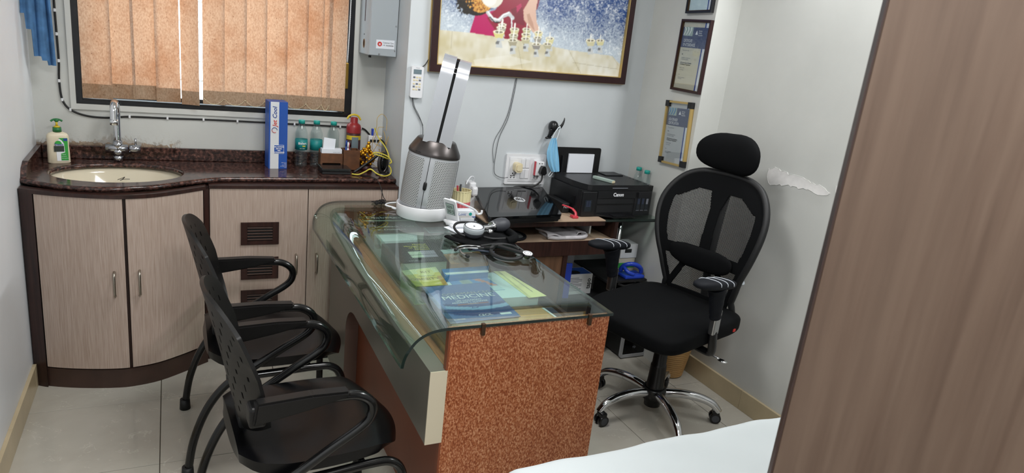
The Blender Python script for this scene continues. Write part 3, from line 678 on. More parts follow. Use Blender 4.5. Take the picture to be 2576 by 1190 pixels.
# ------------------------------------------------------------------ things on the worktop
# soap pump bottle
so = thing('soap_pump_bottle', 'cream hand soap bottle with green pump at the left end of the worktop', 'soap bottle', (-0.462, 3.625, CZ), math.radians(14))
q = BM()
pr = [(0.040, 0.0), (0.0435, 0.003), (0.0425, 0.05), (0.041, 0.08), (0.0425, 0.105), (0.0425, 0.122), (0.036, 0.133), (0.022, 0.139), (0.0165, 0.142)]
for i in range(1): 
    rings = []
    for r, z in pr: rings.append([q.verts.new((x, y * 1.0, z)) for x, y in ell(0, 0, r, r * 0.52, 28, 3.2 if r > 0.03 else 2.4)])
    for a, b in zip(rings[:-1], rings[1:]):
        for k in range(28): q.faces.new((a[k], a[(k + 1) % 28], b[(k + 1) % 28], b[k]))
    q.faces.new(rings[0][::-1]); q.faces.new(rings[-1])
bd = part('bottle', q, 'soap_cream', so, world=False, smooth=True)
q = BM(); cyl(q, (0, 0, 0.140), (0, 0, 0.160), 0.0175, 0.0165); part('collar', q, 'green_plastic', so, world=False)
q = BM(); cyl(q, (0, 0, 0.160), (0, 0, 0.166), 0.013, 0.010); cyl(q, (0, 0, 0.166), (0, 0, 0.186), 0.0045); part('stem', q, 'yellow_plastic', so, world=False)
q = BM(); blob(q, (0, 0, 0.190), 0.009, 0.009, 0.008); tube(q, [(-0.022, 0, 0.186), (-0.012, 0, 0.193), (0, 0, 0.195), (0.012, 0, 0.193), (0.022, 0, 0.187)], 0.0042, 8); part('pump_head', q, 'green_plastic', so, world=False)
fr = -0.0232
def lab(name, pts, m, par, y): 
    return part(name, prism(BM(), pts, y, y + 0.0006, 'y'), m, par, world=False)
lab('label_panel', [(-0.010, 0.012), (0.034, 0.012), (0.034, 0.115), (0.003, 0.115), (-0.004, 0.10), (-0.012, 0.09)], 'white_matt', bd, fr - 0.0004)
lab('label_green_panel', [(0.006, 0.014), (0.034, 0.014), (0.034, 0.115), (0.0, 0.115), (0.012, 0.104), (0.020, 0.09), (0.022, 0.05), (0.006, 0.045)], 'label_green', bd, fr - 0.001)
lab('label_dome', [(-0.016 + 0.014 * (1 - math.cos(PI * i / 10)), 0.088 + 0.015 * math.sin(PI * i / 10)) for i in range(11)], 'label_green', bd, fr - 0.0012)
lab('label_badge', [(0.018, 0.102), (0.033, 0.102), (0.033, 0.113), (0.018, 0.113)], 'ink_blue', bd, fr - 0.0016)
lab('label_window', [(-0.019, 0.054), (0.019, 0.054), (0.019, 0.080), (-0.019, 0.080)], 'label_dark', bd, fr - 0.0018)
Ms = WM[so.name]; rt = Ms.to_3x3() @ Vector((1, 0, 0)); 
text('lettering', 'Dettol', 0.0125, 'ink_blue', bd, Ms @ Vector((-0.016, fr - 0.0016, 0.082)), rt, (0, 0, 1), bold=0.0003)
for k in range(3): text('lettering', ('original', 'protects', 'from germs')[k], 0.0055, 'ink_white', bd, Ms @ Vector((0.008, fr - 0.0012, 0.040 - 0.009 * k)), rt, (0, 0, 1))

# tall blue and white carton
jc = thing('tall_fire_extinguisher_carton', 'tall blue and white carton standing by the window', 'carton', (0.47, 3.62, CZ), math.radians(4))
q = boxb(-0.045, 0.045, -0.048, 0.048, 0, 0.335, 0.001, 1); cj = part('box', q, 'cardboard_blue', jc, world=False)
part('white_band', boxb(-0.038, 0.003, -0.0492, -0.0484, 0.0005, 0.3345), 'cardboard_white', cj, world=False)
part('label_patch', prism(BM(), [(-0.020, 0.078), (0.028, 0.078), (0.028, 0.122), (-0.020, 0.122)], -0.0500, -0.0492, 'y'), 'ink_white', cj, world=False)
part('label_patch_inner', prism(BM(), [(-0.0187, 0.0795), (0.0267, 0.0795), (0.0267, 0.1205), (-0.0187, 0.1205)], -0.0504, -0.0499, 'y'), 'cardboard_blue', cj, world=False)
Mj = WM[jc.name]; jr = Mj.to_3x3() @ Vector((1, 0, 0))
for k, s in enumerate(('ABC POWDER', 'JEEP NO.', 'FIRE', 'EXTINGUISHER')): text('lettering', s, 0.0078, 'ink_white', cj, Mj @ Vector((0.004, -0.0505, 0.110 - 0.0092 * k)), jr, (0, 0, 1), 'CENTER', bold=0.0003)
text('lettering', 'Jet', 0.029, 'ink_red', cj, Mj @ Vector((-0.008, -0.0494, 0.213)), (0, 0, 1), -jr, bold=0.0005, shear=0.2)
text('lettering', 'Cool', 0.029, 'ink_blue', cj, Mj @ Vector((-0.008, -0.0494, 0.252)), (0, 0, 1), -jr, bold=0.0005, shear=0.2)
q = BM(); tube(q, [(-0.018 + 0.0125 * math.cos(a), -0.0492, 0.196 + 0.0125 * math.sin(a)) for a in [i * 0.35 for i in range(0, 10)]], 0.0042, 5, 2, flat=0.3); part('emblem', q, 'ink_blue', cj, world=False)
q = BM(); tube(q, [(-0.018 + 0.0125 * math.cos(a), -0.0492, 0.196 + 0.0125 * math.sin(a)) for a in [PI + i * 0.3 for i in range(0, 8)]], 0.0042, 5, 2, flat=0.3); part('emblem', q, 'ink_red', cj, world=False)
for k in range(5): text('lettering', ('Mfd by Jeep', 'Pune', 'Safe home', 'ISO approved', 'www')[k], 0.0055, 'ink_white', cj, Mj @ Vector((0.043, -0.0488, 0.030 - 0.006 * k)), jr, (0, 0, 1), 'RIGHT')

# water bottles
def bottle(name, label, x, y, z, s=1.0, group=None, lab_m='label_teal', txt=True, rs=1.0):
    b = thing(name, label, 'bottle', (x, y, z), 0, group)
    pr = [(0.0005, 0.002), (0.022, 0.0), (0.030, 0.003), (0.0315, 0.012)]
    zz = 0.016
    for k in range(5): pr += [(0.0315, zz), (0.0298, zz + 0.005), (0.0315, zz + 0.010)]; zz += 0.0135
    pr += [(0.031, 0.090), (0.031, 0.138), (0.032, 0.146), (0.0305, 0.157), (0.032, 0.165), (0.030, 0.180), (0.024, 0.197), (0.0155, 0.211), (0.0130, 0.216), (0.0130, 0.224)]
    q = lathe(BM(), [(r * s * rs, h * s) for r, h in pr], 24); part('shell', q, 'bottle_plastic', b, world=False)
    q = lathe(BM(), [(0.0005, 0.241 * s), (0.0148 * s, 0.241 * s), (0.0162 * s, 0.239 * s), (0.0165 * s, 0.222 * s), (0.0005, 0.222 * s)], 24); part('cap', q, 'cap_teal', b, world=False)
    if lab_m:
        q = lathe(BM(), [(0.0316 * s, 0.088 * s), (0.0316 * s, 0.142 * s)], 32); lb = part('paper_label', thick(q, 0.0003), lab_m, b, world=False)
        if txt:
            text('lettering', 'Bisleri', 0.0165 * s, 'ink_white', lb, (x, y - 0.0322 * s, z + 0.118 * s), (1, 0, 0), (0, 0, 1), 'CENTER', 1.0, bold=0.0002)
            text('lettering', '500', 0.010 * s, 'ink_yellow', lb, (x + 0.008 * s, y - 0.0322 * s, z + 0.106 * s), (1, 0, 0), (0, 0, 1), 'CENTER', bold=0.0003)
            text('lettering', 'since 1965', 0.0058 * s, 'ink_white', lb, (x, y - 0.0322 * s, z + 0.095 * s), (1, 0, 0), (0, 0, 1), 'CENTER')
    return b
bottle('water_bottle', 'clear water bottle with teal label directly right of the tall carton', 0.600, 3.66, CZ, 1.0, 'water bottles on the worktop')
bottle('water_bottle', 'clear water bottle with teal label partly behind the wooden organiser', 0.676, 3.66, CZ, 1.0, 'water bottles on the worktop', txt=False)
bottle('water_bottle', 'clear unlabelled water bottle mostly hidden behind the white card', 0.768, 3.683, CZ, 0.98, 'water bottles on the worktop', None)

# wooden desk organiser with cards and pens
og = thing('desk_organiser', 'small wooden desk organiser holding cards beside the water bottles', 'organiser', (0.77, 3.62, CZ))
part('card_tray', prism(BM(), [(0.684, CZ), (0.798, CZ), (0.798, CZ + 0.085), (0.684, CZ + 0.085)], 3.60, 3.66, 'y', [[(0.694, CZ + 0.008), (0.788, CZ + 0.008), (0.788, CZ + 0.036), (0.694, CZ + 0.036)]]), 'teak_small', og)
part('tray_back', boxb(0.684, 0.798, 3.655, 3.662, CZ, CZ + 0.10), 'teak_small', og)
part('pen_well', prism(BM(), [(0.800, 3.585), (0.884, 3.585), (0.884, 3.66), (0.800, 3.66)], CZ, CZ + 0.108, 'z', [[(0.806, 3.591), (0.878, 3.591), (0.878, 3.654), (0.806, 3.654)]]), 'teak_small', og)
part('pen_well_base', boxb(0.800, 0.884, 3.585, 3.66, CZ, CZ + 0.004), 'teak_small', og)
q = BM(); M = Matrix.Translation((0.693, 3.605, CZ + 0.078)) @ Matrix.Rotation(math.radians(7), 4, 'Y') @ Matrix.Rotation(math.radians(-12), 4, 'X')
box(q, 0, 0.060, 0, 0.0012, 0, 0.090); bmesh.ops.transform(q, matrix=M, verts=q.verts[:]); part('upright_card', q, 'paper_white', None, 'plain white card leaning upright in the wooden organiser', cat='card')
q = boxb(0.690, 0.794, 3.606, 3.648, CZ + 0.085, CZ + 0.108, 0.001, 1); cs = part('card_stack', q, 'paper_white', None, 'low stack of white visiting cards on the wooden organiser', cat='cards')
text('lettering', 'VISITING CARDS', 0.005, 'ink_grey', cs, (0.765, 3.6055, CZ + 0.090), (1, 0, 0), (0, 0, 1), 'CENTER')
for k, (dx, dy, h, m, lab_) in enumerate(((0.812, 3.612, 0.155, 'ink_blue', 'blue'), (0.822, 3.60, 0.148, 'white_plastic', 'white'), (0.833, 3.615, 0.142, 'red_plastic', 'red'), (0.846, 3.63, 0.15, 'black_plastic', 'black'))):
    p = thing('pen', lab_ + ' pen standing in the wooden organiser', 'pen', (dx, dy, CZ + 0.005), group='pens in the wooden organiser')
    part('barrel', cyl(BM(), (dx, dy, CZ + 0.005), (dx + 0.004 - 0.003 * k, dy, CZ + h - 0.03), 0.0045, n=10), m, p)
    part('pen_cap', cyl(BM(), (dx + 0.004 - 0.003 * k, dy, CZ + h - 0.03), (dx + 0.005 - 0.0035 * k, dy, CZ + h), 0.0052, 0.0045, n=10), 'ink_blue' if k == 0 else m, p)

for o_ in [og] + [q for q in bpy.data.objects if q.name.startswith(('pen', 'upright_card', 'card_stack')) and q.parent is None]: o_.location.y -= 0.028
# fire extinguisher behind the organiser
fe = thing('small_fire_extinguisher', 'small red fire extinguisher with yellow handle behind the wooden organiser', 'fire extinguisher', (0.872, 3.672, CZ))
part('cylinder', lathe(BM(), [(0.0005, 0), (0.036, 0), (0.038, 0.004), (0.038, 0.195), (0.0005, 0.195)], 24, (0.872, 3.672, CZ)), 'dark_red', fe)
part('shoulder', lathe(BM(), [(0.0385, 0.185), (0.0385, 0.215), (0.034, 0.228), (0.022, 0.236), (0.0195, 0.240), (0.0195, 0.262), (0.017, 0.266), (0.0005, 0.266)], 24, (0.872, 3.672, CZ)), 'red_metal', fe)
part('handle', tube(BM(), [(0.834, 3.667, CZ + 0.256), (0.844, 3.667, CZ + 0.272), (0.868, 3.667, CZ + 0.281), (0.892, 3.667, CZ + 0.274), (0.905, 3.667, CZ + 0.254)], 0.0085, 8, 5, flat=0.6), 'yellow_plastic', fe)
part('instruction_label', lathe(BM(), [(0.0388, 0.075), (0.0388, 0.165)], 14, (0.872, 3.672, CZ), a0=math.radians(245), a1=math.radians(300)), 'lcd_grey', fe)
part('label_band', lathe(BM(), [(0.0387, 0.15), (0.0387, 0.172)], 14, (0.872, 3.672, CZ), a0=math.radians(190), a1=math.radians(350)), 'yellow_plastic', fe)

# flat smoked tray with lid in front
tr = thing('smoked_plastic_case', 'flat smoky plastic case lying at the front of the worktop', 'case', (0.75, 3.50, CZ))
part('base', boxb(0.672, 0.815, 3.455, 3.575, CZ, CZ + 0.012, 0.003), 'black_matt', tr)
part('lid', boxb(0.669, 0.818, 3.452, 3.578, CZ + 0.012, CZ + 0.030, 0.005), 'smoke_plastic', tr)
# black stick leaning over
part('umbrella_stick', tube(BM(), [(0.832, 3.475, CZ + 0.006), (0.905, 3.50, CZ + 0.05), (0.975, 3.525, CZ + 0.096)], 0.0068, 8, 4), 'black_plastic', None, 'thick black stick lying aslant beside the gold ornament', cat='stick')
# gold ornament
go = thing('gold_ornament', 'small gold beaded figurine beside the modem on the worktop', 'ornament', (0.925, 3.58, CZ))
part('stand', lathe(BM(), [(0.0005, 0), (0.034, 0), (0.030, 0.018), (0.018, 0.04), (0.0005, 0.045)], 18, (0.925, 3.58, CZ)), 'dark_red', go)
q = BM(); rr = random.Random(5)
for k in range(80):
    a = rr.uniform(0, 2 * PI); h = rr.uniform(0.035, 0.115); R_ = 0.043 * math.sin(PI * min(max((h - 0.015) / 0.105, 0), 1)) ** 0.6 * rr.uniform(0.7, 1)
    blob(q, (0.922 + R_ * math.cos(a), 3.58 + R_ * math.sin(a), CZ + h), 0.0085, 0.0085, 0.0075, 2, 7, 5)
part('beaded_body', q, 'gold', go)
part('head', blob(blob(BM(), (0.932, 3.58, CZ + 0.125), 0.014, 0.014, 0.017), (0.934, 3.58, CZ + 0.147), 0.009, 0.009, 0.009), 'gold', go)
# white modem standing on edge, with cables
mo = thing('white_modem', 'white modem box standing on edge in the worktop corner', 'modem', (0.985, 3.66, CZ))
part('case', boxb(0.948, 1.022, 3.645, 3.675, CZ + 0.0, CZ + 0.175, 0.004), 'white_plastic', mo)
for k in range(3): part('socket', boxb(0.955 + 0.02 * k, 0.968 + 0.02 * k, 3.6435, 3.6455, CZ + 0.14, CZ + 0.155), 'black_matt', mo)
part('plug_tab', boxb(0.966, 0.976, 3.65, 3.67, CZ + 0.174, CZ + 0.212, 0.002), 'blue_plastic', mo)
hb = thing('ring_stand', 'dark glass ring ornament under the yellow cables', 'ornament', (0.985, 3.47, CZ))
part('foot', lathe(BM(), [(0.0005, 0), (0.036, 0), (0.035, 0.006), (0.015, 0.012), (0.0005, 0.012)], 20, (0.985, 3.47, CZ), 1, 0.7), 'nickel_dark', hb)
part('ring', tube(BM(), [(0.985 + 0.024 * math.cos(a), 3.47 + 0.010 * math.cos(a), CZ + 0.062 + 0.05 * math.sin(a)) for a in [2 * PI * i / 20 for i in range(20)]], 0.009, 8, 1, True, raw=True), 'nickel_dark', hb)
part('inset', lathe(BM(), [(0.0005, -0.003), (0.020, -0.003), (0.020, 0.003), (0.0005, 0.003)], 20, M=Matrix.Translation((0.985, 3.47, CZ + 0.062)) @ Matrix.Scale(2, 4, (0, 0, 1)) @ Matrix.Rotation(PI / 2, 4, 'X')), 'black_gloss', hb)
Y1 = [(0.975, 3.63, 1.118), (0.99, 3.60, 1.07), (1.012, 3.55, 1.035), (1.020, 3.50, 1.0), (1.010, 3.46, 0.985), (0.97, 3.44, 1.0), (0.925, 3.45, 1.012), (0.95, 3.44, 1.018), (1.0, 3.44, 1.0), (1.018, 3.43, 0.975), (1.006, 3.42, 0.968)]
part('yellow_patch_cable', tube(BM(), Y1, 0.0036, 7), 'yellow_cable', None, 'thick yellow cable looping in front of the white modem', cat='cable')
Y2 = [(1.005, 3.43, 0.955), (1.018, 3.43, 0.935), (1.012, 3.42, 0.912), (0.975, 3.40, 0.905), (0.935, 3.40, 0.918), (0.905, 3.41, 0.938), (0.88, 3.42, 0.922), (0.85, 3.43, 0.905), (0.82, 3.45, 0.903)]
part('yellow_floor_cable', tube(BM(), Y2, 0.0036, 7), 'yellow_cable', None, 'yellow cable trailing low across the worktop to the smoky case', cat='cable')
th_ = thing('thin_wire_coil', 'tangle of thin orange-yellow wire in the corner above the modem', 'wire', (1.0, 3.6, 1.0)); rr = random.Random(11)
for k in range(4):
    c0 = 1.11 - 0.05 * k; pts = [(0.995 + rr.uniform(-0.01, 0.02) + 0.030 * math.cos(a), 3.60 + 0.02 * math.sin(2 * a), c0 + (0.085 - 0.01 * k) * math.sin(a) + rr.uniform(-0.008, 0.008)) for a in [i * 0.75 + k for i in range(9)]]
    part('strand', tube(BM(), pts, 0.0013, 5), 'yellow_thin', th_)
bk = [(1.0, 3.62, 1.06), (1.012, 3.57, 1.05), (1.018, 3.53, 1.0), (1.016, 3.50, 0.95), (1.012, 3.46, 0.91)]
part('black_adapter_lead', tube(BM(), bk, 0.0045, 7), 'black_cable', None, 'black adapter lead hanging among the yellow wires', cat='cable')
part('loose_black_cable', tube(BM(), [(0.86, 3.44, CZ + 0.004), (0.90, 3.40, CZ + 0.004), (0.92, 3.36, CZ + 0.003), (0.926, 3.30, 0.886), (0.930, 3.275, 0.86), (0.938, 3.262, 0.83), (0.945, 3.24, 0.815)], 0.0022, 6), 'black_cable', None, 'thin black cable dropping over the worktop edge towards the desk', cat='cable')

# stabiliser on the window wall
st = thing('voltage_stabiliser', 'grey metal voltage stabiliser mounted high between window and picture', 'stabiliser', (0.97, 3.62, 1.5))
part('case', boxb(0.895, 1.030, 3.525, WY - 0.001, 1.497, 1.83, 0.004), 'stabiliser_grey', st)
part('cover', boxb(0.897, 1.034, 3.517, 3.526, 1.50, 1.83, 0.002), 'stabiliser_grey', st)
part('side_badge', lathe(BM(), [(0.0005, 0), (0.017, 0), (0.017, 0.002)], 20, M=Matrix.Translation((0.895, 3.63, 1.55)) @ Matrix.Scale(1.3, 4, (0, 0, 1)) @ Matrix.Rotation(-PI / 2, 4, 'Y')), 'skin_card', st)
part('side_slot', boxb(0.8935, 0.8955, 3.625, 3.635, 1.66, 1.83), 'dark_red', st)
part('side_lamp', boxb(0.8935, 0.8955, 3.628, 3.634, 1.592, 1.598), 'black_matt', st)
for z in (1.53, 1.65): part('screw', cyl(BM(), (1.025, 3.517, z), (1.025, 3.5145, z), 0.0035, n=10), 'steel', st)
part('foot_screw', cyl(BM(), (0.945, 3.517, 1.507), (0.945, 3.513, 1.507), 0.004, n=10), 'steel', st)
part('cable_gland', cyl(BM(), (0.91, 3.56, 1.485), (0.91, 3.56, 1.498), 0.007, n=10), 'black_matt', st)
sk_ = part('sticker', prism(BM(), [(0.928, 1.534), (1.022, 1.537), (1.022, 1.580), (0.928, 1.577)], 3.5158, 3.517, 'y'), 'paper_white', st, 'white sticker with a red round logo')
part('logo', cyl(BM(), (0.946, 3.5158, 1.557), (0.946, 3.5152, 1.557), 0.0115, n=24), 'ink_red', sk_)
text('lettering', 'e', 0.020, 'ink_white', sk_, (0.946, 3.5150, 1.5515), (1, 0, 0), (0, 0, 1), 'CENTER', bold=0.0003)
text('lettering', 'Customer Care', 0.0105, 'ink_black', sk_, (0.962, 3.5156, 1.562), (1, 0, 0), (0, 0, 1), sx=0.82)
text('lettering', '+91 7823898989', 0.0098, 'ink_black', sk_, (0.962, 3.5156, 1.549), (1, 0, 0), (0, 0, 1), sx=0.82)

# ------------------------------------------------------------------ framed picture
def wall_quad(p, tilt=0.0): pass
pf = thing('framed_picture', 'large framed print of a robed person pouring into metal cups', 'picture', (1.71, PY - 0.02, 1.46), M=Matrix.Translation((1.134, PY, 1.459)) @ Matrix.Rotation(math.radians(-0.95), 4, 'Y'))
PW, PH, FB = 1.152, 0.70, 0.036
part('frame', prism(BM(), [(0, 0), (PW, 0), (PW, PH), (0, PH)], -0.030, -0.001, 'y', [[(FB, FB), (PW - FB, FB), (PW - FB, PH - FB), (FB, PH - FB)]]), 'picture_wood', pf, world=False)
part('gold_lip', prism(BM(), [(-0.003, -0.003), (PW + 0.003, -0.003), (PW + 0.003, PH + 0.003), (-0.003, PH + 0.003)], -0.012, -0.0005, 'y', [[(0.002, 0.002), (PW - 0.002, 0.002), (PW - 0.002, PH - 0.002), (0.002, PH - 0.002)]]), 'gold_trim', pf, world=False)
part('inner_lip', prism(BM(), [(FB - 0.001, FB - 0.001), (PW - FB + 0.001, FB - 0.001), (PW - FB + 0.001, PH - FB + 0.001), (FB - 0.001, PH - FB + 0.001)], -0.0305, -0.012, 'y', [[(FB + 0.003, FB + 0.003), (PW - FB - 0.003, FB + 0.003), (PW - FB - 0.003, PH - FB - 0.003), (FB + 0.003, PH - FB - 0.003)]]), 'gold_trim', pf, world=False)
iw, ih = PW - 2 * FB, PH - 2 * FB
S = Ras(iw, ih, 400, 236, '#b9c6d2')
# photo pixel -> print coordinates: x 1099..1563 at the bottom, y grows upwards
def q2(px, py): return ((px - 1099 + (py - 170) * 0.06 * (1 - (px - 1099) / 464 * -0.9) * 0) / 464 * iw - 0.0, 0)
def G(zx, zy):          # coordinates read off the enlarged photograph (4.293 x, origin 1040,0)
    px, py = 1040 + zx / 4.293, zy / 4.293
    yb = 171 + (px - 1099) * 0.0555; h = (yb - py); xl = 1099 - (py - 171) * 0.067 * -1 * -1; xr = 1563 - (py - 197) * 0.166
    return ((px - xl) / (xr - xl) * iw, h * 0.002225 * (1 + 0.0 * h))
n1 = S.vnoise(150, 110); n2 = S.vnoise(60, 24); n3 = S.vnoise(12, 6); n4 = S.vnoise(260, 160)
tt = np.clip((S.Y - 0.16) / 0.22 + (S.X / iw - 0.55) * 0.45 + (n3 - 0.5) * 0.5, 0, 1)
mixc = np.clip(tt * 1.15 * (0.45 + 0.75 * n1) + (n4 - 0.5) * 0.5, 0, 1)[..., None]
S.im = np.array(C('#c2cdd6')[:3]) * (1 - mixc) + np.array(C('#123f7e')[:3]) * mixc
S.put(n1 * n2 > 0.52, '#eef2f4', 0.6); S.put((n4 > 0.80) & (tt > 0.25), '#0b2c5f', 0.55); S.put((n4 < 0.16), '#dfe7ee', 0.5)
# table
tb_ = [G(255, 425), G(600, 440), G(1200, 505), G(1650, 575), G(2165, 625), G(2300, 745), G(2400, 950), G(100, 800)]
m_ = S.inside(tb_); kk = np.clip(0.5 + (n3 - 0.5) * 0.9 + (n2 - 0.5) * 0.5, 0, 1)[..., None]; S.put(m_, np.array(C('#c6bc98')[:3]) * (1 - kk) + np.array(C('#e6e4da')[:3]) * kk)
S.poly([G(620, 690), G(980, 640), G(1250, 700), G(1000, 745), G(640, 745)], '#eceae0', 0.45)
for a, b in (((410, 430), (400, 590)), ((1090, 560), (1130, 770)), ((1650, 575), (1790, 810)), ((1700, 700), (2240, 760)), ((2165, 625), (2240, 720))): S.line([G(*a), G(*b)], 0.0024, '#8d8258', 0.55)
# robe, arm
S.poly([G(640, 280), G(585, 440), G(810, 465), G(1130, 500), G(1200, 380), G(900, 210)], '#b3145c')
S.poly([G(930, 40), G(860, 210), G(760, 300), G(900, 480), G(1130, 500), G(1220, 370), G(1180, 200), G(1280, 60), G(1330, -60), G(960, -60)], '#8c1330')
S.poly([G(1180, 100), G(1235, 165), G(1310, -60), G(1215, -60)], '#3a0c1e'); S.poly([G(1010, 210), G(1050, 330), G(1160, 360), G(1130, 160)], '#6a0f24', 0.7)
S.poly([G(1070, 180), G(1075, 240), G(1130, 180), G(1120, 150)], '#c2245f', 0.7)
S.poly([G(1200, 130), G(1145, 210), G(1150, 300), G(1240, 410), G(1330, 470), G(1330, 400), G(1290, 320), G(1280, 210), G(1345, -60), G(1305, -60)], '#d6b09c'); S.poly([G(1180, 250), G(1200, 330), G(1270, 410), G(1250, 330), G(1210, 240)], '#a97a62', 0.6)
S.poly([G(1310, 60), G(1280, 215), G(1300, 190), G(1370, -40)], '#7a1230')
# kettle
def ring(cx, cy, rx, ry, n=24): return [G(cx + rx * math.cos(2 * PI * i / n), cy + ry * math.sin(2 * PI * i / n)) for i in range(n)]
S.poly(ring(650, 100, 190, 185), '#17100e'); S.poly(ring(690, 90, 165, 165), '#b9762c'); mk = S.inside(ring(690, 90, 165, 165)); S.put(mk & (n4 > 0.55), '#e2b25a', 0.8); S.put(mk & (n4 < 0.3), '#6a3512', 0.8)
S.poly(ring(815, 90, 120, 118), '#ded9cb'); S.poly(ring(790, 130, 70, 60), '#f2efe6', 0.8); S.poly(ring(500, 60, 60, 90), '#dcdcdc', 0.8)
S.put(S.inside(ring(540, 190, 90, 90)) & (n1 > 0.4), '#241c14')
S.line([G(870, 0), G(900, 50), G(950, 78), G(1000, 60), G(1025, 0)], 0.016, '#c9c9c6'); S.line([G(885, 0), G(915, 40), G(955, 60), G(990, 40), G(1005, 0)], 0.006, '#4c4a4a')
S.line([G(770, 250), G(820, 310), G(880, 320), G(930, 275), G(990, 250), G(1030, 290)], 0.018, '#c4c7c9'); S.line([G(775, 245), G(825, 300), G(885, 310), G(935, 262), G(990, 240)], 0.006, '#f4f6f7'); S.line([G(790, 290), G(840, 335), G(890, 335)], 0.006, '#1c1a1c')
S.line([G(1018, 295), G(1022, 400)], 0.006, '#e9eff2')
for cx, cy, s, c1 in ((920, 375, 0.75, '#b7b2a2'), (910, 405, 0.85, '#a8a494'), (885, 450, 1.0, '#d6cd86'), (1050, 415, 0.85, '#cfc69a'), (1180, 410, 0.8, '#b9b48a'), (1040, 470, 0.85, '#b0a992'), (1175, 460, 0.85, '#cfc790'), (1310, 435, 0.8, '#d9cf9a'), (1030, 520, 0.9, '#a59d85'), (1170, 500, 0.85, '#bdb694'), (1300, 485, 0.8, '#9d978b'), (1435, 490, 0.85, '#d6cf98'), (1285, 550, 0.85, '#8f8a84'), (1410, 545, 0.85, '#b5af93'), (1905, 500, 0.95, '#cfc8a2'), (2020, 495, 0.85, '#d4cd9c')):
    s *= 60; S.poly([G(cx - s, cy - 0.45 * s), G(cx + s, cy - 0.45 * s), G(cx + 0.62 * s, cy + 0.55 * s), G(cx - 0.62 * s, cy + 0.55 * s)], c1)
    S.poly([G(cx - 0.28 * s, cy + 0.5 * s), G(cx + 0.28 * s, cy + 0.5 * s), G(cx + 0.6 * s, cy + 2.0 * s), G(cx - 0.6 * s, cy + 2.0 * s)], '#c9cccb'); S.poly([G(cx - 0.5 * s, cy + 1.0 * s), G(cx + 0.1 * s, cy + 1.0 * s), G(cx + 0.0 * s, cy + 1.5 * s), G(cx - 0.6 * s, cy + 1.5 * s)], '#4d4c50', 0.8)
    S.poly([G(cx + s * math.cos(2 * PI * i / 16), cy - 0.45 * s + 0.3 * s * math.sin(2 * PI * i / 16)) for i in range(16)], '#efe9d2'); S.poly([G(cx + 0.7 * s * math.cos(2 * PI * i / 16), cy - 0.42 * s + 0.18 * s * math.sin(2 * PI * i / 16)) for i in range(16)], '#7d745c')
    S.line([G(cx + 0.1 * s, cy - 1.5 * s), G(cx, cy - 0.3 * s)], 0.006, '#f4f2ea')
S.im = np.clip(S.im, 0, 1); pad = np.pad(S.im, ((1, 1), (1, 1), (0, 0)), 'edge')
S.im = sum(pad[i:i + S.ny, j:j + S.nx] * w_ for i, a_ in enumerate((0.2, 0.6, 0.2)) for j, w_ in enumerate((0.2 * a_, 0.6 * a_, 0.2 * a_)))
S.sheet('print', 'print_gloss', pf, WM[pf.name] @ Vector((FB, -0.013, FB)), WM[pf.name].to_3x3() @ Vector((1, 0, 0)), WM[pf.name].to_3x3() @ Vector((0, 0, 1)), 'colour print of a kettle pouring into rows of goblets')
# two thin wires from the picture lamp to the plug
part('picture_wire', tube(tube(BM(), [(1.622, PY - 0.006, 1.46), (1.612, PY - 0.006, 1.36), (1.593, PY - 0.006, 1.245), (1.556, PY - 0.006, 1.15), (1.545, PY - 0.006, 1.06), (1.545, PY - 0.006, 0.965), (1.575, PY - 0.010, 0.935), (1.62, PY - 0.014, 0.932), (1.655, PY - 0.02, 0.948), (1.668, PY - 0.03, 0.968)], 0.0016, 5), [(1.618, PY - 0.004, 1.46), (1.598, PY - 0.004, 1.30), (1.570, PY - 0.004, 1.21), (1.534, PY - 0.004, 1.14), (1.526, PY - 0.004, 1.08), (1.538, PY - 0.004, 1.01)], 0.0013, 5), 'grey_cable', None, 'thin grey wire hanging below the large picture to the wall plug', cat='wire')

# ------------------------------------------------------------------ AC remote in its wall holder
rm = thing('ac_remote', 'white air conditioner remote hanging on the wall left of the picture', 'remote', (1.076, PY, 1.33))
part('body', prism(BM(), rrect(1.046, 1.107, 1.326, 1.477, 0.008), PY - 0.022, PY - 0.001, 'y'), 'white_plastic', rm)
part('screen', boxb(1.056, 1.096, PY - 0.0232, PY - 0.0215, 1.440, 1.462), 'lcd_grey', rm)
for r_i in range(5):
    for c_i in range(3): part('button', boxb(1.0555 + 0.0145 * c_i, 1.0665 + 0.0145 * c_i, PY - 0.0235, PY - 0.0215, 1.420 - 0.0135 * r_i - (0.004 if r_i > 1 else 0), 1.4285 - 0.0135 * r_i - (0.004 if r_i > 1 else 0), 0.001, 1), 'cream_plastic' if (r_i + c_i) % 3 else 'ink_grey', rm)
text('lettering', 'Hitachi', 0.0062, 'ink_grey', rm, (1.076, PY - 0.0222, 1.467), (1, 0, 0), (0, 0, 1), 'CENTER')
part('remote_cord', tube(tube(BM(), [(1.062, PY - 0.008, 1.328), (1.068, PY - 0.008, 1.29), (1.09, PY - 0.008, 1.25), (1.125, PY - 0.008, 1.19), (1.13, PY - 0.008, 1.10)], 0.0016, 5), [(1.064, PY - 0.006, 1.328), (1.078, PY - 0.006, 1.28), (1.10, PY - 0.006, 1.245), (1.128, PY - 0.006, 1.19)], 0.0014, 5), 'grey_cable', rm)
part('upper_cord', tube(BM(), [(1.103, PY - 0.006, 1.475), (1.118, PY - 0.006, 1.49), (1.134, PY - 0.006, 1.52)], 0.002, 5), 'black_cable', rm)

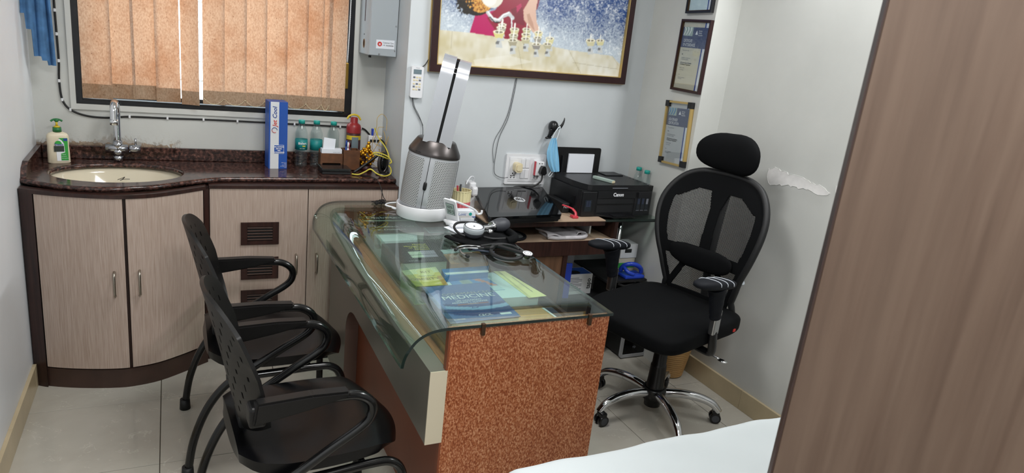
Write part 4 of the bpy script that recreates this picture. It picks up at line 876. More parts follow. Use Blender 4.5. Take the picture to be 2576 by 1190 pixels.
# ------------------------------------------------------------------ switch plate, plugs
sp_ = thing('switch_plate', 'white wall plate with two sockets and four switches', 'switch plate', (1.73, PY, 0.9))
part('plate', prism(BM(), rrect(1.609, 1.852, 0.896, 1.063, 0.006, 3), PY - 0.014, PY, 'y'), 'white_plastic', sp_)
part('inner_plate', boxb(1.626, 1.836, PY - 0.0165, PY - 0.013, 0.912, 1.047, 0.003), 'white_plastic', sp_)
for x in (1.652, 1.795):
    so_ = part('socket', boxb(x - 0.024, x + 0.024, PY - 0.0185, PY - 0.0155, 0.922, 1.036, 0.001, 1), 'white_plastic', sp_)
    for hx, hz in ((0, 0.957), (-0.010, 0.944), (0.010, 0.944), (-0.010, 0.934), (0.010, 0.934)): part('pin_hole', cyl(BM(), (x + hx, PY - 0.0192, hz), (x + hx, PY - 0.018, hz), 0.0034 if hx else 0.0042, n=10), 'black_matt', so_)
for x in (1.710, 1.737):
    for z in (0.955, 1.013): part('rocker_switch', boxb(x - 0.0125, x + 0.0125, PY - 0.021, PY - 0.016, z - 0.026, z + 0.026, 0.002, 1), 'white_plastic', sp_)
pg = thing('cream_plug', 'cream round two-pin plug in the left socket', 'plug', (1.668, PY - 0.03, 0.985))
part('body', prism(BM(), rrect(1.648, 1.690, 0.968, 1.020, 0.014, 4), PY - 0.055, PY - 0.019, 'y'), 'cream_plastic', pg)
part('grip', prism(BM(), rrect(1.655, 1.683, 0.978, 1.012, 0.008, 4), PY - 0.060, PY - 0.055, 'y'), 'cream_plastic', pg)
ad = thing('plug_adapter', 'white and red multi-plug adapter in the right socket', 'adapter', (1.80, PY - 0.03, 0.96))
part('body', boxb(1.776, 1.822, PY - 0.052, PY - 0.019, 0.953, 1.030, 0.003), 'white_plastic', ad)
part('red_edge', boxb(1.7735, 1.7775, PY - 0.044, PY - 0.026, 0.952, 1.029, 0.001, 1), 'red_plastic', ad)
for x in (1.792, 1.808): part('pin_hole', cyl(BM(), (x, PY - 0.0528, 1.020), (x, PY - 0.0515, 1.020), 0.003, n=10), 'black_matt', ad)
bp = thing('black_plug', 'black three-pin plug with thick lead in the adapter', 'plug', (1.81, PY - 0.07, 0.97))
part('body', prism(BM(), [(1.789, 0.972), (1.800, 0.962), (1.817, 0.961), (1.829, 0.972), (1.823, 0.998), (1.815, 1.010), (1.803, 1.010), (1.795, 0.998)], PY - 0.080, PY - 0.0525, 'y'), 'black_plastic', bp)
part('lead', tube(BM(), [(1.808, PY - 0.068, 0.964), (1.807, PY - 0.07, 0.945), (1.797, PY - 0.075, 0.925), (1.76, PY - 0.07, 0.898), (1.72, PY - 0.05, 0.894), (1.68, PY - 0.03, 0.886), (1.66, PY - 0.022, 0.878)], 0.0048, 8), 'black_cable', bp)

# ------------------------------------------------------------------ tail hook with a face mask
hk = thing('tail_hook', 'black animal-tail wall hook above the printer', 'hook', (1.85, PY - 0.03, 1.2))
q = BM(); blob(q, (1.862, PY - 0.028, 1.222), 0.026, 0.028, 0.032, 2.2); part('body', q, 'black_plastic', hk)
part('tail', tube(BM(), [(1.872, PY - 0.04, 1.222), (1.886, PY - 0.055, 1.222), (1.897, PY - 0.062, 1.240), (1.905, PY - 0.062, 1.262), (1.907, PY - 0.060, 1.276)], 0.008, 8, 5, rad=lambda t: 0.0095 * (1 - t) + 0.002), 'black_plastic', hk)
for dx, dy in ((-0.012, 0.01), (0.008, 0.0)):
    q = tube(BM(), [(1.856 + dx, PY - 0.03 - dy, 1.208), (1.850 + dx, PY - 0.030 - dy, 1.185), (1.843 + dx, PY - 0.026 - dy, 1.166)], 0.008, 8, 4, rad=lambda t: 0.0105 - 0.006 * t)
    blob(q, (1.838 + dx, PY - 0.028 - dy, 1.161), 0.012, 0.009, 0.0065); part('leg', q, 'black_plastic', hk)
mk_ = thing('face_mask', 'pale blue surgical mask hanging from the black hook', 'mask', (1.88, PY - 0.06, 0.98))
def f(u, v):
    prof = [(1.845, 1.872, 1.163), (1.835, 1.883, 1.135), (1.826, 1.895, 1.09), (1.832, 1.906, 1.05), (1.848, 1.915, 1.01), (1.870, 1.921, 0.978)]
    t = v * 5; i = min(int(t), 4); t -= i; a, b = prof[i], prof[i + 1]; l = a[0] + (b[0] - a[0]) * t; r = a[1] + (b[1] - a[1]) * t; z = a[2] + (b[2] - a[2]) * t
    return Vector((l + (r - l) * u, PY - 0.055 - 0.012 * math.sin(PI * u) + 0.004 * math.sin(u * 22), z + 0.004 * u))
part('mask_cloth', thick(grid(BM(), f, 24, 16), 0.0015), 'mask_blue', mk_, smooth=True)
part('ear_loop', tube(BM(), [(1.848, PY - 0.056, 1.16), (1.862, PY - 0.06, 1.20), (1.880, PY - 0.063, 1.226), (1.885, PY - 0.063, 1.222), (1.881, PY - 0.061, 1.19), (1.874, PY - 0.057, 1.15)], 0.003, 6, 5), 'mask_strap', mk_)
part('lower_ear_loop', tube(BM(), [(1.872, PY - 0.052, 0.98), (1.862, PY - 0.05, 0.965), (1.856, PY - 0.05, 0.955), (1.868, PY - 0.05, 0.950), (1.885, PY - 0.052, 0.976)], 0.002, 6, 5), 'mask_strap', mk_)

# ------------------------------------------------------------------ certificates on the pier
pa = Vector((2.381, 2.739, 0)); pb = Vector((2.424, PY, 0)); pu = (pb - pa).normalized(); pn = Vector((-pu.y, pu.x, 0))   # pn points into the room
SF = 0.632
def certificate(name, label, s0, s1, z0, z1, roll, fm, corner, title, hdr=True):
    w_ = (s1 - s0) * SF; h_ = z1 - z0; org = pa + pu * (s1 * SF) + Vector((0, 0, z0)); R = -pu
    M = Matrix.Identity(4)
    for i in range(3): M[i][0] = R[i]; M[i][1] = -pn[i]; M[i][2] = (0, 0, 1)[i]; M[i][3] = org[i]
    M = M @ Matrix.Rotation(roll, 4, 'Y'); o = thing(name, label, 'certificate', M=M)
    fb = 0.010
    part('frame', prism(BM(), [(0, 0), (w_, 0), (w_, h_), (0, h_)], -0.020, -0.001, 'y', [[(fb, fb), (w_ - fb, fb), (w_ - fb, h_ - fb), (fb, h_ - fb)]]), fm, o, world=False)
    if corner:
        for x0, x1, a0, a1 in ((0, 0.03, 0, 0.03), (w_ - 0.03, w_, 0, 0.03), (0, 0.03, h_ - 0.03, h_), (w_ - 0.03, w_, h_ - 0.03, h_)): part('corner_cap', boxb(x0 - 0.001, x1 + 0.001, -0.022, -0.0005, a0 - 0.001, a1 + 0.001), 'black_matt', o, world=False)
    else: part('inner_slip', prism(BM(), [(fb - 0.001, fb - 0.001), (w_ - fb + 0.001, fb - 0.001), (w_ - fb + 0.001, h_ - fb + 0.001), (fb - 0.001, h_ - fb + 0.001)], -0.017, -0.008, 'y', [[(fb + 0.0035, fb + 0.0035), (w_ - fb - 0.0035, fb + 0.0035), (w_ - fb - 0.0035, h_ - fb - 0.0035), (fb + 0.0035, h_ - fb - 0.0035)]]), 'bronze_clip', o, world=False)
    sh = part('sheet', boxb(fb - 0.001, w_ - fb + 0.001, -0.0075, -0.006, fb - 0.001, h_ - fb + 0.001), 'paper_bluish' if not hdr else 'paper_cream', o, world=False)
    if corner: sh.data.materials[0] = MATS['box_grey']
    part('glazing', boxb(fb - 0.001, w_ - fb + 0.001, -0.0125, -0.0105, fb - 0.001, h_ - fb + 0.001), 'frame_glass', o, world=False)
    iw_, x0 = w_ - 2 * fb, fb
    def P_(x, z, d=0.0082): return M @ Vector((x0 + x * iw_, -d, fb + z * (h_ - 2 * fb)))
    def bar(nm, xa, xb, za, zb, m, d=0.0078): part(nm, boxb(x0 + xa * iw_, x0 + xb * iw_, -d - 0.0004, -d, fb + za * (h_ - 2 * fb), fb + zb * (h_ - 2 * fb)), m, sh, world=False)
    bar('vertical_rule', 0.80, 0.845, 0.0, 1.0, 'ink_blue')
    bar('right_margin', 0.85, 0.985, 0.0, 1.0, 'paper_white')
    Rr = M.to_3x3() @ Vector((1, 0, 0)); Uu = M.to_3x3() @ Vector((0, 0, 1))
    if hdr:
        bar('header_block', 0.0, 0.96, 0.62, 0.92, 'header_blue', 0.0084); bar('header_image', 0.06, 0.40, 0.79, 0.92, 'lcd_pale', 0.009)
        q = BM()
        for k in range(3): tube(q, [(x0 + (0.08 + 0.1 * k) * iw_, -0.0098, fb + (0.80) * (h_ - 2 * fb)), (x0 + (0.14 + 0.1 * k) * iw_, -0.0098, fb + (0.87) * (h_ - 2 * fb)), (x0 + (0.10 + 0.12 * k) * iw_, -0.0098, fb + 0.915 * (h_ - 2 * fb))], 0.0035, 5, 5, flat=0.2)
        part('header_swirl', q, 'blue_paper' if corner else 'ink_white', sh, world=False)
        q = BM(); prism(q, [(x0 + 0.50 * iw_, fb + 0.815 * (h_ - 2 * fb)), (x0 + 0.59 * iw_, fb + 0.815 * (h_ - 2 * fb)), (x0 + 0.545 * iw_, fb + 0.875 * (h_ - 2 * fb))], -0.0094, -0.0088, 'y'); part('association_logo', q, 'ink_white', sh, world=False)
        for k, s in enumerate(('American', 'Diabetes', 'Association')): text('lettering', s, 0.0105, 'ink_white', sh, P_(0.62, 0.86 - 0.03 * k, 0.0090), Rr, Uu, sx=0.7)
        for k, s in enumerate(title): text('lettering', s, 0.021, 'ink_white', sh, P_(0.10, 0.70 - 0.06 * k, 0.0090), Rr, Uu, sx=0.62)
        rows = [(0.57, 0.36, 0), (0.51, 0.22, 1), (0.46, 0.42, 0), (0.435, 0.36, 0), (0.385, 0.58, 1), (0.36, 0.62, 1), (0.31, 0.3, 0), (0.28, 0.22, 0), (0.20, 0.2, 2), (0.165, 0.3, 0), (0.145, 0.28, 0)]
        tx_ = ('This certifies that', 'Dr.', 'for attending the programme', 'of the American Diabetes', 'ADA International Speaker', 'Certification Programme', 'held in India', 'on this day', '~', 'Chair, Committee', 'President')
        for (z, ln, k), s in zip(rows, tx_): text('lettering', s, 0.0098 if k != 2 else 0.02, 'ink_black' if k else 'ink_grey', sh, P_(0.12, z, 0.0084), Rr, Uu, sx=min(0.9, ln * iw_ / (0.0052 * max(len(s), 2))), bold=0.0002 if k == 1 else 0)
    return o
mat('header_blue', '#3c4568', 0.5)
certificate('framed_certificate', 'black framed certificate at the top of the column, cut off by the photo edge', 0.030, 0.365, 1.876, 2.24, math.radians(-1.5), 'black_frame', False, (), False)
certificate('framed_certificate', 'brown framed certificate of attendance in the middle of the column', 0.005, 0.398, 1.490, 1.848, math.radians(0.4), 'picture_wood', False, ('CERTIFICATE', 'OF ATTENDANCE'))
certificate('framed_certificate', 'gold framed speaker certificate with black corners, lowest on the column', 0.028, 0.390, 1.100, 1.431, math.radians(-3.2), 'gold_trim', True, ('ADA SPEAKER', 'CERTIFICATION'))

# ------------------------------------------------------------------ back table along the picture wall
TZ = 0.80; TF = 2.885               # top height, front edge
bt = thing('side_table', 'brown open side table with a light laminate top under the picture', 'table', (1.8, 3.1, 0))
mat('table_top_beige', '#b59d86', 0.45, var=0.06, scale=10)
part('tabletop', boxb(1.340, 2.025, TF, PY - 0.004, TZ - 0.006, TZ), 'table_top_beige', bt)
part('top_board', boxb(1.340, 2.025, TF + 0.001, PY - 0.004, TZ - 0.030, TZ - 0.0062), 'dark_brown_wood', bt)
part('shelf_board', boxb(1.340, 2.118, TF + 0.006, PY - 0.006, 0.684, 0.690), 'table_top_beige', bt)
part('shelf_apron', boxb(1.340, 2.118, TF + 0.0, TF + 0.030, 0.612, 0.6895), 'dark_brown_wood', bt)
part('side_post', boxb(2.096, 2.118, TF + 0.01, PY - 0.02, 0.690, TZ - 0.012), 'dark_brown_wood', bt)
part('divider_panel', boxb(2.012, 2.022, TF + 0.12, PY - 0.02, 0.690, TZ - 0.030), 'white_matt', bt)
part('left_panel', boxb(1.340, 1.360, TF + 0.02, PY - 0.02, 0.0, TZ - 0.03), 'dark_brown_wood', bt)
grain_mat('table_side_brown', '#4d3626', '#6d4f3a', (12, 12, 0.9), 0.45)
part('knee_panel', boxb(1.36, 1.800, TF + 0.012, TF + 0.028, 0.0, 0.612), 'table_side_brown', bt)
part('upright', boxb(1.800, 1.826, TF + 0.004, PY - 0.02, 0.0, 0.612), 'dark_brown_wood', bt)
part('back_panel', boxb(1.826, 2.118, PY - 0.024, PY - 0.012, 0.05, 0.690), 'white_matt', bt)
part('base_shelf', boxb(1.826, 2.118, TF + 0.03, PY - 0.02, 0.330, 0.345), 'black_matt', bt)
gt = bt
part('leaf', boxb(2.026, 2.388, TF + 0.01, PY - 0.008, TZ - 0.012, TZ - 0.0005, 0.002), 'desk_glass', gt)
part('leaf_edge', boxb(2.026, 2.388, TF + 0.0075, TF + 0.0098, TZ - 0.012, TZ - 0.0005), 'glass_edge', gt)
part('support_rail', boxb(2.12, 2.388, TF + 0.03, TF + 0.045, TZ - 0.024, TZ - 0.013), 'black_matt', gt)
po = part('post', cyl(BM(), (2.162, TF + 0.055, 0), (2.162, TF + 0.055, TZ - 0.013), 0.013, n=18), 'chrome', gt)
part('bracket', boxb(2.140, 2.150, TF + 0.05, TF + 0.06, 0.6, 0.74), 'steel', gt)
# lower ledge of boxes at the right
ld = bt
part('ledge_top', boxb(2.1185, 2.385, TF + 0.03, PY - 0.02, 0.428, 0.440), 'black_matt', ld)

# laptop on a cooling stand
lp = thing('laptop', 'closed glossy black laptop on the side table', 'laptop', (1.60, 3.05, 0.838))
c4 = [Vector(p) for p in ((1.318, 2.812, 0), (1.729, 2.840, 0), (1.832, 3.262, 0), (1.409, 3.236, 0))]
def lerp_quad(poly, ins):
    cx = sum((p for p in poly), Vector()) / 4; return [cx + (p - cx) * (1 - ins) for p in poly]
def quad_plate(z0, z1, ins=0.0, r=0.018, z0b=None):
    P4 = lerp_quad(c4, ins); out = []
    for i in range(4):
        a, b, c = P4[i - 1], P4[i], P4[(i + 1) % 4]; d1 = (a - b).normalized(); d2 = (c - b).normalized()
        for t in range(5): t /= 4; p0 = b + d1 * r; p1 = b + d2 * r; out.append(p0.lerp(b, t).lerp(b.lerp(p1, t), t))
    return prism(BM(), [(p.x, p.y) for p in out], z0, z1)
part('base', quad_plate(0.832, 0.846, 0.01), 'black_plastic', lp)
part('hinge_gap', quad_plate(0.8455, 0.848, 0.03), 'steel', lp)
ld_ = part('lid', quad_plate(0.848, 0.860), 'black_gloss', lp)
lg_ = part('logo_disc', prism(BM(), ell(1.592, 3.052, 0.0285, 0.036), 0.8600, 0.8606), 'silver_plastic', ld_, 'silver oval logo')
text('lettering', 'hp', 0.052, 'black_plastic', ld_, (1.592, 3.066, 0.8608), Vector((-1, -0.06, 0)), Vector((-0.22, -1, 0)), 'CENTER', 0.8, bold=0.0012, shear=0.2)
cs_ = thing('laptop_cooling_stand', 'black cooling stand under the laptop', 'laptop stand', (1.58, 3.02, TZ))
part('pad', quad_plate(0.816, 0.832, 0.09, 0.03), 'black_matt', cs_)
for pts in ([(1.372, 2.872), (1.470, 2.872), (1.492, 2.91), (1.50, 3.0), (1.39, 3.0)], [(1.635, 2.878), (1.735, 2.882), (1.79, 2.96), (1.79, 3.02), (1.62, 2.95)]):
    part('foot_wing', prism(BM(), pts, TZ, 0.818), 'black_matt', cs_)
part('rear_foot', boxb(1.45, 1.76, 3.12, 3.18, TZ, 0.818), 'black_matt', cs_)
part('laptop_lead', tube(BM(), [(1.30, 3.05, 0.89), (1.34, 3.12, 0.90), (1.40, 3.2, 0.885), (1.46, 3.255, 0.872), (1.50, 3.262, 0.855)], 0.0025, 6), 'black_cable', None, 'thin black lead curving over the back of the laptop', cat='cable')

# printer
RB = math.radians(1.6)
pt = thing('printer', 'black flatbed printer on the side table', 'printer', (1.895, 2.953, TZ), RB)
pw, pd, ph = 0.466, 0.312, 0.142
part('body', prism(BM(), [(0.03, 0.0), (pw, 0.0), (pw, pd), (0, pd), (0, 0.03), (0.008, 0.008)], 0.0, ph), 'printer_black', pt, world=False)
part('front_bezel', boxb(0.105, 0.375, -0.004, 0.004, 0.098, 0.138, 0.002), 'printer_black', pt, world=False)
part('output_mouth', boxb(0.108, 0.340, -0.0015, 0.002, 0.022, 0.096), 'ink_black', pt, world=False)
part('mouth_step', boxb(0.11, 0.348, -0.003, 0.0, 0.064, 0.070), 'black_plastic', pt, world=False)
part('output_tray', prism(BM(), [(0.115, 0.002), (0.345, 0.002), (0.33, -0.055), (0.20, -0.068)], 0.006, 0.012), 'black_plastic', pt, world=False)
part('tray_slider', boxb(0.19, 0.28, -0.05, -0.01, 0.012, 0.015), 'printer_black', pt, world=False)
part('left_module', boxb(0.012, 0.100, -0.005, 0.02, 0.004, 0.136, 0.004), 'printer_black', pt, world=False)
w1 = part('ink_window', boxb(0.028, 0.070, -0.0065, -0.0048, 0.03, 0.092), 'screen_dark', pt, world=False); part('ink_cell', boxb(0.036, 0.050, -0.0075, -0.0063, 0.055, 0.088), 'ink_dark_slate', w1, world=False); part('ink_cell', boxb(0.052, 0.064, -0.0075, -0.0063, 0.055, 0.088), 'ink_dark_slate', w1, world=False)
part('right_module', boxb(0.350, 0.464, -0.004, 0.02, 0.004, 0.136, 0.004), 'printer_black', pt, world=False)
for k in range(3):
    w1 = part('ink_window', boxb(0.368 + 0.029 * k, 0.388 + 0.029 * k, -0.0055, -0.0038, 0.035, 0.100), 'screen_dark', pt, world=False); part('ink_level', boxb(0.371 + 0.029 * k, 0.385 + 0.029 * k, -0.0065, -0.0053, 0.066, 0.096), 'ink_grey' if k == 2 else 'ink_dark_slate', w1, world=False)
    part('ink_mark', boxb(0.368 + 0.029 * k, 0.388 + 0.029 * k, -0.0062, -0.005, 0.030, 0.0325), 'ink_grey', pt, world=False)
part('scanner_lid', prism(BM(), [(0.06, -0.006), (0.43, -0.006), (0.43, 0.305), (0.02, 0.305), (0.008, 0.29), (0.012, 0.12), (0.026, 0.045), (0.042, 0.008)], ph + 0.001, ph + 0.030), 'printer_black', pt, world=False)
part('lid_grip', boxb(0.19, 0.29, -0.0075, -0.0055, ph + 0.012, ph + 0.016), 'ink_grey', pt, world=False)
part('control_panel', prism(BM(), [(0.432, -0.002), (0.465, -0.002), (0.465, 0.305), (0.432, 0.305)], ph + 0.001, ph + 0.026), 'black_plastic', pt, world=False)
for k in range(7): part('button', cyl(BM(), (0.449, 0.03 + 0.033 * k, ph + 0.026), (0.449, 0.03 + 0.033 * k, ph + 0.028), 0.006, n=12), 'ink_grey' if k in (0, 6) else 'rubber_grey', pt, world=False)
part('rear_hatch', boxb(0.30, 0.42, 0.22, 0.312, ph + 0.03, ph + 0.036, 0.002), 'printer_black', pt, world=False)
part('side_grille', boxb(-0.002, 0.004, 0.05, 0.075, 0.05, 0.10), 'black_plastic', pt, world=False)
Mt = WM[pt.name]; R3 = Mt.to_3x3()
text('lettering', 'Canon', 0.027, 'ink_white', pt, Mt @ Vector((0.237, -0.0045, 0.111)), R3 @ Vector((1, 0, 0)), (0, 0, 1), 'CENTER', 0.95, bold=0.0009)
ty_ = part('rear_paper_tray', prism(BM(), rrect(0.005, 0.300, 0.165, 0.315, 0.012), 0.300, 0.308, 'y'), 'black_plastic', pt, world=False)
bmh = Matrix.Translation((0, 0.285, 0.168)) @ Matrix.Rotation(math.radians(-6), 4, 'X') @ Matrix.Translation((0, -0.285, -0.168))
for sgn, x in ((1, 0.045), (1, 0.255)): part('paper_guide', boxb(x - 0.004, x + 0.004, 0.285, 0.301, 0.165, 0.27), 'printer_black', ty_, world=False)
part('paper_slot', boxb(0.01, 0.295, 0.283, 0.300, ph + 0.0, ph + 0.033), 'black_matt', pt, world=False)
q = boxb(0.082, 0.250, 0.288, 0.296, 0.172, 0.281); part('paper_stack', q, 'paper_white', None, 'stack of blank white paper in the printer feed', cat='paper').matrix_world = Mt
bpy.data.objects['paper_stack'].data.transform(Matrix.Translation((0.166, 0.292, 0.172)))
us = thing('slim_stapler_refill', 'slim pale grey bar lying on the printer lid', 'bar', (2.085, 3.06, 0.973))
q = boxb(-0.012, 0.012, -0.067, 0.067, 0, 0.016, 0.003); M = Matrix.Translation((2.090, 3.055, 0.9725)) @ Matrix.Rotation(math.radians(20), 4, 'Z'); bmesh.ops.transform(q, matrix=M, verts=q.verts[:]); part('bar', q, 'lcd_pale', us)
q = boxb(-0.0115, 0.0115, -0.069, -0.0665, 0.002, 0.013); bmesh.ops.transform(q, matrix=M, verts=q.verts[:]); part('end_cap', q, 'cream_plastic', us)
bottle('small_water_bottle', 'left of two teal-capped bottles between printer and column', 2.386, 3.150, TZ, 0.97, 'bottles behind the printer', None, rs=0.8)
bottle('small_water_bottle', 'right of two teal-capped bottles between printer and column', 2.3785, 3.062, TZ, 0.97, 'bottles behind the printer', None, rs=0.8)
# objects between laptop and printer
rd = thing('red_stapler', 'red plastic staple remover beside the laptop', 'stapler', (1.83, 2.95, TZ))
part('arm', tube(BM(), [(1.832, 3.018, 0.848), (1.846, 2.99, 0.847), (1.862, 2.960, 0.842)], 0.008, 8, 5, flat=0.5), 'red_plastic', rd)
part('jaw', tube(BM(), [(1.862, 2.965, 0.842), (1.872, 2.945, 0.826), (1.868, 2.932, 0.808)], 0.009, 8, 5, flat=0.6), 'red_plastic', rd)
part('base', boxb(1.845, 1.878, 2.918, 2.955, TZ, TZ + 0.014, 0.004), 'red_plastic', rd)
pbx = thing('power_brick', 'black power adapter brick wedged between laptop and printer', 'power adapter', (1.84, 3.12, TZ))
q = boxb(1.842, 1.886, 3.03, 3.23, TZ, TZ + 0.055, 0.006); part('case', q, 'black_matt', pbx)
text('lettering', 'FIDI', 0.018, 'ink_white', pbx, (1.846, 3.0292, TZ + 0.028), (1, 0, 0), (0, 0, 1))

# things on the lower shelf
cg = thing('folded_grey_cloth', 'crumpled grey-white cloth on the lower shelf of the side table', 'cloth', (1.80, 2.97, 0.69))
def f(u, v):
    x = 1.70 + 0.24 * u + 0.01 * math.sin(v * 7); y = 2.905 + 0.15 * v + 0.02 * u
    return Vector((x, y, 0.712 + 0.012 * math.sin(u * 9 + v * 4) * (1 - 0.5 * u) + 0.014 * (1 - u) * v + (0.010 if u > 0.75 else 0)))
part('top_fold', thick(grid(BM(), f, 28, 16), 0.006), 'cloth_grey', cg, smooth=True)
q = BM(); tube(q, [(1.80, 2.905, 0.7025), (1.86, 2.902, 0.703), (1.915, 2.905, 0.704), (1.945, 2.93, 0.708), (1.93, 2.95, 0.712)], 0.011, 8, 6); tube(q, [(1.71, 2.92, 0.704), (1.76, 2.905, 0.702), (1.82, 2.905, 0.703)], 0.010, 8, 6)
part('rolled_edge', q, 'cloth_grey', cg)
part('under_fold', boxb(1.72, 1.93, 2.92, 3.04, 0.691, 0.706, 0.004), 'cloth_grey', cg)
part('dark_pouch', blob(BM(), (1.912, 3.14, 0.7185), 0.085, 0.06, 0.027, 2.8), 'pouch_dark', None, 'dark pouch behind the grey cloth on the lower shelf', cat='pouch')
bg_ = thing('coiled_plastic_packet', 'clear plastic packet with dark blue rim on the lower shelf', 'packet', (1.56, 2.98, 0.69))
part('rim', tube(BM(), [(1.53 + 0.075 * math.cos(a), 2.985 + 0.075 * math.sin(a), 0.699) for a in [2 * PI * i / 18 for i in range(18)]], 0.008, 8, 1, True, raw=True), 'sleeve_navy', bg_)
q = BM(); blob(q, (1.525, 2.965, 0.703), 0.06, 0.05, 0.012, 2.5); part('film', q, 'clear_box', bg_)

# things below the table
q = boxb(1.925, 2.010, 3.12, 3.17, 0.3455, 0.585, 0.002); part('grey_carton', q, 'box_grey', None, 'upright plain grey carton at the back under the side table', cat='box')
tpb = thing('camera_carton', 'white carton with black lettering under the side table', 'box', (1.98, 3.03, 0.345))
part('carton', boxb(1.898, 2.068, 2.99, 3.10, 0.3455, 0.462, 0.002), 'cardboard_white', tpb)
part('top_print', boxb(1.905, 2.062, 2.996, 3.094, 0.462, 0.4627), 'cardboard_blue', tpb)
part('side_print', prism(BM(), rrect(1.93, 2.0, 2.998, 3.05, 0.02), 0.4628, 0.4634), 'black_matt', tpb)
text('lettering', 'tapo', 0.040, 'ink_black', tpb, (2.058, 2.9895, 0.375), (0, 0, 1), (-1, 0, 0), sx=0.85, bold=0.0006)
for k in range(9): part('print_line', boxb(1.912, 1.912 + (0.09 if k % 3 else 0.07), 2.9888, 2.9899, 0.44 - 0.009 * k, 0.4425 - 0.009 * k), 'ink_grey', tpb)
q = boxb(1.836, 1.900, 2.955, 2.968, 0.3455, 0.545, 0.003); M = Matrix.Translation((1.84, 2.96, 0.35)) @ Matrix.Rotation(math.radians(-14), 4, 'Z') @ Matrix.Translation((-1.84, -2.96, -0.35)); bmesh.ops.transform(q, matrix=M, verts=q.verts[:])
part('blue_folder', q, 'blue_plastic', None, 'bright blue folder leaning before the lettered carton', cat='folder')
bx = thing('labelled_white_box', 'small white box with black slot beside the chrome post', 'box', (2.30, 3.06, 0.44))
part('carton', boxb(2.262, 2.375, 3.03, 3.13, 0.53, 0.612, 0.002), 'cardboard_white', bx); part('slot', boxb(2.290, 2.335, 3.0288, 3.0302, 0.562, 0.584), 'black_matt', bx)
part('lower_carton', boxb(2.258, 2.372, 3.035, 3.13, 0.4405, 0.529, 0.002), 'paper_cream', bx); part('green_band', boxb(2.258, 2.372, 3.0338, 3.0352, 0.47, 0.50), 'label_green', bx)
hp = thing('hole_punch', 'blue two-hole paper punch on the black ledge', 'hole punch', (2.29, 2.98, 0.44))
part('base', boxb(2.245, 2.375, 2.925, 3.015, 0.4405, 0.460, 0.006), 'blue_plastic', hp)
q = BM(); tube(q, [(2.255, 3.0, 0.468), (2.262, 2.985, 0.50), (2.285, 2.965, 0.517), (2.325, 2.955, 0.514), (2.36, 2.955, 0.492), (2.372, 2.96, 0.466)], 0.013, 8, 6); tube(q, [(2.262, 2.985, 0.498), (2.268, 2.945, 0.478), (2.30, 2.93, 0.466)], 0.011, 8, 5); part('lever', q, 'blue_plastic', hp)
cp = thing('computer_tower', 'black computer tower with silver trim on the floor under the glass leaf', 'computer', (2.28, 2.95, 0))
part('case', boxb(2.225, 2.395, 2.845, 3.20, 0.012, 0.36, 0.004), 'black_plastic', cp)
part('front_trim', prism(BM(), rrect(2.220, 2.400, 0.006, 0.366, 0.015), 2.832, 2.845, 'y', [rrect(2.236, 2.386, 0.024, 0.352, 0.008)]), 'silver_plastic', cp)
part('front_panel', boxb(2.236, 2.386, 2.836, 2.846, 0.024, 0.352), 'black_gloss', cp)
text('lettering', 'vip', 0.020, 'ink_grey', cp, (2.30, 2.8355, 0.062), (1, 0, 0), (0, 0, 1), bold=0.0004)
part('cable_bundle', tube(BM(), [(2.20, 2.93, 0.42), (2.24, 2.92, 0.405), (2.3, 2.93, 0.41), (2.36, 2.95, 0.40), (2.38, 3.0, 0.40)], 0.008, 7), 'black_cable', None, 'loose black cable bundle under the blue hole punch', cat='cable')
bn = thing('waste_bin', 'tan ribbed waste bin on the floor behind the office chair', 'bin', (2.405, 2.63, 0))
pr = [(0.0005, 0.0), (0.068, 0.0), (0.072, 0.004)]
z = 0.006
while z < 0.27: pr += [(0.072 + 0.06 * z * 0.6, z), (0.0755 + 0.06 * z * 0.6, z + 0.003), (0.0755 + 0.06 * z * 0.6, z + 0.007), (0.072 + 0.06 * z * 0.6, z + 0.010)]; z += 0.0125
pr = [(r if i < 3 else r + 0.12 * max(h, 0), h) for i, (r, h) in enumerate(pr)]
top = pr[-1]; pr += [(top[0] + 0.006, top[1] + 0.004), (top[0] + 0.006, top[1] + 0.014), (top[0] - 0.004, top[1] + 0.014), (0.070, 0.012), (0.0005, 0.010)]
part('shell', lathe(BM(), pr, 36, (2.405, 2.63, 0)), 'bin_tan', bn)

# ------------------------------------------------------------------ consulting desk
GZ = 0.810
dk = thing('glass_topped_desk', 'wooden desk with a curved glass top and books inside', 'desk', (1.02, 2.5, 0))
part('end_panel', boxb(0.737, 1.306, 1.7545, 1.776, 0, 0.800), 'lacewood_veneer', dk, 'orange-brown flecked wood end panel')
part('end_panel_edge', boxb(0.7305, 0.7368, 1.7545, 1.776, 0, 0.800), 'panel_brown', dk)
part('modesty_panel', boxb(0.742, 0.756, 1.776, 3.235, 0, 0.6485), 'panel_brown', dk)
arc = [(2.86 - 0.15 * (1 - math.cos(a)), 0.31 + 0.135 * math.sin(a)) for a in [PI / 2 * i / 10 for i in range(11)]]
fb_ = [(1.757, 0.662), (3.215, 0.662), (3.215, 0.0), (2.86, 0.0)] + arc + [(1.757, 0.412)]
part('face_board', prism(BM(), fb_, 0.682, 0.7365, 'x'), 'desk_laminate_shaded', dk, 'laminate band with an arched leg, its shade coloured in as grey')
part('face_board_end', boxb(0.6815, 0.737, 1.7535, 1.757, 0.4115, 0.6625), 'desk_laminate_lit', dk, 'cream end of the laminate band')
mat('arch_mauve', '#6d544c', 0.4)
ab = BM(); ring_ = [(2.859, 0.0)] + [(y - 0.001, z - 0.001) for y, z in arc]
for (y0, z0), (y1, z1) in zip(ring_[:-1], ring_[1:]):
    ab.faces.new([ab.verts.new(p) for p in ((0.683, y0, z0), (0.7415, y0, z0), (0.7415, y1, z1), (0.683, y1, z1))])
part('arch_edge', ab, 'arch_mauve', dk)
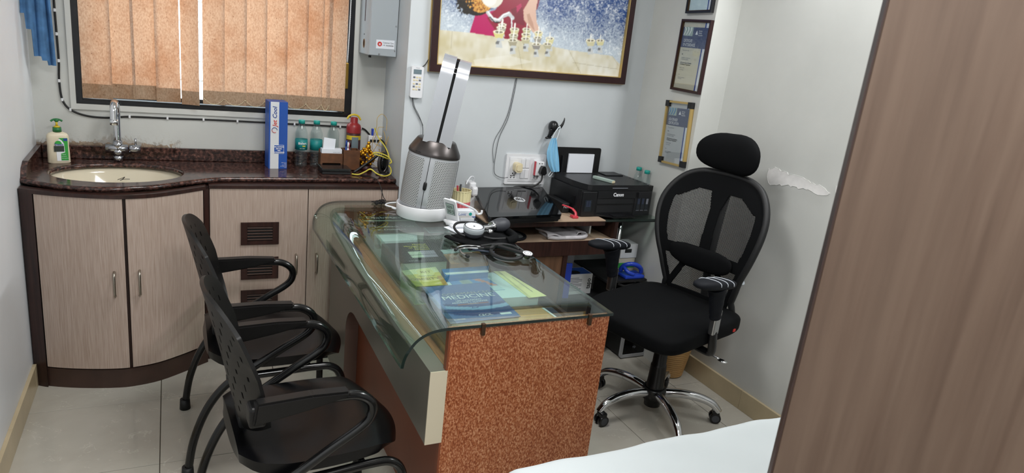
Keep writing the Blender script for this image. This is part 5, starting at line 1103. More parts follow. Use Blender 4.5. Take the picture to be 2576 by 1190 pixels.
part('tray_floor', boxb(0.738, 1.300, 1.776, 3.235, 0.649, 0.661), 'tray_wood', dk)
part('right_rail', boxb(1.288, 1.304, 1.776, 3.235, 0.56, 0.70), 'dark_brown_wood', dk)
part('far_panel', boxb(0.742, 1.304, 3.225, 3.24, 0, 0.795), 'panel_brown', dk)
part('right_foot_panel', boxb(1.29, 1.304, 2.55, 3.225, 0, 0.56), 'dark_brown_wood', dk)
part('inner_glass', boxb(0.764, 0.770, 1.78, 3.22, 0.6615, 0.7985), 'desk_glass', dk)
for y in (2.0, 2.35, 2.75): part('glass_tab', boxb(0.770, 0.792, y - 0.02, y + 0.02, 0.735, 0.742), 'desk_glass', dk)
# bent glass: outer profile then offset inwards
outer = [(v.x, v.z) for v in cr([(0.583, 0, 0.692), (0.588, 0, 0.718), (0.599, 0, 0.744), (0.626, 0, 0.779), (0.662, 0, 0.800), (0.703, 0, 0.8085), (0.745, 0, GZ)], 4)] + [(0.9, GZ), (1.1, GZ), (1.314, GZ)]
inner = []
for i, (x, z) in enumerate(outer):
    a = outer[max(i - 1, 0)]; b = outer[min(i + 1, len(outer) - 1)]; tx_, tz_ = b[0] - a[0], b[1] - a[1]; L = math.hypot(tx_, tz_); inner.append((x + tz_ / L * 0.0095, z - tx_ / L * 0.0095))
gy0, gy1 = 1.746, 3.262; gb = BM()
def far_y(i): return gy1 - (0.075 * max(0, 1 - i / 14.0) ** 1.5)
rows = []
for pr_ in (outer, inner): rows.append([[gb.verts.new((x, y, z)) for y in (gy0, 2.2, 2.7, far_y(i))] for i, (x, z) in enumerate(pr_)])
for L in rows:
    for a, b in zip(L[:-1], L[1:]):
        for k in range(3): gb.faces.new((a[k], b[k], b[k + 1], a[k + 1])).smooth = True
O_, I_ = rows
for i in range(len(O_) - 1):
    for k in (0, 3): f = gb.faces.new((O_[i][k], O_[i + 1][k], I_[i + 1][k], I_[i][k])); f.material_index = 1
for i in (0, len(O_) - 1):
    for k in range(3): f = gb.faces.new((O_[i][k], O_[i][k + 1], I_[i][k + 1], I_[i][k])); f.material_index = 1
part('glass_top', gb, 'desk_glass', dk, 'clear green-edged glass top bent down at the front', smooth=True, extra=('glass_edge',))
for x in (0.838, 1.222):
    q = boxb(x - 0.006, x + 0.006, 1.7405, 1.7535, 0.775, 0.8135, 0.001, 1); part('glass_clip', q, 'bronze_clip', dk)
    
# ------------------------------------------------------------------ books and papers under the glass
def slab(name, label, cat, quad, z0, z1, m, cover=None, page='book_pages', k=1.0, group=None):
    quad = [(x * k, y * k) for x, y in quad]
    o = thing(name, label, cat, (sum(p[0] for p in quad) / 4, sum(p[1] for p in quad) / 4, z0), group=group)
    if cover is None: part('sheets', prism(BM(), quad, z0, z1), m, o)
    else:
        cx = sum(p[0] for p in quad) / 4; cy = sum(p[1] for p in quad) / 4; ins = [(cx + (x - cx) * 0.97, cy + (y - cy) * 0.97) for x, y in quad]
        part('pages', prism(BM(), ins, z0 + 0.002, z1 - 0.002), page, o); part('back_cover', prism(BM(), quad, z0, z0 + 0.002), m, o); part('front_cover', prism(BM(), quad, z1 - 0.002, z1), m, o)
        part('spine', prism(BM(), [quad[0], quad[3], ((quad[3][0] * 0.985 + quad[2][0] * 0.015), (quad[3][1] * 0.985 + quad[2][1] * 0.015)), ((quad[0][0] * 0.985 + quad[1][0] * 0.015), (quad[0][1] * 0.985 + quad[1][1] * 0.015))], z0 + 0.002, z1 - 0.002), m, o)
    return o, quad
def cover_print(o, quad, z, ras, name='cover_print'):
    """a printed sheet stretched over a cover; quad = far-left, far-right, near-right, near-left"""
    fl_, fr_, nr_, nl_ = [Vector((p[0], p[1], z)) for p in quad]; bm = BM(); lay = bm.verts.layers.float_color.new('Col'); vs = []
    for j in range(ras.ny):
        row = []
        for i in range(ras.nx):
            u, v = i / (ras.nx - 1), j / (ras.ny - 1); p = (nl_.lerp(nr_, u)).lerp(fl_.lerp(fr_, u), v); q = bm.verts.new(p); c = np.clip(ras.im[j, i], 0, 1); q[lay] = (c[0], c[1], c[2], 1); row.append(q)
        vs.append(row)
    for j in range(ras.ny - 1):
        for i in range(ras.nx - 1): bm.faces.new((vs[j][i], vs[j][i + 1], vs[j + 1][i + 1], vs[j + 1][i]))
    return part(name, bm, 'print_matt', o)
def on(quad, u, v, z):
    fl_, fr_, nr_, nl_ = [Vector((p[0], p[1], z)) for p in quad]; return (nl_.lerp(nr_, u)).lerp(fl_.lerp(fr_, u), v)
def axes(quad): return Vector((quad[2][0] - quad[3][0], quad[2][1] - quad[3][1], 0)), Vector((quad[0][0] - quad[3][0], quad[0][1] - quad[3][1], 0))
mat('book_navy', '#3a4c78', 0.4); mat('book_charcoal', '#26262a', 0.45); mat('book_umber', '#3a302c', 0.45); mat('book_slate', '#1c2730', 0.4)
# big blue medicine textbook
o, Q = slab('medicine_textbook', 'large blue medicine textbook nearest the front of the desk', 'book', [(0.812, 2.251), (1.075, 2.265), (1.064, 1.931), (0.801, 1.918)], 0.7015, 0.740, 'book_navy', True)
S = Ras(1, 1, 64, 76, '#4d639c'); S.put(S.Y > 0.62, '#5f74a8', 0.6); S.put(S.X < 0.14, '#7389bd', 0.7)
wv = 0.30 + 0.16 * (S.X - 0.5) ** 2 * 2 - 0.10 * S.X; S.put((S.Y < wv + 0.16) & (S.Y > wv) & (S.X > 0.1), '#2c3e78', 0.9); S.put((S.Y < wv + 0.10) & (S.Y > wv + 0.02) & (S.X > 0.1), '#8fb3d8', 0.75); S.put((S.Y < wv) & (S.Y > wv - 0.10 - 0.1 * (0.5 - abs(S.X - 0.5))), '#22356e', 0.8); S.put(S.Y < wv - 0.14, '#6a7fb0', 0.8)
S.put((S.Y < 0.445) & (S.Y > 0.425) & (S.X > 0.3) & (S.X < 0.75), '#8a4a42')
cp_ = cover_print(o, Q, 0.7403, S); R_, U_ = axes(Q)
for s, sz, u, v, m_ in (('GOLDMAN-CECIL', 0.030, 0.60, 0.695, 'silver_plastic'), ('MEDICINE', 0.047, 0.55, 0.585, 'ink_white'), ('LEE GOLDMAN', 0.0165, 0.50, 0.515, 'ink_white'), ('ANDREW I. SCHAFER', 0.0165, 0.50, 0.465, 'ink_white'), ('VOLUME 2', 0.010, 0.52, 0.425, 'ink_white'), ('25', 0.036, 0.50, 0.315, 'ink_blue'), ('CECIL', 0.022, 0.55, 0.10, 'ink_white'), ('ELSEVIER', 0.012, 0.16, 0.06, 'ink_white')):
    text('lettering', s, sz, m_, cp_, on(Q, u, v, 0.7405), R_, U_, 'CENTER', 0.98 if sz > 0.04 else 0.9)
part('price_sticker', prism(BM(), [tuple(on(Q, u, v, 0)[:2]) for u, v in ((0.76, 0.09), (0.92, 0.085), (0.92, 0.13), (0.76, 0.135))], 0.7404, 0.7408), 'paper_white', o)
# leaflets and papers right of it (lower layer)
K7 = 1.044
slab('paper_sheaf', 'sheaf of pale blue-white papers beside the medicine textbook', 'papers', [(0.912, 2.345), (1.153, 2.368), (1.222, 2.098), (0.912, 2.098)], 0.6615, 0.700, 'paper_bluish', k=K7)
o, Q = slab('blue_leaflet', 'blue and white printed leaflet on top of the paper sheaf', 'leaflet', [(0.935, 2.322), (1.10, 2.312), (1.118, 2.175), (0.935, 2.175)], 0.7003, 0.7011, 'blue_paper', k=K7)
S = Ras(1, 1, 24, 20, '#5f8fc8'); S.rect(0.0, 1, 0.0, 0.35, '#b8d0dc'); S.poly([(0.55, 1), (0.75, 1), (1.0, 0.35), (0.85, 0.35)], '#c9867c'); S.rect(0.25, 0.5, 0.5, 1, '#a9b4b4'); S.rect(0.1, 0.7, 0.1, 0.14, '#6d7c90'); cover_print(o, Q, 0.7012, S)
o, Q = slab('yellow_sheet', 'yellow printed sheet at the right of the paper sheaf', 'paper', [(1.157, 2.377), (1.207, 2.370), (1.251, 2.089), (1.172, 2.082)], 0.7003, 0.7012, 'paper_yellow', k=K7)
R_, U_ = axes(Q); text('lettering', 'Recommended dose and schedule chart', 0.012, 'ink_grey', o, on(Q, 0.75, 0.75, 0.7014), -U_, R_, sx=0.9)
slab('orange_card', 'orange printed card carton under the glass', 'card', [(1.052, 2.675), (1.235, 2.700), (1.215, 2.555), (1.040, 2.545)], 0.6615, 0.718, 'orange_paper', k=1.0)
for k_, (u0, v0, u1, v1) in enumerate(((0.02, 0.1, 0.10, 0.95), (0.13, 0.1, 0.36, 0.8))): part('card_print', prism(BM(), [tuple(on([(1.052, 2.675), (1.235, 2.700), (1.215, 2.555), (1.040, 2.545)], u, v, 0)[:2]) for u, v in ((u0, v0), (u1, v0), (u1, v1), (u0, v1))], 0.7182, 0.7186), 'skin_card', bpy.data.objects['orange_card'])
slab('blue_notepad', 'thick blue and white notepad behind the paper sheaf', 'notepad', [(0.956, 2.434), (1.170, 2.449), (1.135, 2.375), (0.94, 2.352)], 0.7013, 0.726, 'blue_paper', k=1.015)
part('paper_band', prism(BM(), [(0.965, 2.425), (1.16, 2.432), (1.155, 2.408), (0.965, 2.402)], 0.7263, 0.7268), 'paper_white', bpy.data.objects['blue_notepad'])
slab('white_booklet', 'thin white booklet beside the orange card', 'booklet', [(1.064, 2.745), (1.245, 2.765), (1.24, 2.716), (1.062, 2.692)], 0.6615, 0.7150, 'paper_bluish', k=1.0)
# yellow obesity leaflet
o, Q = slab('obesity_leaflet', 'yellow leaflet with obesity lettering under the glass', 'leaflet', [(0.794, 2.45), (0.945, 2.475), (0.925, 2.275), (0.797, 2.275)], 0.6615, 0.735, 'paper_yellow', True, 'paper_cream')
S = Ras(1, 1, 30, 30, '#dcca6a'); S.put(S.Y > 0.72, '#e4e2b8'); S.put(np.hypot(S.X - 0.6, S.Y - 0.75) < 0.25, '#e8de9a'); S.put((S.X > 0.85) & (S.Y < 0.5), '#c99a58'); cv = cover_print(o, Q, 0.7353, S); R_, U_ = axes(Q)
text('lettering', 'OBESITY', 0.030, 'ink_gold', cv, on(Q, 0.45, 0.33, 0.7355), R_, U_, 'CENTER', 1.05, bold=0.0004); text('lettering', 'LIVING WITH', 0.012, 'ink_grey', cv, on(Q, 0.55, 0.52, 0.7355), R_, U_, 'CENTER'); text('lettering', 'KIT', 0.030, 'ink_gold', cv, on(Q, 0.62, 0.72, 0.7355), R_, U_, 'CENTER')
# thyroid management book with dot pattern
o, Q = slab('thyroid_management_book', 'dark book with yellow thyroid title under the glass', 'book', [(0.807, 2.790), (1.052, 2.800), (1.020, 2.535), (0.812, 2.530)], 0.6615, 0.738, 'book_charcoal', True)
S = Ras(1, 1, 50, 50, '#2b272c'); S.rect(0.34, 0.60, 0.22, 0.52, '#cfd4c4'); S.rect(0.58, 0.86, 0.22, 0.55, '#b9aec6', 0.9); S.rect(0.34, 0.86, 0.34, 0.36, '#4a4450'); cv = cover_print(o, Q, 0.7383, S); R_, U_ = axes(Q)
for k_, s in enumerate(('Medical', 'Management', 'of Thyroid', 'Disease')): text('lettering', s, 0.021, 'ink_yellow', cv, on(Q, 0.80, 0.84 - 0.085 * k_, 0.7386), R_, U_, 'RIGHT', bold=0.0004)
text('lettering', 'ELSEVIER', 0.010, 'ink_white', cv, on(Q, 0.30, 0.05, 0.7386), R_, U_, 'CENTER')
slab('white_notepad', 'long white notepad strip between the two dark books', 'notepad', [(0.812, 2.925), (1.013, 2.937), (0.985, 2.838), (0.812, 2.828)], 0.6615, 0.736, 'paper_white', k=1.0)
# landmark trials book
o, Q = slab('landmark_trials_book', 'dark brown book with white landmark trials title', 'book', [(0.797, 3.145), (1.061, 3.137), (1.06, 2.955), (0.812, 2.945)], 0.6615, 0.738, 'book_umber', True)
R_, U_ = axes(Q); text('lettering', 'Landmark Trials', 0.030, 'ink_white', o, on(Q, 0.14, 0.44, 0.7383), R_, U_, bold=0.0003); text('lettering', 'in Diabetes', 0.030, 'ink_white', o, on(Q, 0.14, 0.20, 0.7383), R_, U_, bold=0.0003)
o, Q = slab('diabetes_book', 'dark slate book with diabetes spine at the far end of the desk', 'book', [(0.80, 3.222), (1.08, 3.222), (1.08, 3.158), (0.80, 3.158)], 0.6615, 0.742, 'book_slate', True)
R_, U_ = axes(Q); text('lettering', 'Diabetes', 0.050, 'ink_white', o, on(Q, 0.12, 0.22, 0.7423), R_, U_, bold=0.0003)
# clear plastic box with photo card
o = thing('clear_plastic_box', 'clear plastic box with a photo card under the glass', 'box', (1.1, 2.9, 0.662))
part('box', prism(BM(), [(1.072, 3.02), (1.19, 3.03), (1.18, 2.825), (1.068, 2.82)], 0.6615, 0.738), 'clear_box', o)
part('photo_card', prism(BM(), [(1.082, 3.012), (1.182, 3.022), (1.176, 2.945), (1.080, 2.94)], 0.7385, 0.7392), 'lcd_grey', o); part('card_border', prism(BM(), [(1.074, 3.018), (1.19, 3.028), (1.181, 2.935), (1.072, 2.93)], 0.7380, 0.7384), 'paper_bluish', o)
# shallow tan tray at the front right
o = thing('tan_card_file', 'tan card folder at the front right corner under the glass', 'folder', (1.2, 1.95, 0.662))
part('folder', prism(BM(), [(1.075, 2.075), (1.27, 2.075), (1.268, 1.935), (1.082, 1.93)], 0.6615, 0.700), 'skin_card', o); part('folder_edge', prism(BM(), [(1.235, 2.072), (1.27, 2.072), (1.268, 1.94), (1.245, 1.937)], 0.7002, 0.7008), 'ink_dark_slate', o); part('white_margin', prism(BM(), [(1.226, 2.072), (1.236, 2.072), (1.246, 1.937), (1.238, 1.937)], 0.7002, 0.7010), 'paper_white', o)
part('ink_pad', boxb(1.225, 1.262, 1.86, 1.90, 0.6615, 0.69, 0.003), 'black_matt', None, 'small black ink pad in the front right desk corner', cat='ink pad')

# ------------------------------------------------------------------ things on the desk
# bladeless fan purifier
pz = 0.8105
az = math.atan2(1.062, 2.994)
pu_ = thing('bladeless_fan', 'silver bladeless fan and purifier on a white base', 'fan', M=Matrix.Translation((1.055, 2.985, pz)) @ Matrix.Rotation(-az, 4, 'Z'))
# local x = to the right as seen, local y = away from the camera
part('base_dish', lathe(BM(), [(0.0005, 0.0), (0.120, 0.0), (0.126, 0.004), (0.1285, 0.058), (0.1265, 0.0615), (0.122, 0.060), (0.116, 0.020), (0.0005, 0.016)], 48), 'white_plastic', pu_, world=False)
tilt = Matrix.Translation((0, 0, 0.03)) @ Matrix.Rotation(math.radians(6.5), 4, 'Y')
def rot(a): return math.radians(a)
SEAM = 262
def shell(r0, r1, z0, z1, a0, a1, mname, name, par, n=30, uv=False, cap=False):
    b = BM(); lathe(b, [(r0, z0), (r1, z1)], n, uv=uv, a0=rot(a0), a1=rot(a1), M=tilt); return part(name, b, mname, par, world=False)
part('lower_body', lathe(BM(), [(0.0005, -0.006), (0.0915, -0.006), (0.1061, 0.006), (0.1080, 0.012)], 40, M=tilt), 'silver_plastic', pu_, world=False)
core = part('filter_core', lathe(BM(), [(0.1080, 0.010), (0.1153, 0.016), (0.1194, 0.0915), (0.1194, 0.22), (0.1171, 0.268), (0.1167, 0.27)], 48, M=tilt), 'silver_plastic', pu_, world=False)
for a0, a1 in ((SEAM - 78, SEAM - 12), (SEAM + 12, SEAM + 78), (SEAM + 90, SEAM + 270)):
    b = BM(); lathe(b, [(0.1176, 0.030), (0.1206, 0.0915), (0.1206, 0.22), (0.1191, 0.256)], 30, uv=True, a0=rot(a0), a1=rot(a1), M=tilt); part('perforated_shroud', b, 'perforated_silver', pu_, world=False)
b = BM()
for h0, h1 in ((0.012, 0.268),):
    ca, sa = math.cos(rot(SEAM)), math.sin(rot(SEAM)); R0 = 0.1200
    pts = [tilt @ Vector((r * ca, r * sa, z)) for r, z in ((0.1139, 0.014), (0.1203, 0.0915), (0.1203, 0.22), (0.1180, 0.268))]; tube(b, pts, 0.0014, 5, 4)
part('seam_line', b, 'ink_black', pu_, world=False)
ca, sa = math.cos(rot(SEAM)), math.sin(rot(SEAM)); b = BM(); blob(b, (0, 0, 0), 0.0085, 0.005, 0.020, 3.2, M=tilt @ Matrix.Translation((0.1208 * ca, 0.1208 * sa, 0.135)) @ Matrix.Rotation(rot(SEAM + 90), 4, 'Z')); part('release_button', b, 'black_plastic', pu_, world=False)
part('nickel_collar', lathe(BM(), [(0.1200, 0.268), (0.1203, 0.272), (0.1185, 0.284), (0.0905, 0.333), (0.087, 0.3365), (0.04, 0.339), (0.0005, 0.34)], 48, M=tilt), 'nickel_dark', pu_, world=False)
b = BM()
for k_ in (-14, -5): a = rot(SEAM - 22 + k_); tube(b, [tilt @ Vector((0.1191 * math.cos(a + t), 0.1191 * math.sin(a + t), 0.280)) for t in (-0.04, 0.04)], 0.002, 5, 2)
part('status_lights', b, 'black_matt', pu_, world=False)
# loop seen from its side: racetrack ring in the local y-z plane
lt = tilt @ Matrix.Translation((0.004, 0, 0.325)) @ Matrix.Rotation(rot(3), 4, 'Y') @ Matrix.Rotation(rot(-2), 4, 'Z')
def track(w_, h_, n=12): # half width w_, total height h_, bottom open shape closed by the collar
    r = w_; pts = [(r * math.cos(a), h_ - r + r * math.sin(a)) for a in [PI * i / n for i in range(n + 1)]] + [(-r, 0.0), (r, 0.0)]
    return pts
def ring_part(name, x0, x1, w_, h_, t_, m_, tw=0.0):
    b = BM(); o_ = track(w_, h_); i_ = [(y * (w_ - t_) / w_, 0.01 + (z - 0.01) * (h_ - t_) / h_ if z > 0 else 0.006) for y, z in o_]; R4 = []
    for (x, P) in ((x0, o_), (x1, o_), (x1, i_), (x0, i_)):
        R4.append([b.verts.new(lt @ Vector((x * (1 - 0.04 * z / h_) , y, z))) for y, z in P])
    nn = len(o_)
    for k in range(4):
        A, B = R4[k], R4[(k + 1) % 4]
        for j in range(nn): b.faces.new((A[j], A[(j + 1) % nn], B[(j + 1) % nn], B[j]))
    return part(name, b, m_, pu_, world=False, smooth=True)
ring_part('loop_rear_shell', -0.066, -0.006, 0.083, 0.392, 0.024, 'silver_loop'); ring_part('loop_slot', -0.008, 0.009, 0.078, 0.386, 0.018, 'black_gloss'); ring_part('loop_front_rim', 0.007, 0.064, 0.083, 0.385, 0.016, 'silver_loop')
part('fan_lead', tube(tube(BM(), [(0.945, 3.065, GZ + 0.014), (0.93, 3.08, GZ + 0.016), (0.905, 3.10, GZ + 0.02), (0.93, 3.13, GZ + 0.022), (0.98, 3.15, GZ + 0.02)], 0.004, 7), [(0.946, 3.06, GZ + 0.012), (0.938, 3.065, GZ + 0.013), (0.932, 3.078, GZ + 0.014)], 0.006, 7), 'white_matt', None, 'white power lead behind the fan base', cat='cable')
q = BM(); rr = random.Random(4)
for k_ in range(5): tube(q, [(0.885 + rr.uniform(-0.02, 0.05), 3.20 + rr.uniform(-0.05, 0.05), GZ + 0.004 + 0.012 * rr.random()) for _ in range(5)], 0.0028, 6)
part('cable_tangle', q, 'black_cable', None, 'tangle of black cable at the far end of the desk', cat='cable')

# pen cup
pc_ = thing('pen_cup', 'cream and pink fluted pen cup behind the fan', 'pen cup', (1.262, 3.035, GZ))
def fl_lathe(z0, z1, r0, r1, m_, nm):
    b = BM(); n = 72; rg = []
    for r, z in ((r0, z0), (r1, z1)): rg.append([b.verts.new((1.262 + (r + 0.0016 * (1 if i % 4 < 2 else -1)) * math.cos(2 * PI * i / n), 3.035 + (r + 0.0016 * (1 if i % 4 < 2 else -1)) * math.sin(2 * PI * i / n), z)) for i in range(n)])
    for i in range(n): b.faces.new((rg[0][i], rg[0][(i + 1) % n], rg[1][(i + 1) % n], rg[1][i]))
    if nm == 'lower_cup': b.faces.new(rg[0][::-1])
    part(nm, thick(b, 0.0015), m_, pc_)
mat('cup_pink', '#cf6a70', 0.45); mat('cup_cream', '#d8cfa2', 0.45)
fl_lathe(GZ + 0.001, GZ + 0.058, 0.043, 0.0445, 'cup_pink', 'lower_cup'); fl_lathe(GZ + 0.058, GZ + 0.110, 0.0445, 0.046, 'cup_cream', 'upper_cup')
part('rim', tube(BM(), [(1.262 + 0.046 * math.cos(2 * PI * i / 32), 3.035 + 0.046 * math.sin(2 * PI * i / 32), GZ + 0.111) for i in range(32)], 0.0025, 6, 1, True, raw=True), 'cup_cream', pc_)
for k_, (dx, dy, m_, nm, h_) in enumerate(((-0.012, -0.01, 'black_plastic', 'black', 0.142), (-0.022, 0.006, 'red_plastic', 'red', 0.132), (-0.004, 0.016, 'brass', 'brass coloured', 0.128))):
    part('cup_pen', cyl(BM(), (1.262 + dx * 0.5, 3.035 + dy * 0.5, GZ + 0.006), (1.262 + dx, 3.035 + dy, GZ + h_), 0.005, n=10), m_, None, nm + ' pen end sticking out of the fluted pen cup', cat='pen')
wa = thing('white_adapter', 'white plug adapter with cord at the left of the laptop', 'adapter', (1.372, 3.14, TZ))
part('body', boxb(1.338, 1.376, 3.12, 3.19, TZ + 0.001, 0.94, 0.008), 'white_plastic', wa); part('cap', boxb(1.340, 1.374, 3.085, 3.121, TZ + 0.075, 0.925, 0.012), 'white_plastic', wa)
part('cord', tube(BM(), [(1.368, 3.15, 0.94), (1.365, 3.14, 0.962), (1.34, 3.12, 0.97), (1.315, 3.10, 0.952), (1.302, 3.08, 0.94)], 0.003, 7), 'white_matt', wa)
tbx = thing('medicine_carton', 'small white and blue carton behind the thermometer stand', 'carton', (1.225, 2.94, GZ))
part('carton', boxb(1.203, 1.295, 2.917, 2.968, GZ + 0.001, GZ + 0.038, 0.001, 1), 'paper_white', tbx); part('blue_stripe', boxb(1.203, 1.295, 2.9158, 2.9172, GZ + 0.006, GZ + 0.010), 'ink_blue', tbx); text('lettering', 'Lonic', 0.018, 'ink_blue', tbx, (1.207, 2.9166, GZ + 0.016), (1, 0, 0), (0, 0, 1)); part('logo_mark', cyl(BM(), (1.268, 2.9172, GZ + 0.022), (1.268, 2.9162, GZ + 0.022), 0.008, n=14), 'cap_teal', tbx)
# thermometer stand
ts = thing('digital_thermometer', 'white folding digital thermometer with small screen beside the fan', 'thermometer', (1.16, 2.82, GZ))
M = Matrix.Translation((1.142, 2.805, GZ + 0.018)) @ Matrix.Rotation(math.radians(-62), 4, 'Z') @ Matrix.Rotation(math.radians(20), 4, 'X')
q = BM(); prism(q, rrect(-0.036, 0.036, 0.0, 0.118, 0.006), -0.009, 0.0, 'y'); bmesh.ops.transform(q, matrix=M, verts=q.verts[:]); tp1 = part('screen_panel', q, 'white_plastic', ts)
q = boxb(-0.022, 0.022, -0.0102, -0.0088, 0.045, 0.098); bmesh.ops.transform(q, matrix=M, verts=q.verts[:]); part('lcd', q, 'lcd_pale', tp1)
q = prism(BM(), [(-0.024, 0.043), (0.024, 0.043), (0.024, 0.1), (-0.024, 0.1)], -0.0098, -0.0087, 'y'); bmesh.ops.transform(q, matrix=M, verts=q.verts[:]); part('lcd_border', q, 'ink_dark_slate', tp1)
text('lettering', '30.5', 0.024, 'ink_black', tp1, M @ Vector((-0.019, -0.0104, 0.052)), M.to_3x3() @ Vector((1, 0, 0)), M.to_3x3() @ Vector((0, 0, 1))); text('lettering', '62%', 0.018, 'ink_black', tp1, M @ Vector((-0.015, -0.0104, 0.077)), M.to_3x3() @ Vector((1, 0, 0)), M.to_3x3() @ Vector((0, 0, 1)))
tipA = M @ Vector((0, 0.0, 0.118))
part('prop_leg', tube(BM(), [tipA, (1.235, 2.83, GZ + 0.075), (1.268, 2.835, GZ + 0.05)], 0.005, 7, 4), 'white_plastic', ts); part('prop_hook', tube(BM(), [(1.255, 2.84, GZ + 0.062), (1.268, 2.835, GZ + 0.046), (1.285, 2.83, GZ + 0.050), (1.286, 2.83, GZ + 0.064)], 0.0055, 7, 5), 'white_plastic', ts)
part('base_tray', boxb(1.11, 1.245, 2.745, 2.862, GZ + 0.004, GZ + 0.016, 0.005), 'white_plastic', ts); part('battery_bay', boxb(1.17, 1.24, 2.80, 2.855, GZ + 0.016, GZ + 0.034, 0.004), 'silver_plastic', ts); part('hinge', cyl(BM(), (1.105, 2.80, GZ + 0.018), (1.145, 2.76, GZ + 0.018), 0.013), 'white_plastic', ts)
part('white_leaflet', prism(BM(), [(1.083, 2.775), (1.11, 2.675), (1.275, 2.72), (1.27, 2.855)], GZ + 0.0008, GZ + 0.0035), 'paper_white', None, 'white printed leaflet under the thermometer and blood pressure gauge', cat='leaflet')

# blood pressure monitor: gauge, bulb, cuff, tube
bpz = GZ
bp_ = thing('blood_pressure_monitor', 'black aneroid blood pressure monitor with dial, bulb and cuff', 'blood pressure monitor', (1.19, 2.58, bpz))
def f(u, v):
    q = [(1.075, 2.665), (1.325, 2.655), (1.30, 2.47), (1.07, 2.44)]; A = Vector((*q[3], 0)).lerp(Vector((*q[2], 0)), u); B = Vector((*q[0], 0)).lerp(Vector((*q[1], 0)), u); p = A.lerp(B, v); e = min(1, 6 * min(u, 1 - u)) * min(1, 6 * min(v, 1 - v)); e = e ** 0.5
    return Vector((p.x, p.y, bpz + 0.002 + e * (0.018 + 0.006 * math.sin(9 * u + 5 * v) + 0.012 * (u > 0.55) * min(1, (u - 0.55) * 8))))
part('cuff', thick(grid(BM(), f, 34, 22), 0.002), 'fabric_black', bp_, smooth=True)
part('cuff_roll', tube(BM(), [(1.255, 2.485, bpz + 0.022), (1.30, 2.50, bpz + 0.026), (1.322, 2.55, bpz + 0.026), (1.325, 2.62, bpz + 0.024)], 0.018, 10, 5), 'fabric_black', bp_)
part('cuff_strap', tube(BM(), [(1.04, 2.62, bpz + 0.009), (1.06, 2.555, bpz + 0.010), (1.11, 2.495, bpz + 0.012), (1.19, 2.475, bpz + 0.012), (1.27, 2.485, bpz + 0.014)], 0.016, 8, 6, flat=0.4), 'fabric_black', bp_)
gx, gy, gz = 1.138, 2.572, bpz + 0.024
GM = Matrix.Translation((gx, gy, gz)) @ Matrix.Rotation(math.radians(9), 4, 'X')
gd = part('gauge_body', lathe(BM(), [(0.0005, 0.0), (0.036, 0.0), (0.042, 0.012), (0.0435, 0.024)], 32, M=GM), 'rubber_grey', bp_)
part('gauge_ring', lathe(BM(), [(0.0435, 0.022), (0.045, 0.026), (0.045, 0.042), (0.0425, 0.046), (0.0405, 0.0445)], 32, M=GM), 'stabiliser_grey', bp_); part('gauge_lens_rim', lathe(BM(), [(0.0425, 0.0455), (0.0405, 0.0475), (0.0380, 0.0455)], 32, M=GM), 'black_matt', bp_)
fcx = part('dial_face', lathe(BM(), [(0.0005, 0.0435), (0.0395, 0.0435)], 32, M=GM), 'paper_white', bp_, 'white dial face')
q = BM()
for k_ in range(24): a = rot(-60 + 300 * k_ / 23); q.faces.new([q.verts.new(GM @ Vector((r * math.cos(a + d), r * math.sin(a + d), 0.0438))) for r, d in ((0.030, -0.02), (0.036, -0.02), (0.036, 0.02), (0.030, 0.02))])
part('dial_ticks', q, 'ink_black', fcx); part('dial_needle', boxb(-0.001, 0.001, -0.02, 0.006, 0.0440, 0.0446), 'ink_black', fcx, world=False) if False else part('dial_hub', lathe(BM(), [(0.0005, 0.0446), (0.004, 0.0446), (0.004, 0.0438)], 12, M=GM), 'ink_black', fcx)
part('valve', tube(BM(), [(1.182, 2.585, gz + 0.028), (1.215, 2.597, gz + 0.027), (1.238, 2.606, gz + 0.027)], 0.011, 10, 4), 'steel', bp_); part('valve_knob', lathe(BM(), [(0.0005, 0), (0.012, 0.0), (0.013, 0.006), (0.011, 0.014), (0.0005, 0.014)], 16, M=Matrix.Translation((1.222, 2.585, gz + 0.010)) @ Matrix.Rotation(rot(70), 4, 'X')), 'steel', bp_); part('bulb_ring', cyl(BM(), (1.236, 2.605, gz + 0.027), (1.247, 2.609, gz + 0.028), 0.022, 0.024), 'chrome', bp_)
BMx = Matrix.Translation((1.287, 2.622, gz + 0.030)) @ Matrix.Rotation(rot(18), 4, 'Z'); q = BM()
lathe(q, [(0.0005, -0.048), (0.019, -0.046), (0.026, -0.034), (0.031, -0.012), (0.0325, 0.008), (0.029, 0.028), (0.019, 0.044), (0.008, 0.050), (0.0005, 0.051)], 28, M=BMx @ Matrix.Rotation(PI / 2, 4, 'Y')); part('rubber_bulb', q, 'rubber_grey', bp_, 'dark grey rubber bulb')
part('rubber_tube', tube(BM(), [(1.175, 2.605, gz + 0.02), (1.165, 2.66, gz + 0.03), (1.11, 2.675, gz + 0.028), (1.075, 2.635, gz + 0.02), (1.078, 2.585, gz + 0.008), (1.10, 2.56, gz + 0.002)], 0.0055, 8), 'black_matt', bp_); part('second_tube', tube(BM(), [(1.17, 2.53, bpz + 0.03), (1.20, 2.50, bpz + 0.03), (1.26, 2.49, bpz + 0.034), (1.305, 2.51, bpz + 0.036)], 0.0055, 8), 'black_matt', bp_)

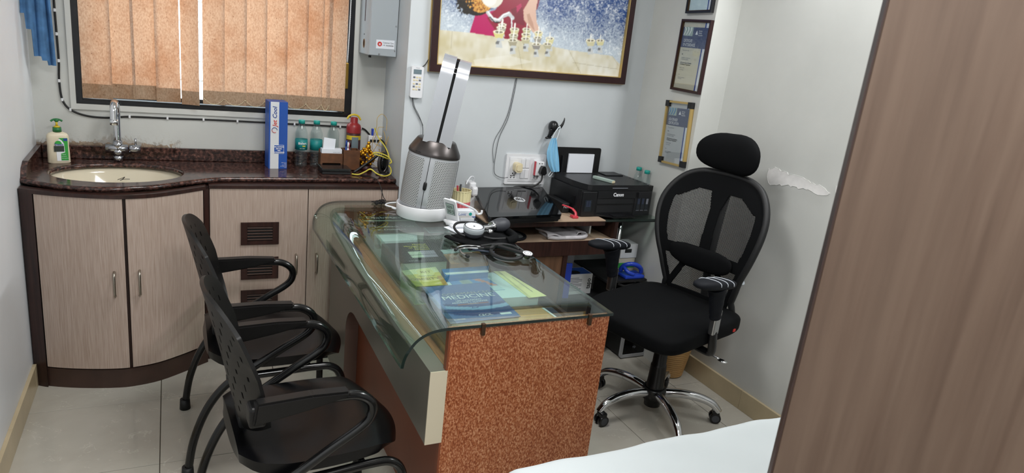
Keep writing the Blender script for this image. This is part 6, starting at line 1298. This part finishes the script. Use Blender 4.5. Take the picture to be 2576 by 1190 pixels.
# stethoscope
sx_ = thing('stethoscope', 'black stethoscope coiled at the right edge of the desk', 'stethoscope', (1.2, 2.4, GZ))
cx_, cy_ = 1.205, 2.368
lp_ = [(cx_ + 0.064 * math.cos(a) + 0.006 * math.sin(a), cy_ + 0.078 * math.sin(a), GZ + 0.010 + 0.006 * (1 + math.sin(a * 0.7))) for a in [rot(150) - i * rot(24) for i in range(18)]]
part('tubing', tube(BM(), [(1.11, 2.445, GZ + 0.008), (1.14, 2.443, GZ + 0.009)] + lp_ + [(1.258, 2.33, GZ + 0.02), (1.268, 2.325, GZ + 0.018)], 0.0078, 9), 'black_matt', sx_)
part('second_tubing', tube(BM(), [(1.125, 2.452, GZ + 0.016), (1.16, 2.452, GZ + 0.02), (1.21, 2.448, GZ + 0.024), (1.25, 2.42, GZ + 0.024), (1.262, 2.37, GZ + 0.022)], 0.0055, 8), 'black_matt', sx_)
HM = Matrix.Translation((1.272, 2.318, GZ + 0.004)) @ Matrix.Rotation(rot(10), 4, 'X')
part('chestpiece', lathe(BM(), [(0.0005, 0), (0.012, 0.0), (0.013, 0.006), (0.022, 0.012), (0.0245, 0.015), (0.0245, 0.020), (0.0225, 0.022), (0.0005, 0.022)], 28, M=HM), 'tube_black', sx_)
dp = part('diaphragm', lathe(BM(), [(0.0005, 0.0226), (0.0195, 0.0226), (0.0205, 0.0215)], 28, M=HM), 'white_plastic', sx_, 'white round diaphragm'); part('diaphragm_ring', lathe(BM(), [(0.012, 0.0228), (0.0145, 0.0228)], 28, M=HM), 'ink_grey', dp); text('lettering', 'L', 0.016, 'ink_black', dp, HM @ Vector((-0.004, -0.005, 0.0229)), (1, 0, 0), (0, 1, 0), shear=0.3)
part('chest_stem', tube(BM(), [(1.262, 2.335, GZ + 0.018), (1.268, 2.328, GZ + 0.018)], 0.006, 8), 'chrome', sx_)
for pts in ([(1.13, 2.452, GZ + 0.012), (1.075, 2.468, GZ + 0.014), (1.035, 2.462, GZ + 0.013), (1.018, 2.445, GZ + 0.010)], [(1.115, 2.442, GZ + 0.009), (1.06, 2.455, GZ + 0.008), (1.027, 2.435, GZ + 0.008), (1.022, 2.39, GZ + 0.008), (1.027, 2.365, GZ + 0.008)]):
    part('ear_tube', tube(BM(), pts, 0.0038, 8), 'steel', sx_); e0, e1 = Vector(pts[-2]), Vector(pts[-1]); d = (e1 - e0).normalized(); part('ear_tip', tube(BM(), [e1 - d * 0.002, e1 + d * 0.010, e1 + d * 0.018], 0.0065, 8, 4, rad=lambda t: 0.0052 + 0.002 * math.sin(PI * t)), 'black_matt', sx_)
part('pen_on_desk', cyl(BM(), (1.085, 2.442, GZ + 0.0045), (1.165, 2.400, GZ + 0.0045), 0.0042, n=10), 'ink_dark_slate', None, 'navy pen lying under the stethoscope ear tubes', cat='pen')

# ------------------------------------------------------------------ visitor chairs (origin on the floor below the seat, +x = forward)
def visitor_chair(label, loc, rz):
    c = thing('visitor_chair', label, 'chair', loc, rz, 'black visitor chairs')
    # moulded back shell with slots
    zs0, zs1 = 0.47, 0.905
    def f(u, v):
        s = 2 * u - 1; hw = 0.232 - 0.075 * max(0, 0.32 - v) ** 1.2 / 0.32 ** 1.2 * 1.0 - 0.02 * max(0, v - 0.7) / 0.3
        z = zs0 + (zs1 - zs0) * v - 0.075 * abs(s) ** 3 * max(0, v - 0.55) / 0.45 * 1.0 + 0.05 * abs(s) ** 3 * max(0, 0.35 - v) / 0.35
        x = -0.205 - 0.075 * v - 0.02 * v * v + 0.066 * s * s + 0.012 * max(0, 0.25 - v)
        return Vector((x, s * hw, z))
    def slot(u, v):
        if v < 0.14 or v > 0.93: return False
        r = int((v - 0.14) / 0.088); row0 = 0.14 + r * 0.088; fv = (v - row0) / 0.088; off = 0.0 if r % 2 else 0.5
        fu = (u - 0.08) / 0.12 + off
        if fu < 0.3 or (1 - 0.08 - u) < 0.03: return False
        return 0.2 < fv < 0.72 and 0.42 < (fu % 1) < 0.56
    part('backrest', thick(grid(BM(), f, 112, 60, skip=slot), 0.011), 'chair_shell', c, 'perforated moulded backrest', world=False, smooth=True)
    def seat_o(u, v): # u across, v from rear to front
        s = 2 * u - 1; t = v
        ex = -0.225 + 0.505 * t; hw = 0.215 + 0.02 * math.sin(PI * min(1, t * 1.1))
        rr_ = 1 - max(0, (t - 0.80) / 0.20) ** 2.4 * 0.35; rr_ *= 1 - max(0, (0.14 - t) / 0.14) ** 2 * 0.22
        z = 0.452 - 0.022 * (1 - s * s) * math.sin(PI * min(t * 1.2, 1)) + 0.02 * max(0, 0.25 - t) / 0.25 - 0.055 * max(0, (t - 0.78) / 0.22) ** 2 - 0.012 * abs(s) ** 4
        return Vector((ex - 0.03 * s * s * max(0, t - 0.7) / 0.3, s * hw * rr_, z))
    part('seat', thick(grid(BM(), seat_o, 28, 30), 0.034), 'seat_vinyl', c, 'glossy black seat', world=False, smooth=True)
    part('seat_plate', boxb(-0.15, 0.20, -0.17, 0.17, 0.385, 0.402), 'black_matt', c, world=False)
    for sy in (-1, 1):
        y = sy * 0.252
        part('arm_tube', tube(BM(), [(-0.185, y, 0.636), (-0.10, y, 0.640), (0.03, y, 0.642), (0.085, y, 0.636), (0.122, y, 0.608), (0.126, y, 0.570), (0.100, y, 0.534), (0.01, y, 0.478), (-0.08, y, 0.420), (-0.17, y * 0.99, 0.360), (-0.235, y * 0.98, 0.27), (-0.280, y * 0.98, 0.15), (-0.300, y * 0.98, 0.03), (-0.302, y * 0.98, 0.012)], 0.0145, 10, 5), 'tube_black', c, world=False)
        q = BM(); b_ = [(-0.205, 0.600), (-0.195, 0.665), (-0.05, 0.668), (0.055, 0.662), (0.055, 0.646), (-0.05, 0.624)]
        prism(q, b_, y - 0.021, y + 0.021, 'y'); bmesh.ops.bevel(q, geom=q.edges[:], offset=0.006, segments=2, affect='EDGES'); part('armrest', q, 'chair_shell', c, world=False)
        part('arm_bracket', boxb(-0.212, -0.168, *((y - 0.045, y + 0.012) if sy > 0 else (y - 0.012, y + 0.045)), 0.590, 0.650, 0.008), 'chair_shell', c, world=False)
        part('front_leg', tube(BM(), [(-0.17, y * 0.90, 0.372), (0.0, y * 0.90, 0.376), (0.14, y * 0.90, 0.382), (0.205, y * 0.91, 0.376), (0.240, y * 0.93, 0.335), (0.250, y * 0.95, 0.24), (0.255, y * 0.97, 0.012)], 0.0145, 10, 5), 'tube_black', c, world=False)
        for x_, yy_ in ((-0.302, y * 0.98), (0.255, y * 0.97)): part('rubber_foot', cyl(BM(), (x_, yy_, 0.0), (x_, yy_, 0.045), 0.0215, 0.019), 'black_matt', c, world=False)
    for x_ in (-0.10, 0.12): part('cross_bar', cyl(BM(), (x_, -0.228, 0.379), (x_, 0.228, 0.379), 0.011, n=12), 'tube_black', c, world=False)
    part('back_support', boxb(-0.205, -0.178, -0.045, 0.045, 0.40, 0.50, 0.005), 'black_matt', c, world=False)
    return c
visitor_chair('black visitor chair nearest the camera, in front of the desk', (0.358, 1.968, 0), math.radians(3.5))
visitor_chair('black visitor chair farther back, beside the louvred cabinet', (0.322, 2.628, 0), math.radians(0))

# ------------------------------------------------------------------ office chair (origin at the base centre, +y = forward)
oc = thing('office_chair', 'black mesh high-back office chair with headrest behind the desk', 'office chair', (2.04, 2.30, 0), math.radians(106))
def cush(u, v):
    """closed seat cushion"""
    a = 2 * PI * u; t = PI * (v - 0.5)
    def e(q, p): return math.copysign(abs(q) ** p, q)
    x = 0.272 * e(math.cos(t), 0.3) * e(math.cos(a), 0.36); y = 0.040 + 0.292 * e(math.cos(t), 0.3) * e(math.sin(a), 0.36); z = 0.050 * e(math.sin(t), 0.6)
    fr = max(0, y - 0.08) / 0.25
    z += 0.522 + (0.010 * math.cos(x * 9) if z > 0 else 0) - 0.028 * fr ** 2.2 + 0.018 * (abs(x) / 0.27) ** 3 * (z > 0) - 0.012 * (1 - fr) * (z > 0) * math.exp(-(x * 6) ** 2)
    return Vector((x, y, z))
b = grid(BM(), cush, 48, 22); bmesh.ops.remove_doubles(b, verts=b.verts[:], dist=1e-4); part('seat', b, 'fabric_black', oc, 'black padded fabric seat', world=False, smooth=True)
part('seat_pan', boxb(-0.20, 0.20, -0.20, 0.22, 0.440, 0.462, 0.01), 'black_plastic', oc, world=False)
part('red_tag', boxb(-0.2735, -0.262, -0.130, -0.112, 0.510, 0.522), 'ink_red', oc, world=False)
# back: outline half widths
BO = [(0.545, 0.165), (0.60, 0.182), (0.66, 0.200), (0.72, 0.216), (0.79, 0.242), (0.86, 0.262), (0.93, 0.274), (1.00, 0.272), (1.06, 0.250), (1.11, 0.212), (1.14, 0.165), (1.157, 0.10), (1.161, 0.0)]
def hw_at(z):
    for (a, wa_), (b_, wb_) in zip(BO[:-1], BO[1:]):
        if a <= z <= b_: return wa_ + (wb_ - wa_) * (z - a) / (b_ - a)
    return 0.165 if z < 0.6 else 0.0
def by(x, z): # depth of the back surface
    t = (z - 0.545) / 0.6; return -0.232 - 0.035 * math.sin(PI * min(max(t, 0), 1)) * -1 - 0.075 * max(0, t - 0.3) ** 1.3 + 0.55 * x * x
mesh_b = BM(); lay = mesh_b.loops.layers.uv.verify(); nz, nx = 40, 24; vs = []
for j in range(nz + 1):
    z = 0.552 + (1.150 - 0.552) * j / nz; h = max(hw_at(z) - 0.006, 0.01); vs.append([mesh_b.verts.new((h * (2 * i / nx - 1), by(h * (2 * i / nx - 1), z), z)) for i in range(nx + 1)])
for j in range(nz):
    for i in range(nx):
        f_ = mesh_b.faces.new((vs[j][i], vs[j][i + 1], vs[j + 1][i + 1], vs[j + 1][i])); f_.smooth = True
        for lp__ in f_.loops: lp__[lay].uv = (lp__.vert.co.x, lp__.vert.co.z)
part('mesh_back', mesh_b, 'chair_mesh', oc, 'see-through black mesh', world=False)
ol = [(w_, z) for z, w_ in BO] + [(-w_, z) for z, w_ in BO[::-1][1:]]
fp = cr([(x, by(x, z) - 0.004, z) for x, z in ol], 3, True)
part('back_frame', tube(BM(), fp, 0.0155, 10, 1, True, raw=True), 'black_matt', oc, world=False)
# fabric-covered solid areas of the back: a wide border, the centre spine and lower struts
def band(name, inner, m_='fabric_black', y_off=0.004, zlo=0.552, zhi=1.150, step=0.004):
    b = BM(); cols = 130; rows_ = int((zhi - zlo) / step); V = {}
    for j in range(rows_ + 1):
        z = zlo + (zhi - zlo) * j / rows_; h = max(hw_at(z) - 0.004, 0.012)
        for i in range(cols + 1):
            x = h * (2 * i / cols - 1); V[i, j] = (x, z)
    vv = {}
    def g(k):
        if k not in vv: x, z = V[k]; vv[k] = b.verts.new((x, by(x, z) + y_off, z))
        return vv[k]
    for j in range(rows_):
        for i in range(cols):
            x = (V[i, j][0] + V[i + 1, j][0] + V[i, j + 1][0] + V[i + 1, j + 1][0]) / 4; z = (V[i, j][1] + V[i, j + 1][1]) / 2
            if inner(x, z): b.faces.new((g((i, j)), g((i + 1, j)), g((i + 1, j + 1)), g((i, j + 1)))).smooth = True
    return part(name, thick(b, 0.003), m_, oc, world=False)
def win(x, z):
    """True inside the see-through windows"""
    ax_ = abs(x)
    up = (0.80 < z < 1.072) and ax_ > 0.026 + 0.02 * max(0, (z - 1.0)) / 0.07 and ax_ < hw_at(z) - 0.052 and not (z > 1.02 and ax_ > 0.20 - (z - 1.02) * 1.6)
    lo = (0.585 < z < 0.745) and ax_ < hw_at(z) - 0.030 and not (abs(ax_ - (0.165 - (z - 0.585) * 0.55)) < 0.016)
    return up or lo
band('back_cover', lambda x, z: not win(x, z))
# lumbar pad
b = BM(); 
def lum(u, v):
    a = 2 * PI * u; t = PI * (v - 0.5)
    def e(q, p): return math.copysign(abs(q) ** p, q)
    x = 0.172 * e(math.cos(t), 0.7) * e(math.cos(a), 0.7); z = 0.757 + 0.056 * e(math.cos(t), 0.7) * e(math.sin(a), 0.8) + 0.012 * (abs(x) / 0.17) ** 2; return Vector((x, by(x, z) + 0.016 + 0.016 * math.sin(t), z))
grid(b, lum, 32, 12); bmesh.ops.remove_doubles(b, verts=b.verts[:], dist=1e-4); part('lumbar_pad', b, 'fabric_black', oc, world=False, smooth=True)
part('spine', tube(BM(), [(0, -0.24, 0.46), (0, -0.285, 0.52), (0, -0.275, 0.62), (0, -0.268, 0.76), (0, -0.285, 0.95), (0, -0.315, 1.12), (0, -0.325, 1.20)], 0.022, 10, 5, flat=0.5), 'black_plastic', oc, world=False)
part('rear_bracket', tube(BM(), [(-0.16, -0.25, 0.50), (-0.10, -0.275, 0.55), (-0.16, -0.262, 0.66), (-0.20, -0.245, 0.70)], 0.012, 8, 5), 'stabiliser_grey', oc, world=False)
part('recline_bar', boxb(-0.05, 0.05, -0.27, 0.0, 0.415, 0.440, 0.006), 'black_plastic', oc, world=False)
hd_ = BM()
def hdf(u, v):
    a = 2 * PI * u; t = PI * (v - 0.5)
    def e(q, p): return math.copysign(abs(q) ** p, q)
    x = 0.163 * e(math.cos(t), 0.8) * e(math.cos(a), 0.85); z = 1.262 + (0.088 + 0.012 * (x < 0) * min(1, -x / 0.1)) * e(math.cos(t), 0.8) * e(math.sin(a), 0.85)
    return Vector((x, -0.262 + 0.038 * math.sin(t) + 0.9 * x * x - 0.25 * (z - 1.262) ** 2, z - 0.06 * x * 0 - 0.35 * x * x))
grid(hd_, hdf, 36, 16); bmesh.ops.remove_doubles(hd_, verts=hd_.verts[:], dist=1e-4); part('headrest', hd_, 'fabric_black', oc, 'padded oval headrest', world=False, smooth=True)
part('headrest_stem', tube(BM(), [(0, -0.31, 1.12), (0, -0.312, 1.20), (0, -0.29, 1.25)], 0.018, 8, 4, flat=0.5), 'black_plastic', oc, world=False)
for sx in (-1, 1):
    x = sx * 0.285
    part('arm_upright', tube(BM(), [(x * 0.72, 0.06, 0.452), (x * 0.95, 0.062, 0.450), (x * 1.0, 0.066, 0.47), (x, 0.085, 0.56)], 0.022, 10, 4, flat=0.7), 'black_plastic', oc, world=False)
    part('arm_post', boxb(x - 0.014, x + 0.014, 0.062, 0.108, 0.548, 0.66, 0.006), 'steel', oc, world=False)
    b = tube(BM(), [(x, 0.092, 0.625), (x, 0.100, 0.655), (x, 0.108, 0.70), (x, 0.118, 0.745), (x, 0.128, 0.772)], 0.03, 16, 5, rad=lambda t: 0.0265 + 0.0012 * math.sin(t * 31) * (1 - t) + 0.020 * t ** 1.6, flat=0.9)
    sv = part('arm_sleeve', b, 'sleeve_navy', oc, 'gathered navy fabric sleeve', world=False)
    b = BM(); MM = Matrix.Translation((x, 0.145, 0.785)) @ Matrix.Rotation(rot(7), 4, 'X')
    blob(b, (0, 0, 0), 0.043, 0.140, 0.021, 2.9, 24, 12, MM); ap = part('arm_pad', b, 'sleeve_navy', oc, world=False)
    for k_ in range(3):
        b = BM(); yy = 0.045 - 0.05 * k_
        pts = []
        for i in range(13):
            a = PI * (i / 12); cx2 = math.copysign(abs(math.cos(a)) ** (2 / 2.9), math.cos(a)); cz2 = abs(math.sin(a)) ** (2 / 2.9); pts.append(MM @ Vector((0.0435 * cx2, yy + 0.02 * cx2, 0.0212 * cz2 * (1 - abs(yy / 0.14) ** 2.9) ** (1 / 2.9))))
        tube(b, pts, 0.0032, 6, 1, raw=True, flat=0.6); part('pad_stripe', b, 'stripe_silver', ap, world=False)
part('tilt_lever', tube(BM(), [(-0.15, 0.02, 0.43), (-0.25, 0.02, 0.425), (-0.30, 0.015, 0.42)], 0.006, 8, 4), 'steel', oc, world=False); part('lever_paddle', blob(BM(), (-0.315, 0.012, 0.418), 0.024, 0.016, 0.006), 'chrome', oc, world=False)
part('mechanism_box', boxb(-0.09, 0.09, -0.12, 0.10, 0.385, 0.442, 0.012), 'black_plastic', oc, world=False)
part('gas_piston', cyl(BM(), (0, 0, 0.315), (0, 0, 0.39), 0.0135), 'chrome', oc, world=False)
part('gas_cover', lathe(BM(), [(0.0005, 0.33), (0.0305, 0.33), (0.032, 0.325), (0.033, 0.262), (0.036, 0.258), (0.0375, 0.252), (0.042, 0.150), (0.050, 0.135), (0.0005, 0.135)], 28), 'black_plastic', oc, world=False)
part('base_hub', lathe(BM(), [(0.0005, 0.140), (0.055, 0.140), (0.058, 0.132), (0.056, 0.085), (0.040, 0.080), (0.038, 0.045), (0.030, 0.042), (0.0005, 0.042)], 28), 'black_plastic', oc, world=False)
for k_ in range(5):
    a = rot(5 + 72 * k_); d = Vector((math.cos(a), math.sin(a), 0)); s_ = Vector((-math.sin(a), math.cos(a), 0))
    lg2 = part('base_leg', tube(BM(), [d * 0.04 + Vector((0, 0, 0.115)), d * 0.12 + Vector((0, 0, 0.125)), d * 0.21 + Vector((0, 0, 0.120)), d * 0.275 + Vector((0, 0, 0.100)), d * 0.308 + Vector((0, 0, 0.070)), d * 0.315 + Vector((0, 0, 0.062))], 0.02, 12, 6, rad=lambda t: 0.023 - 0.007 * t), 'chrome', oc, 'curved chrome leg', world=False)
    cc = d * 0.305 + s_ * 0.012
    ct = part('caster', boxb(-0.016, 0.016, -0.022, 0.022, 0.040, 0.066, 0.006), 'black_plastic', oc, world=False)
    ct.data.transform(Matrix.Translation(cc) @ Matrix.Rotation(a, 4, 'Z'))
    for sgn in (-1, 1):
        q = BM(); c0 = cc + s_ * sgn * 0.007; cyl(q, c0 + Vector((0, 0, 0.0265)), c0 + s_ * sgn * 0.017 + Vector((0, 0, 0.0265)), 0.0262, 0.0255, 24); wh = part('caster_wheel', q, 'black_plastic', ct, world=False)
        q = BM(); cyl(q, c0 + s_ * sgn * 0.017 + Vector((0, 0, 0.0265)), c0 + s_ * sgn * 0.0185 + Vector((0, 0, 0.0265)), 0.018, 0.017, 20); part('wheel_cap', q, 'rubber_grey', ct, world=False)
    
# ------------------------------------------------------------------ examination couch with white sheet
ec = thing('examination_couch', 'low examination couch in the right foreground', 'couch', (1.6, 0.97, 0))
part('mattress', boxb(0.738, 2.42, 0.668, 1.272, 0.545, 0.622, 0.018), 'mattress_blue', ec)
part('couch_frame', boxb(0.80, 2.40, 0.70, 1.24, 0.505, 0.544, 0.004), 'steel', ec)
for x in (0.85, 2.33):
    for y in (0.74, 1.20): part('couch_leg', cyl(BM(), (x, y, 0.0), (x, y, 0.506), 0.016), 'steel', ec)
def sheet_f(u, v):
    X0, X1, Y0, Y1, zt, dr_, r = 0.712, 2.436, 0.652, 1.292, 0.6420, 0.13, 0.03
    x = X0 - dr_ + (X1 - X0 + 2 * dr_) * u; y = Y0 - dr_ + (Y1 - Y0 + 2 * dr_) * v
    dx = max(X0 + r - x, 0, x - (X1 - r)); dy = max(Y0 + r - y, 0, y - (Y1 - r)); d = math.hypot(dx, dy)
    wob = 0.005 * math.sin(x * 19 + y * 13) * math.sin(y * 15 + 1) + 0.004 * math.sin(x * 6 + y * 24) + 0.0015 * math.sin(x * 47 - y * 21)
    if d == 0: return Vector((x, y, zt + wob))
    nxd, nyd = (dx / d) * (1 if x > 1.5 else -1), (dy / d) * (1 if y > 1 else -1)
    if d < r * PI / 2: a = d / r; h, dz = r * math.sin(a), r * (1 - math.cos(a))
    else: h, dz = r + 0.006 * math.sin(x * 40 + y * 40) * min(1, (d - r * PI / 2) / 0.05), r + d - r * PI / 2
    bx_ = min(max(x, X0 + r), X1 - r); by_ = min(max(y, Y0 + r), Y1 - r)
    return Vector((bx_ + nxd * h, by_ + nyd * h, zt - dz + wob * max(0, 1 - d / 0.05)))
part('bed_sheet', thick(grid(BM(), sheet_f, 110, 56), 0.0015), 'sheet_white', None, 'white cotton sheet spread over the examination couch', smooth=True, cat='sheet')
flush_text()
# the laptop and its stand slope towards the front
for nm in ('laptop', 'laptop_cooling_stand'):
    for o in bpy.data.objects:
        p = o.parent
        while p is not None and p.name != nm: p = p.parent
        if p is not None and o.type == 'MESH' and not o.name.startswith(('foot', 'rear_foot')):
            for v in o.data.vertices: v.co.z += 0.10 * (v.co.y + (0.0 if nm == 'laptop' else -0.03)) + 0.009
